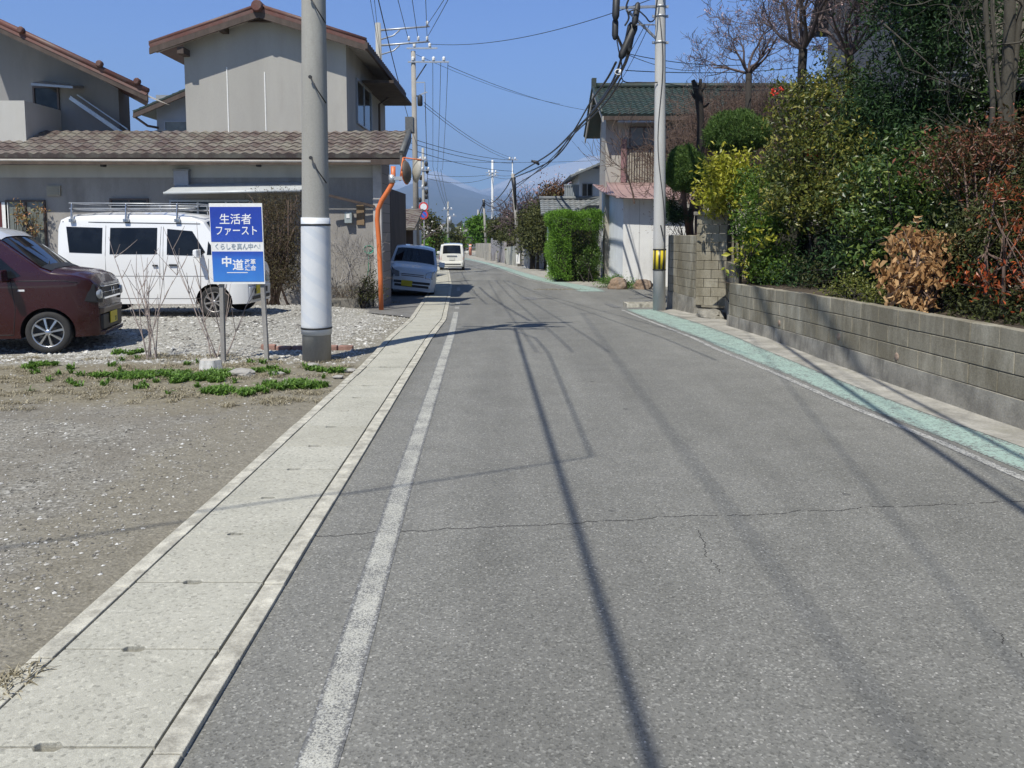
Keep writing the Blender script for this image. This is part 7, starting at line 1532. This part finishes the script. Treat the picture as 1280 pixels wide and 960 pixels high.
# brown pole -> busy pole
for i, (x0, x1, lab) in enumerate(((541, 541, "first of the three wires hanging down between the two crossarmed poles"), (551, 547, "second of the three wires hanging down between the two crossarmed poles"), (560, 553, "third of the three wires hanging down between the two crossarmed poles"))):
    wire(P(x0, 77, BY), P(x1, 208+i*2, CY_), .55, .014, lab)
wire(P(531, 103, BY), P(534, 215, CY_), .3, .022, "dark cable dropping from the brown pole's side bracket")
wire(P(534, 215, CY_), P(537, 275, DY), .3, .022, "dark cable running on from the busy pole")
for i in range(3): wire(P(541+5*i, 208+i*2, CY_), P(559+i*2, 262, DY), .5, .016, "thin wire running from the busy pole to the next one", "wires between the busy pole and the next")
for i, (y0, y1) in enumerate(((170, 200), (176, 204), (184, 214))): wire(P(505, y0, 46), P(642, y1, R4Y), .3, .020, ["highest", "middle", "lowest"][i]+" of three wires crossing to the fork-topped pole")
for i, (y0, y1) in enumerate(((128, 197), (132, 200))): wire(P(530, y0, BY), P(640, y1, R4Y), .4, .014, ["upper", "lower"][i]+" faint wire from the brown pole to the fork-topped pole")
wire(P(508, 200, 60), P(760, 200, 70), .2, .014, "level wire crossing the street in front of the snowy ridge")
wire(P(534, 218, CY_), P(615, 218, R3Y), .2, .018, "upper wire joining the busy pole and the pale steel pole"); wire(P(534, 223, CY_), P(615, 221, R3Y), .5, .018, "lower wire joining the busy pole and the pale steel pole")
for i in range(2): wire(P(615, 217+i*3, R3Y), P(642, 219+i*4, R4Y), .15, .016, ["upper", "lower"][i]+" short wire between the pale steel pole and the fork-topped pole")
wire(P(545, 272, DY), P(588, 283, R5Y), .3, .03, "low wire crossing the street in the distance"); wire(P(545, 276, DY), P(592, 284, R5Y), .6, .035, "black cable crossing low over the far street")
wire(P(480, 262, 45), P(560, 281, DY), .3, .018, "low wire from behind the garage to the thin dark pole")
# heavy bundles on the right
def bundle(pp, r, label, Ys, group=None):
    r = r*1.15 if r < .035 or Ys[0] < 30 else r
    pts = [P(x, y, Y) for (x, y), Y in zip(pp, Ys)]
    # smooth through the points
    out = []
    for i in range(len(pts)-1):
        p0 = pts[max(0, i-1)]; p1, p2 = pts[i], pts[i+1]; p3 = pts[min(len(pts)-1, i+2)]
        for k in range(8):
            t_ = k/8; out.append(.5*((2*p1)+(p2-p0)*t_+(2*p0-5*p1+4*p2-p3)*t_*t_+(3*p1-p0-3*p2+p3)*t_**3))
    out.append(pts[-1]); m = MB(); m.tube(out, r if isinstance(r, (int, float)) else [r[0]+(r[1]-r[0])*i/(len(out)-1) for i in range(len(out))], 7); return tag(m.build("overhead_cable", M_CABLE), label, "cable", group)
ys5 = (rb.y-.2, 21, 26.5, 34, 43, 54.2)
bundle([(787, 62), (776, 90), (748, 132), (718, 163), (686, 193), (643, 219)], .035, "heaviest black cable sweeping down from the splice boxes to the leaning pole", ys5)
bundle([(772, 46), (777, 72), (757, 117), (723, 160), (690, 200), (643, 222)], .03, "black cable sweeping down from the leftmost splice box", ys5)
bundle([(770, 78), (758, 100), (738, 128), (714, 168), (684, 206), (643, 232)], .024, "lower black cable looping below the heaviest one", (rb.y+.2, 20, 25, 33, 43, 54.2))
bundle([(776, 98), (760, 125), (738, 148), (712, 173), (684, 203), (644, 236)], .018, "thin black cable lowest of the sweep to the leaning pole", (rb.y+.4, 21, 25, 33, 43, 54.2))
bundle([(641, 219), (632, 236), (620, 250), (612, 254), (605, 251)], .04, "upper sagging cable between the first two leaning poles", (54.2, 64, 74, 83, 92)); bundle([(643, 232), (632, 250), (620, 259), (612, 258), (605, 253)], .035, "lower sagging cable between the first two leaning poles", (54.2, 64, 74, 83, 92))
bundle([(605, 251), (600, 264), (596, 272), (591, 272)], .06, "upper cable sagging on to the third leaning pole", (92, 104, 115, 125)); bundle([(605, 255), (601, 270), (596, 276), (591, 276)], .05, "lower cable sagging on to the third leaning pole", (92, 104, 115, 125))
bundle([(591, 272), (586, 280), (580, 284), (574, 284)], .06, "black cable crossing from the third leaning pole", (125, 125, 124, 122))
# loops by the striped pole
RYp = rb.y
bundle([(784, 16), (795, 12), (806, 20), (812, 27), (818, 24), (820, 12), (822, -4)], .014, "black cable looping from the splice boxes up the striped pole", (RYp-.2, RYp-.25, RYp-.25, RYp-.25, RYp-.2, RYp-.18, RYp-.18))
bundle([(781, 32), (786, 22), (783, 8), (788, -6)], .018, "short black lead curling between the splice boxes", (RYp-.2,)*4)
bundle([(771, 50), (774, 66), (777, 80), (779, 101), (800, 103), (822, 103)], .012, "dark drop wire turning right to the striped pole", (RYp-.2, RYp-.2, RYp-.1, RYp, RYp, RYp-.1))
bundle([(779, 101), (770, 112), (758, 126), (740, 133)], .010, "dark drop wire bending left towards the green roof", (RYp, 22, 27, 33))
wire(P(784, 67, RYp), P(935, 81, 21), .1, .009, "thin wire running right from the cable crossing behind the plum trees"); wire(P(782, 88, RYp), P(1000, 84, 24), .1, .010, "straight thin wire running right above the green roof"); wire(P(826, 103, RYp), P(960, 112, 25), .1, .009, "lowest thin wire running right along the green roof ridge")
wire(P(784, 68, RYp), P(868, 88, 25), .1, .008, "short thin wire slanting down right behind the striped pole")
for i, (x0, y0, x1, y1) in enumerate(((812, 30, 779, 96), (806, 32, 760, 110), (796, 30, 776, 66))): wire(P(x0, y0, RYp), P(x1, y1, RYp+6), .05, .008, ["first", "second", "third"][i]+" faint slanting wire left of the striped pole's top")
for i, (x0, x1) in enumerate(((715, 741), (727, 752))): wire(P(x0, 176, 70), P(x1, 206, 60), .0, .012, ["left", "right"][i]+" faint wire descending behind the green roofed house's verge")
# small coils and fittings on the cable
for i, (px, py) in enumerate(((779, 66), (773, 90))):
    c_ = P(px, py, RYp+.1); m = MB(); m.tube([c_+Vector((.08*math.cos(a*.6283), 0, .06*math.sin(a*.6283))) for a in range(11)], .01, 5, cap=False); m.lathe([(.02, -.05), (.05, 0), (.02, .05)], c_+Vector((.05, 0, 0)), 'z', 8); tag(m.build("wire_coil", M_LINE), ["upper small pale wire coil on the dropping cable", "lower small pale wire coil on the dropping cable"][i], "wire coil")
m = MB(); c_ = P(671, 203, 46); m.tube([P(664, 201, 46), c_, P(674, 206, 46)], [.06, .1, .06], 8); tag(m.build("cable_clamp", M_BLK), "small black clamp where the street wires meet the heavy cable", "clamp")
# overhead cables that pass above the viewer and shade the road
wire(Vector((-1.82, 10.1, 6.2)), Vector((-1.01, -14, 6.3)), .05, .024, "thick cable running back overhead from the concrete pole along the road", name="overhead_cable", cat="cable")
wire(Vector((-2.25, 10.1, 8.6)), P(470, -20, 24), .2, .022, "cable running on from the concrete pole towards the brown pole", name="overhead_cable", cat="cable")
m = MB(); m.tube([(-1.9, 9.9, 6.15), (-1.45, 8.6, 6.0), (-1.30, 7.1, 5.95), (-1.24, 4.5, 5.9), (-1.2, 2.2, 5.9), (-2.6, 1.5, 5.85), (-6.5, -.4, 5.9)], .011, 6); tag(m.build("overhead_cable", M_CABLE), "slack service cable that turns off the road above the viewer", "cable")
wire(Vector((3.1, 17.6, 7.4)), Vector((-.98, -14, 7.0)), .35, .032, "first thick cable passing overhead from the striped pole", name="overhead_cable", cat="cable")
wire(Vector((3.2, 17.6, 6.9)), Vector((.22, -14, 6.5)), .35, .026, "second thick cable passing overhead from the striped pole", name="overhead_cable", cat="cable")
wire(Vector((3.1, 17.6, 9.8)), Vector((-.2, -4, 9.6)), .4, .008, "thin wire passing overhead from the striped pole", name="overhead_wire")
wire(Vector((3.1, 17.6, 9.2)), Vector((-1.2, -4, 9.3)), .4, .008, "second thin wire passing overhead from the striped pole", name="overhead_wire")
wire(Vector((-2.4, 10.0, 9.6)), Vector((3.2, 17.6, 9.3)), .15, .010, "thin wire spanning the road between the concrete and the striped pole")
wire(Vector((-2.3, 9.9, 12.6)), Vector((-2.5, -14, 12.8)), .5, .010, "high thin wire running back from the concrete pole's top")

# ================================================================ MOUNTAINS AND AIR
from mathutils import noise as NZ
def ridge(name, prof, Y, depth, mat, amp, seed, rows=26):
    xs = np.linspace(-6500*Y/12000, 6500*Y/12000, 260); V = []; w = len(xs)
    for j in range(rows+1):
        f = j/rows
        for x in xs:
            px = 640+1000*x/Y; hpx = np.interp(px, [a for a, b in prof], [b for a, b in prof]); zt = (HOR-hpx)*Y/1000
            yy = Y-depth*(1-f); n_ = NZ.fractal(Vector((x/1500+seed, yy/1500, 0)), 1.0, 2.1, 6); n2_ = 1-abs(NZ.fractal(Vector((x/1000+seed*3, yy/2800, 3)), .9, 2.2, 5))
            g = f**1.25; z = zt*g*(1-.0*n_)+amp*n_*g*(1-g)*3.2+amp*.9*(n2_-.7)*g*(.35+.65*(1-g)) ; V.append((x, yy, max(-4, z-4*(1-f))))
    F = [[j*w+i, j*w+i+1, (j+1)*w+i+1, (j+1)*w+i] for j in range(rows) for i in range(w-1)]
    m = MB(); m.add(V, F, .5, True); return struct(m.build(name, mat, fixn=False))
t = NT("mountain_forest"); c = t.coord(scale=(.001, .001, .001)); k = t.ramp(t.noise(c, 2.2, 8, .7), [(.35, (.030, .042, .028)), (.55, (.06, .062, .045)), (.75, (.12, .105, .085))]); z = t.xyz(t.coord())[2]
sn = t.math('ADD', t.math('DIVIDE', z, 1000.), t.math('MULTIPLY', t.math('SUBTRACT', t.noise(c, 4, 7, .75), .5), .55)); k2 = t.mix(t.ramp(sn, [(.66, 0.), (.80, 1.)]), k, (.75, .76, .78)); M_MT = t.out(k2, .95, .1)
ridge("mountains", [(-2000, 240), (300, 250), (430, 262), (470, 250), (492, 240), (512, 232), (530, 225), (548, 221), (562, 228), (580, 236), (600, 242), (618, 246), (640, 246), (680, 240), (720, 238), (780, 246), (1000, 250), (3000, 255)], 11000, 6500, M_MT, 130, 3.1)
t = NT("snowy_mountain"); c = t.coord(scale=(.001, .001, .001)); z = t.xyz(t.coord())[2]; k = t.ramp(t.noise(c, 2, 8, .7), [(.35, (.05, .055, .05)), (.7, (.12, .12, .12))])
sn = t.math('ADD', t.math('DIVIDE', z, 1000.), t.math('MULTIPLY', t.math('SUBTRACT', t.noise(c, 3, 7, .75), .5), .9)); M_MS = t.out(t.mix(t.ramp(sn, [(.75, 0.), (1.0, 1.)]), k, (.82, .83, .85)), .9, .1)
ridge("snow_mountains", [(-2000, 250), (450, 244), (520, 222), (545, 214), (570, 226), (600, 238), (620, 232), (650, 220), (680, 212), (700, 206), (718, 202), (735, 198), (760, 195), (800, 205), (900, 225), (3000, 250)], 17500, 5500, M_MS, 190, 8.7)
m = MB(); m.box(-16400, 16400, -16400, 18500, -6.5, 2050); hz_ = m.build("haze", None); struct(hz_, 'stuff'); tag(hz_, "pale blue air haze over the plain and the mountains", "haze", kind='stuff')
hm = bpy.data.materials.new("haze_air"); hm.use_nodes = True; hn = hm.node_tree.nodes; hn.remove(hn["Principled BSDF"]); pv = hn.new("ShaderNodeVolumePrincipled"); pv.inputs['Color'].default_value = (.44, .64, 1, 1); pv.inputs['Density'].default_value = 1.45e-4; pv.inputs['Anisotropy'].default_value = .0
hm.node_tree.links.new(pv.outputs[0], hn["Material Output"].inputs['Volume']); hz_.data.materials.append(hm)
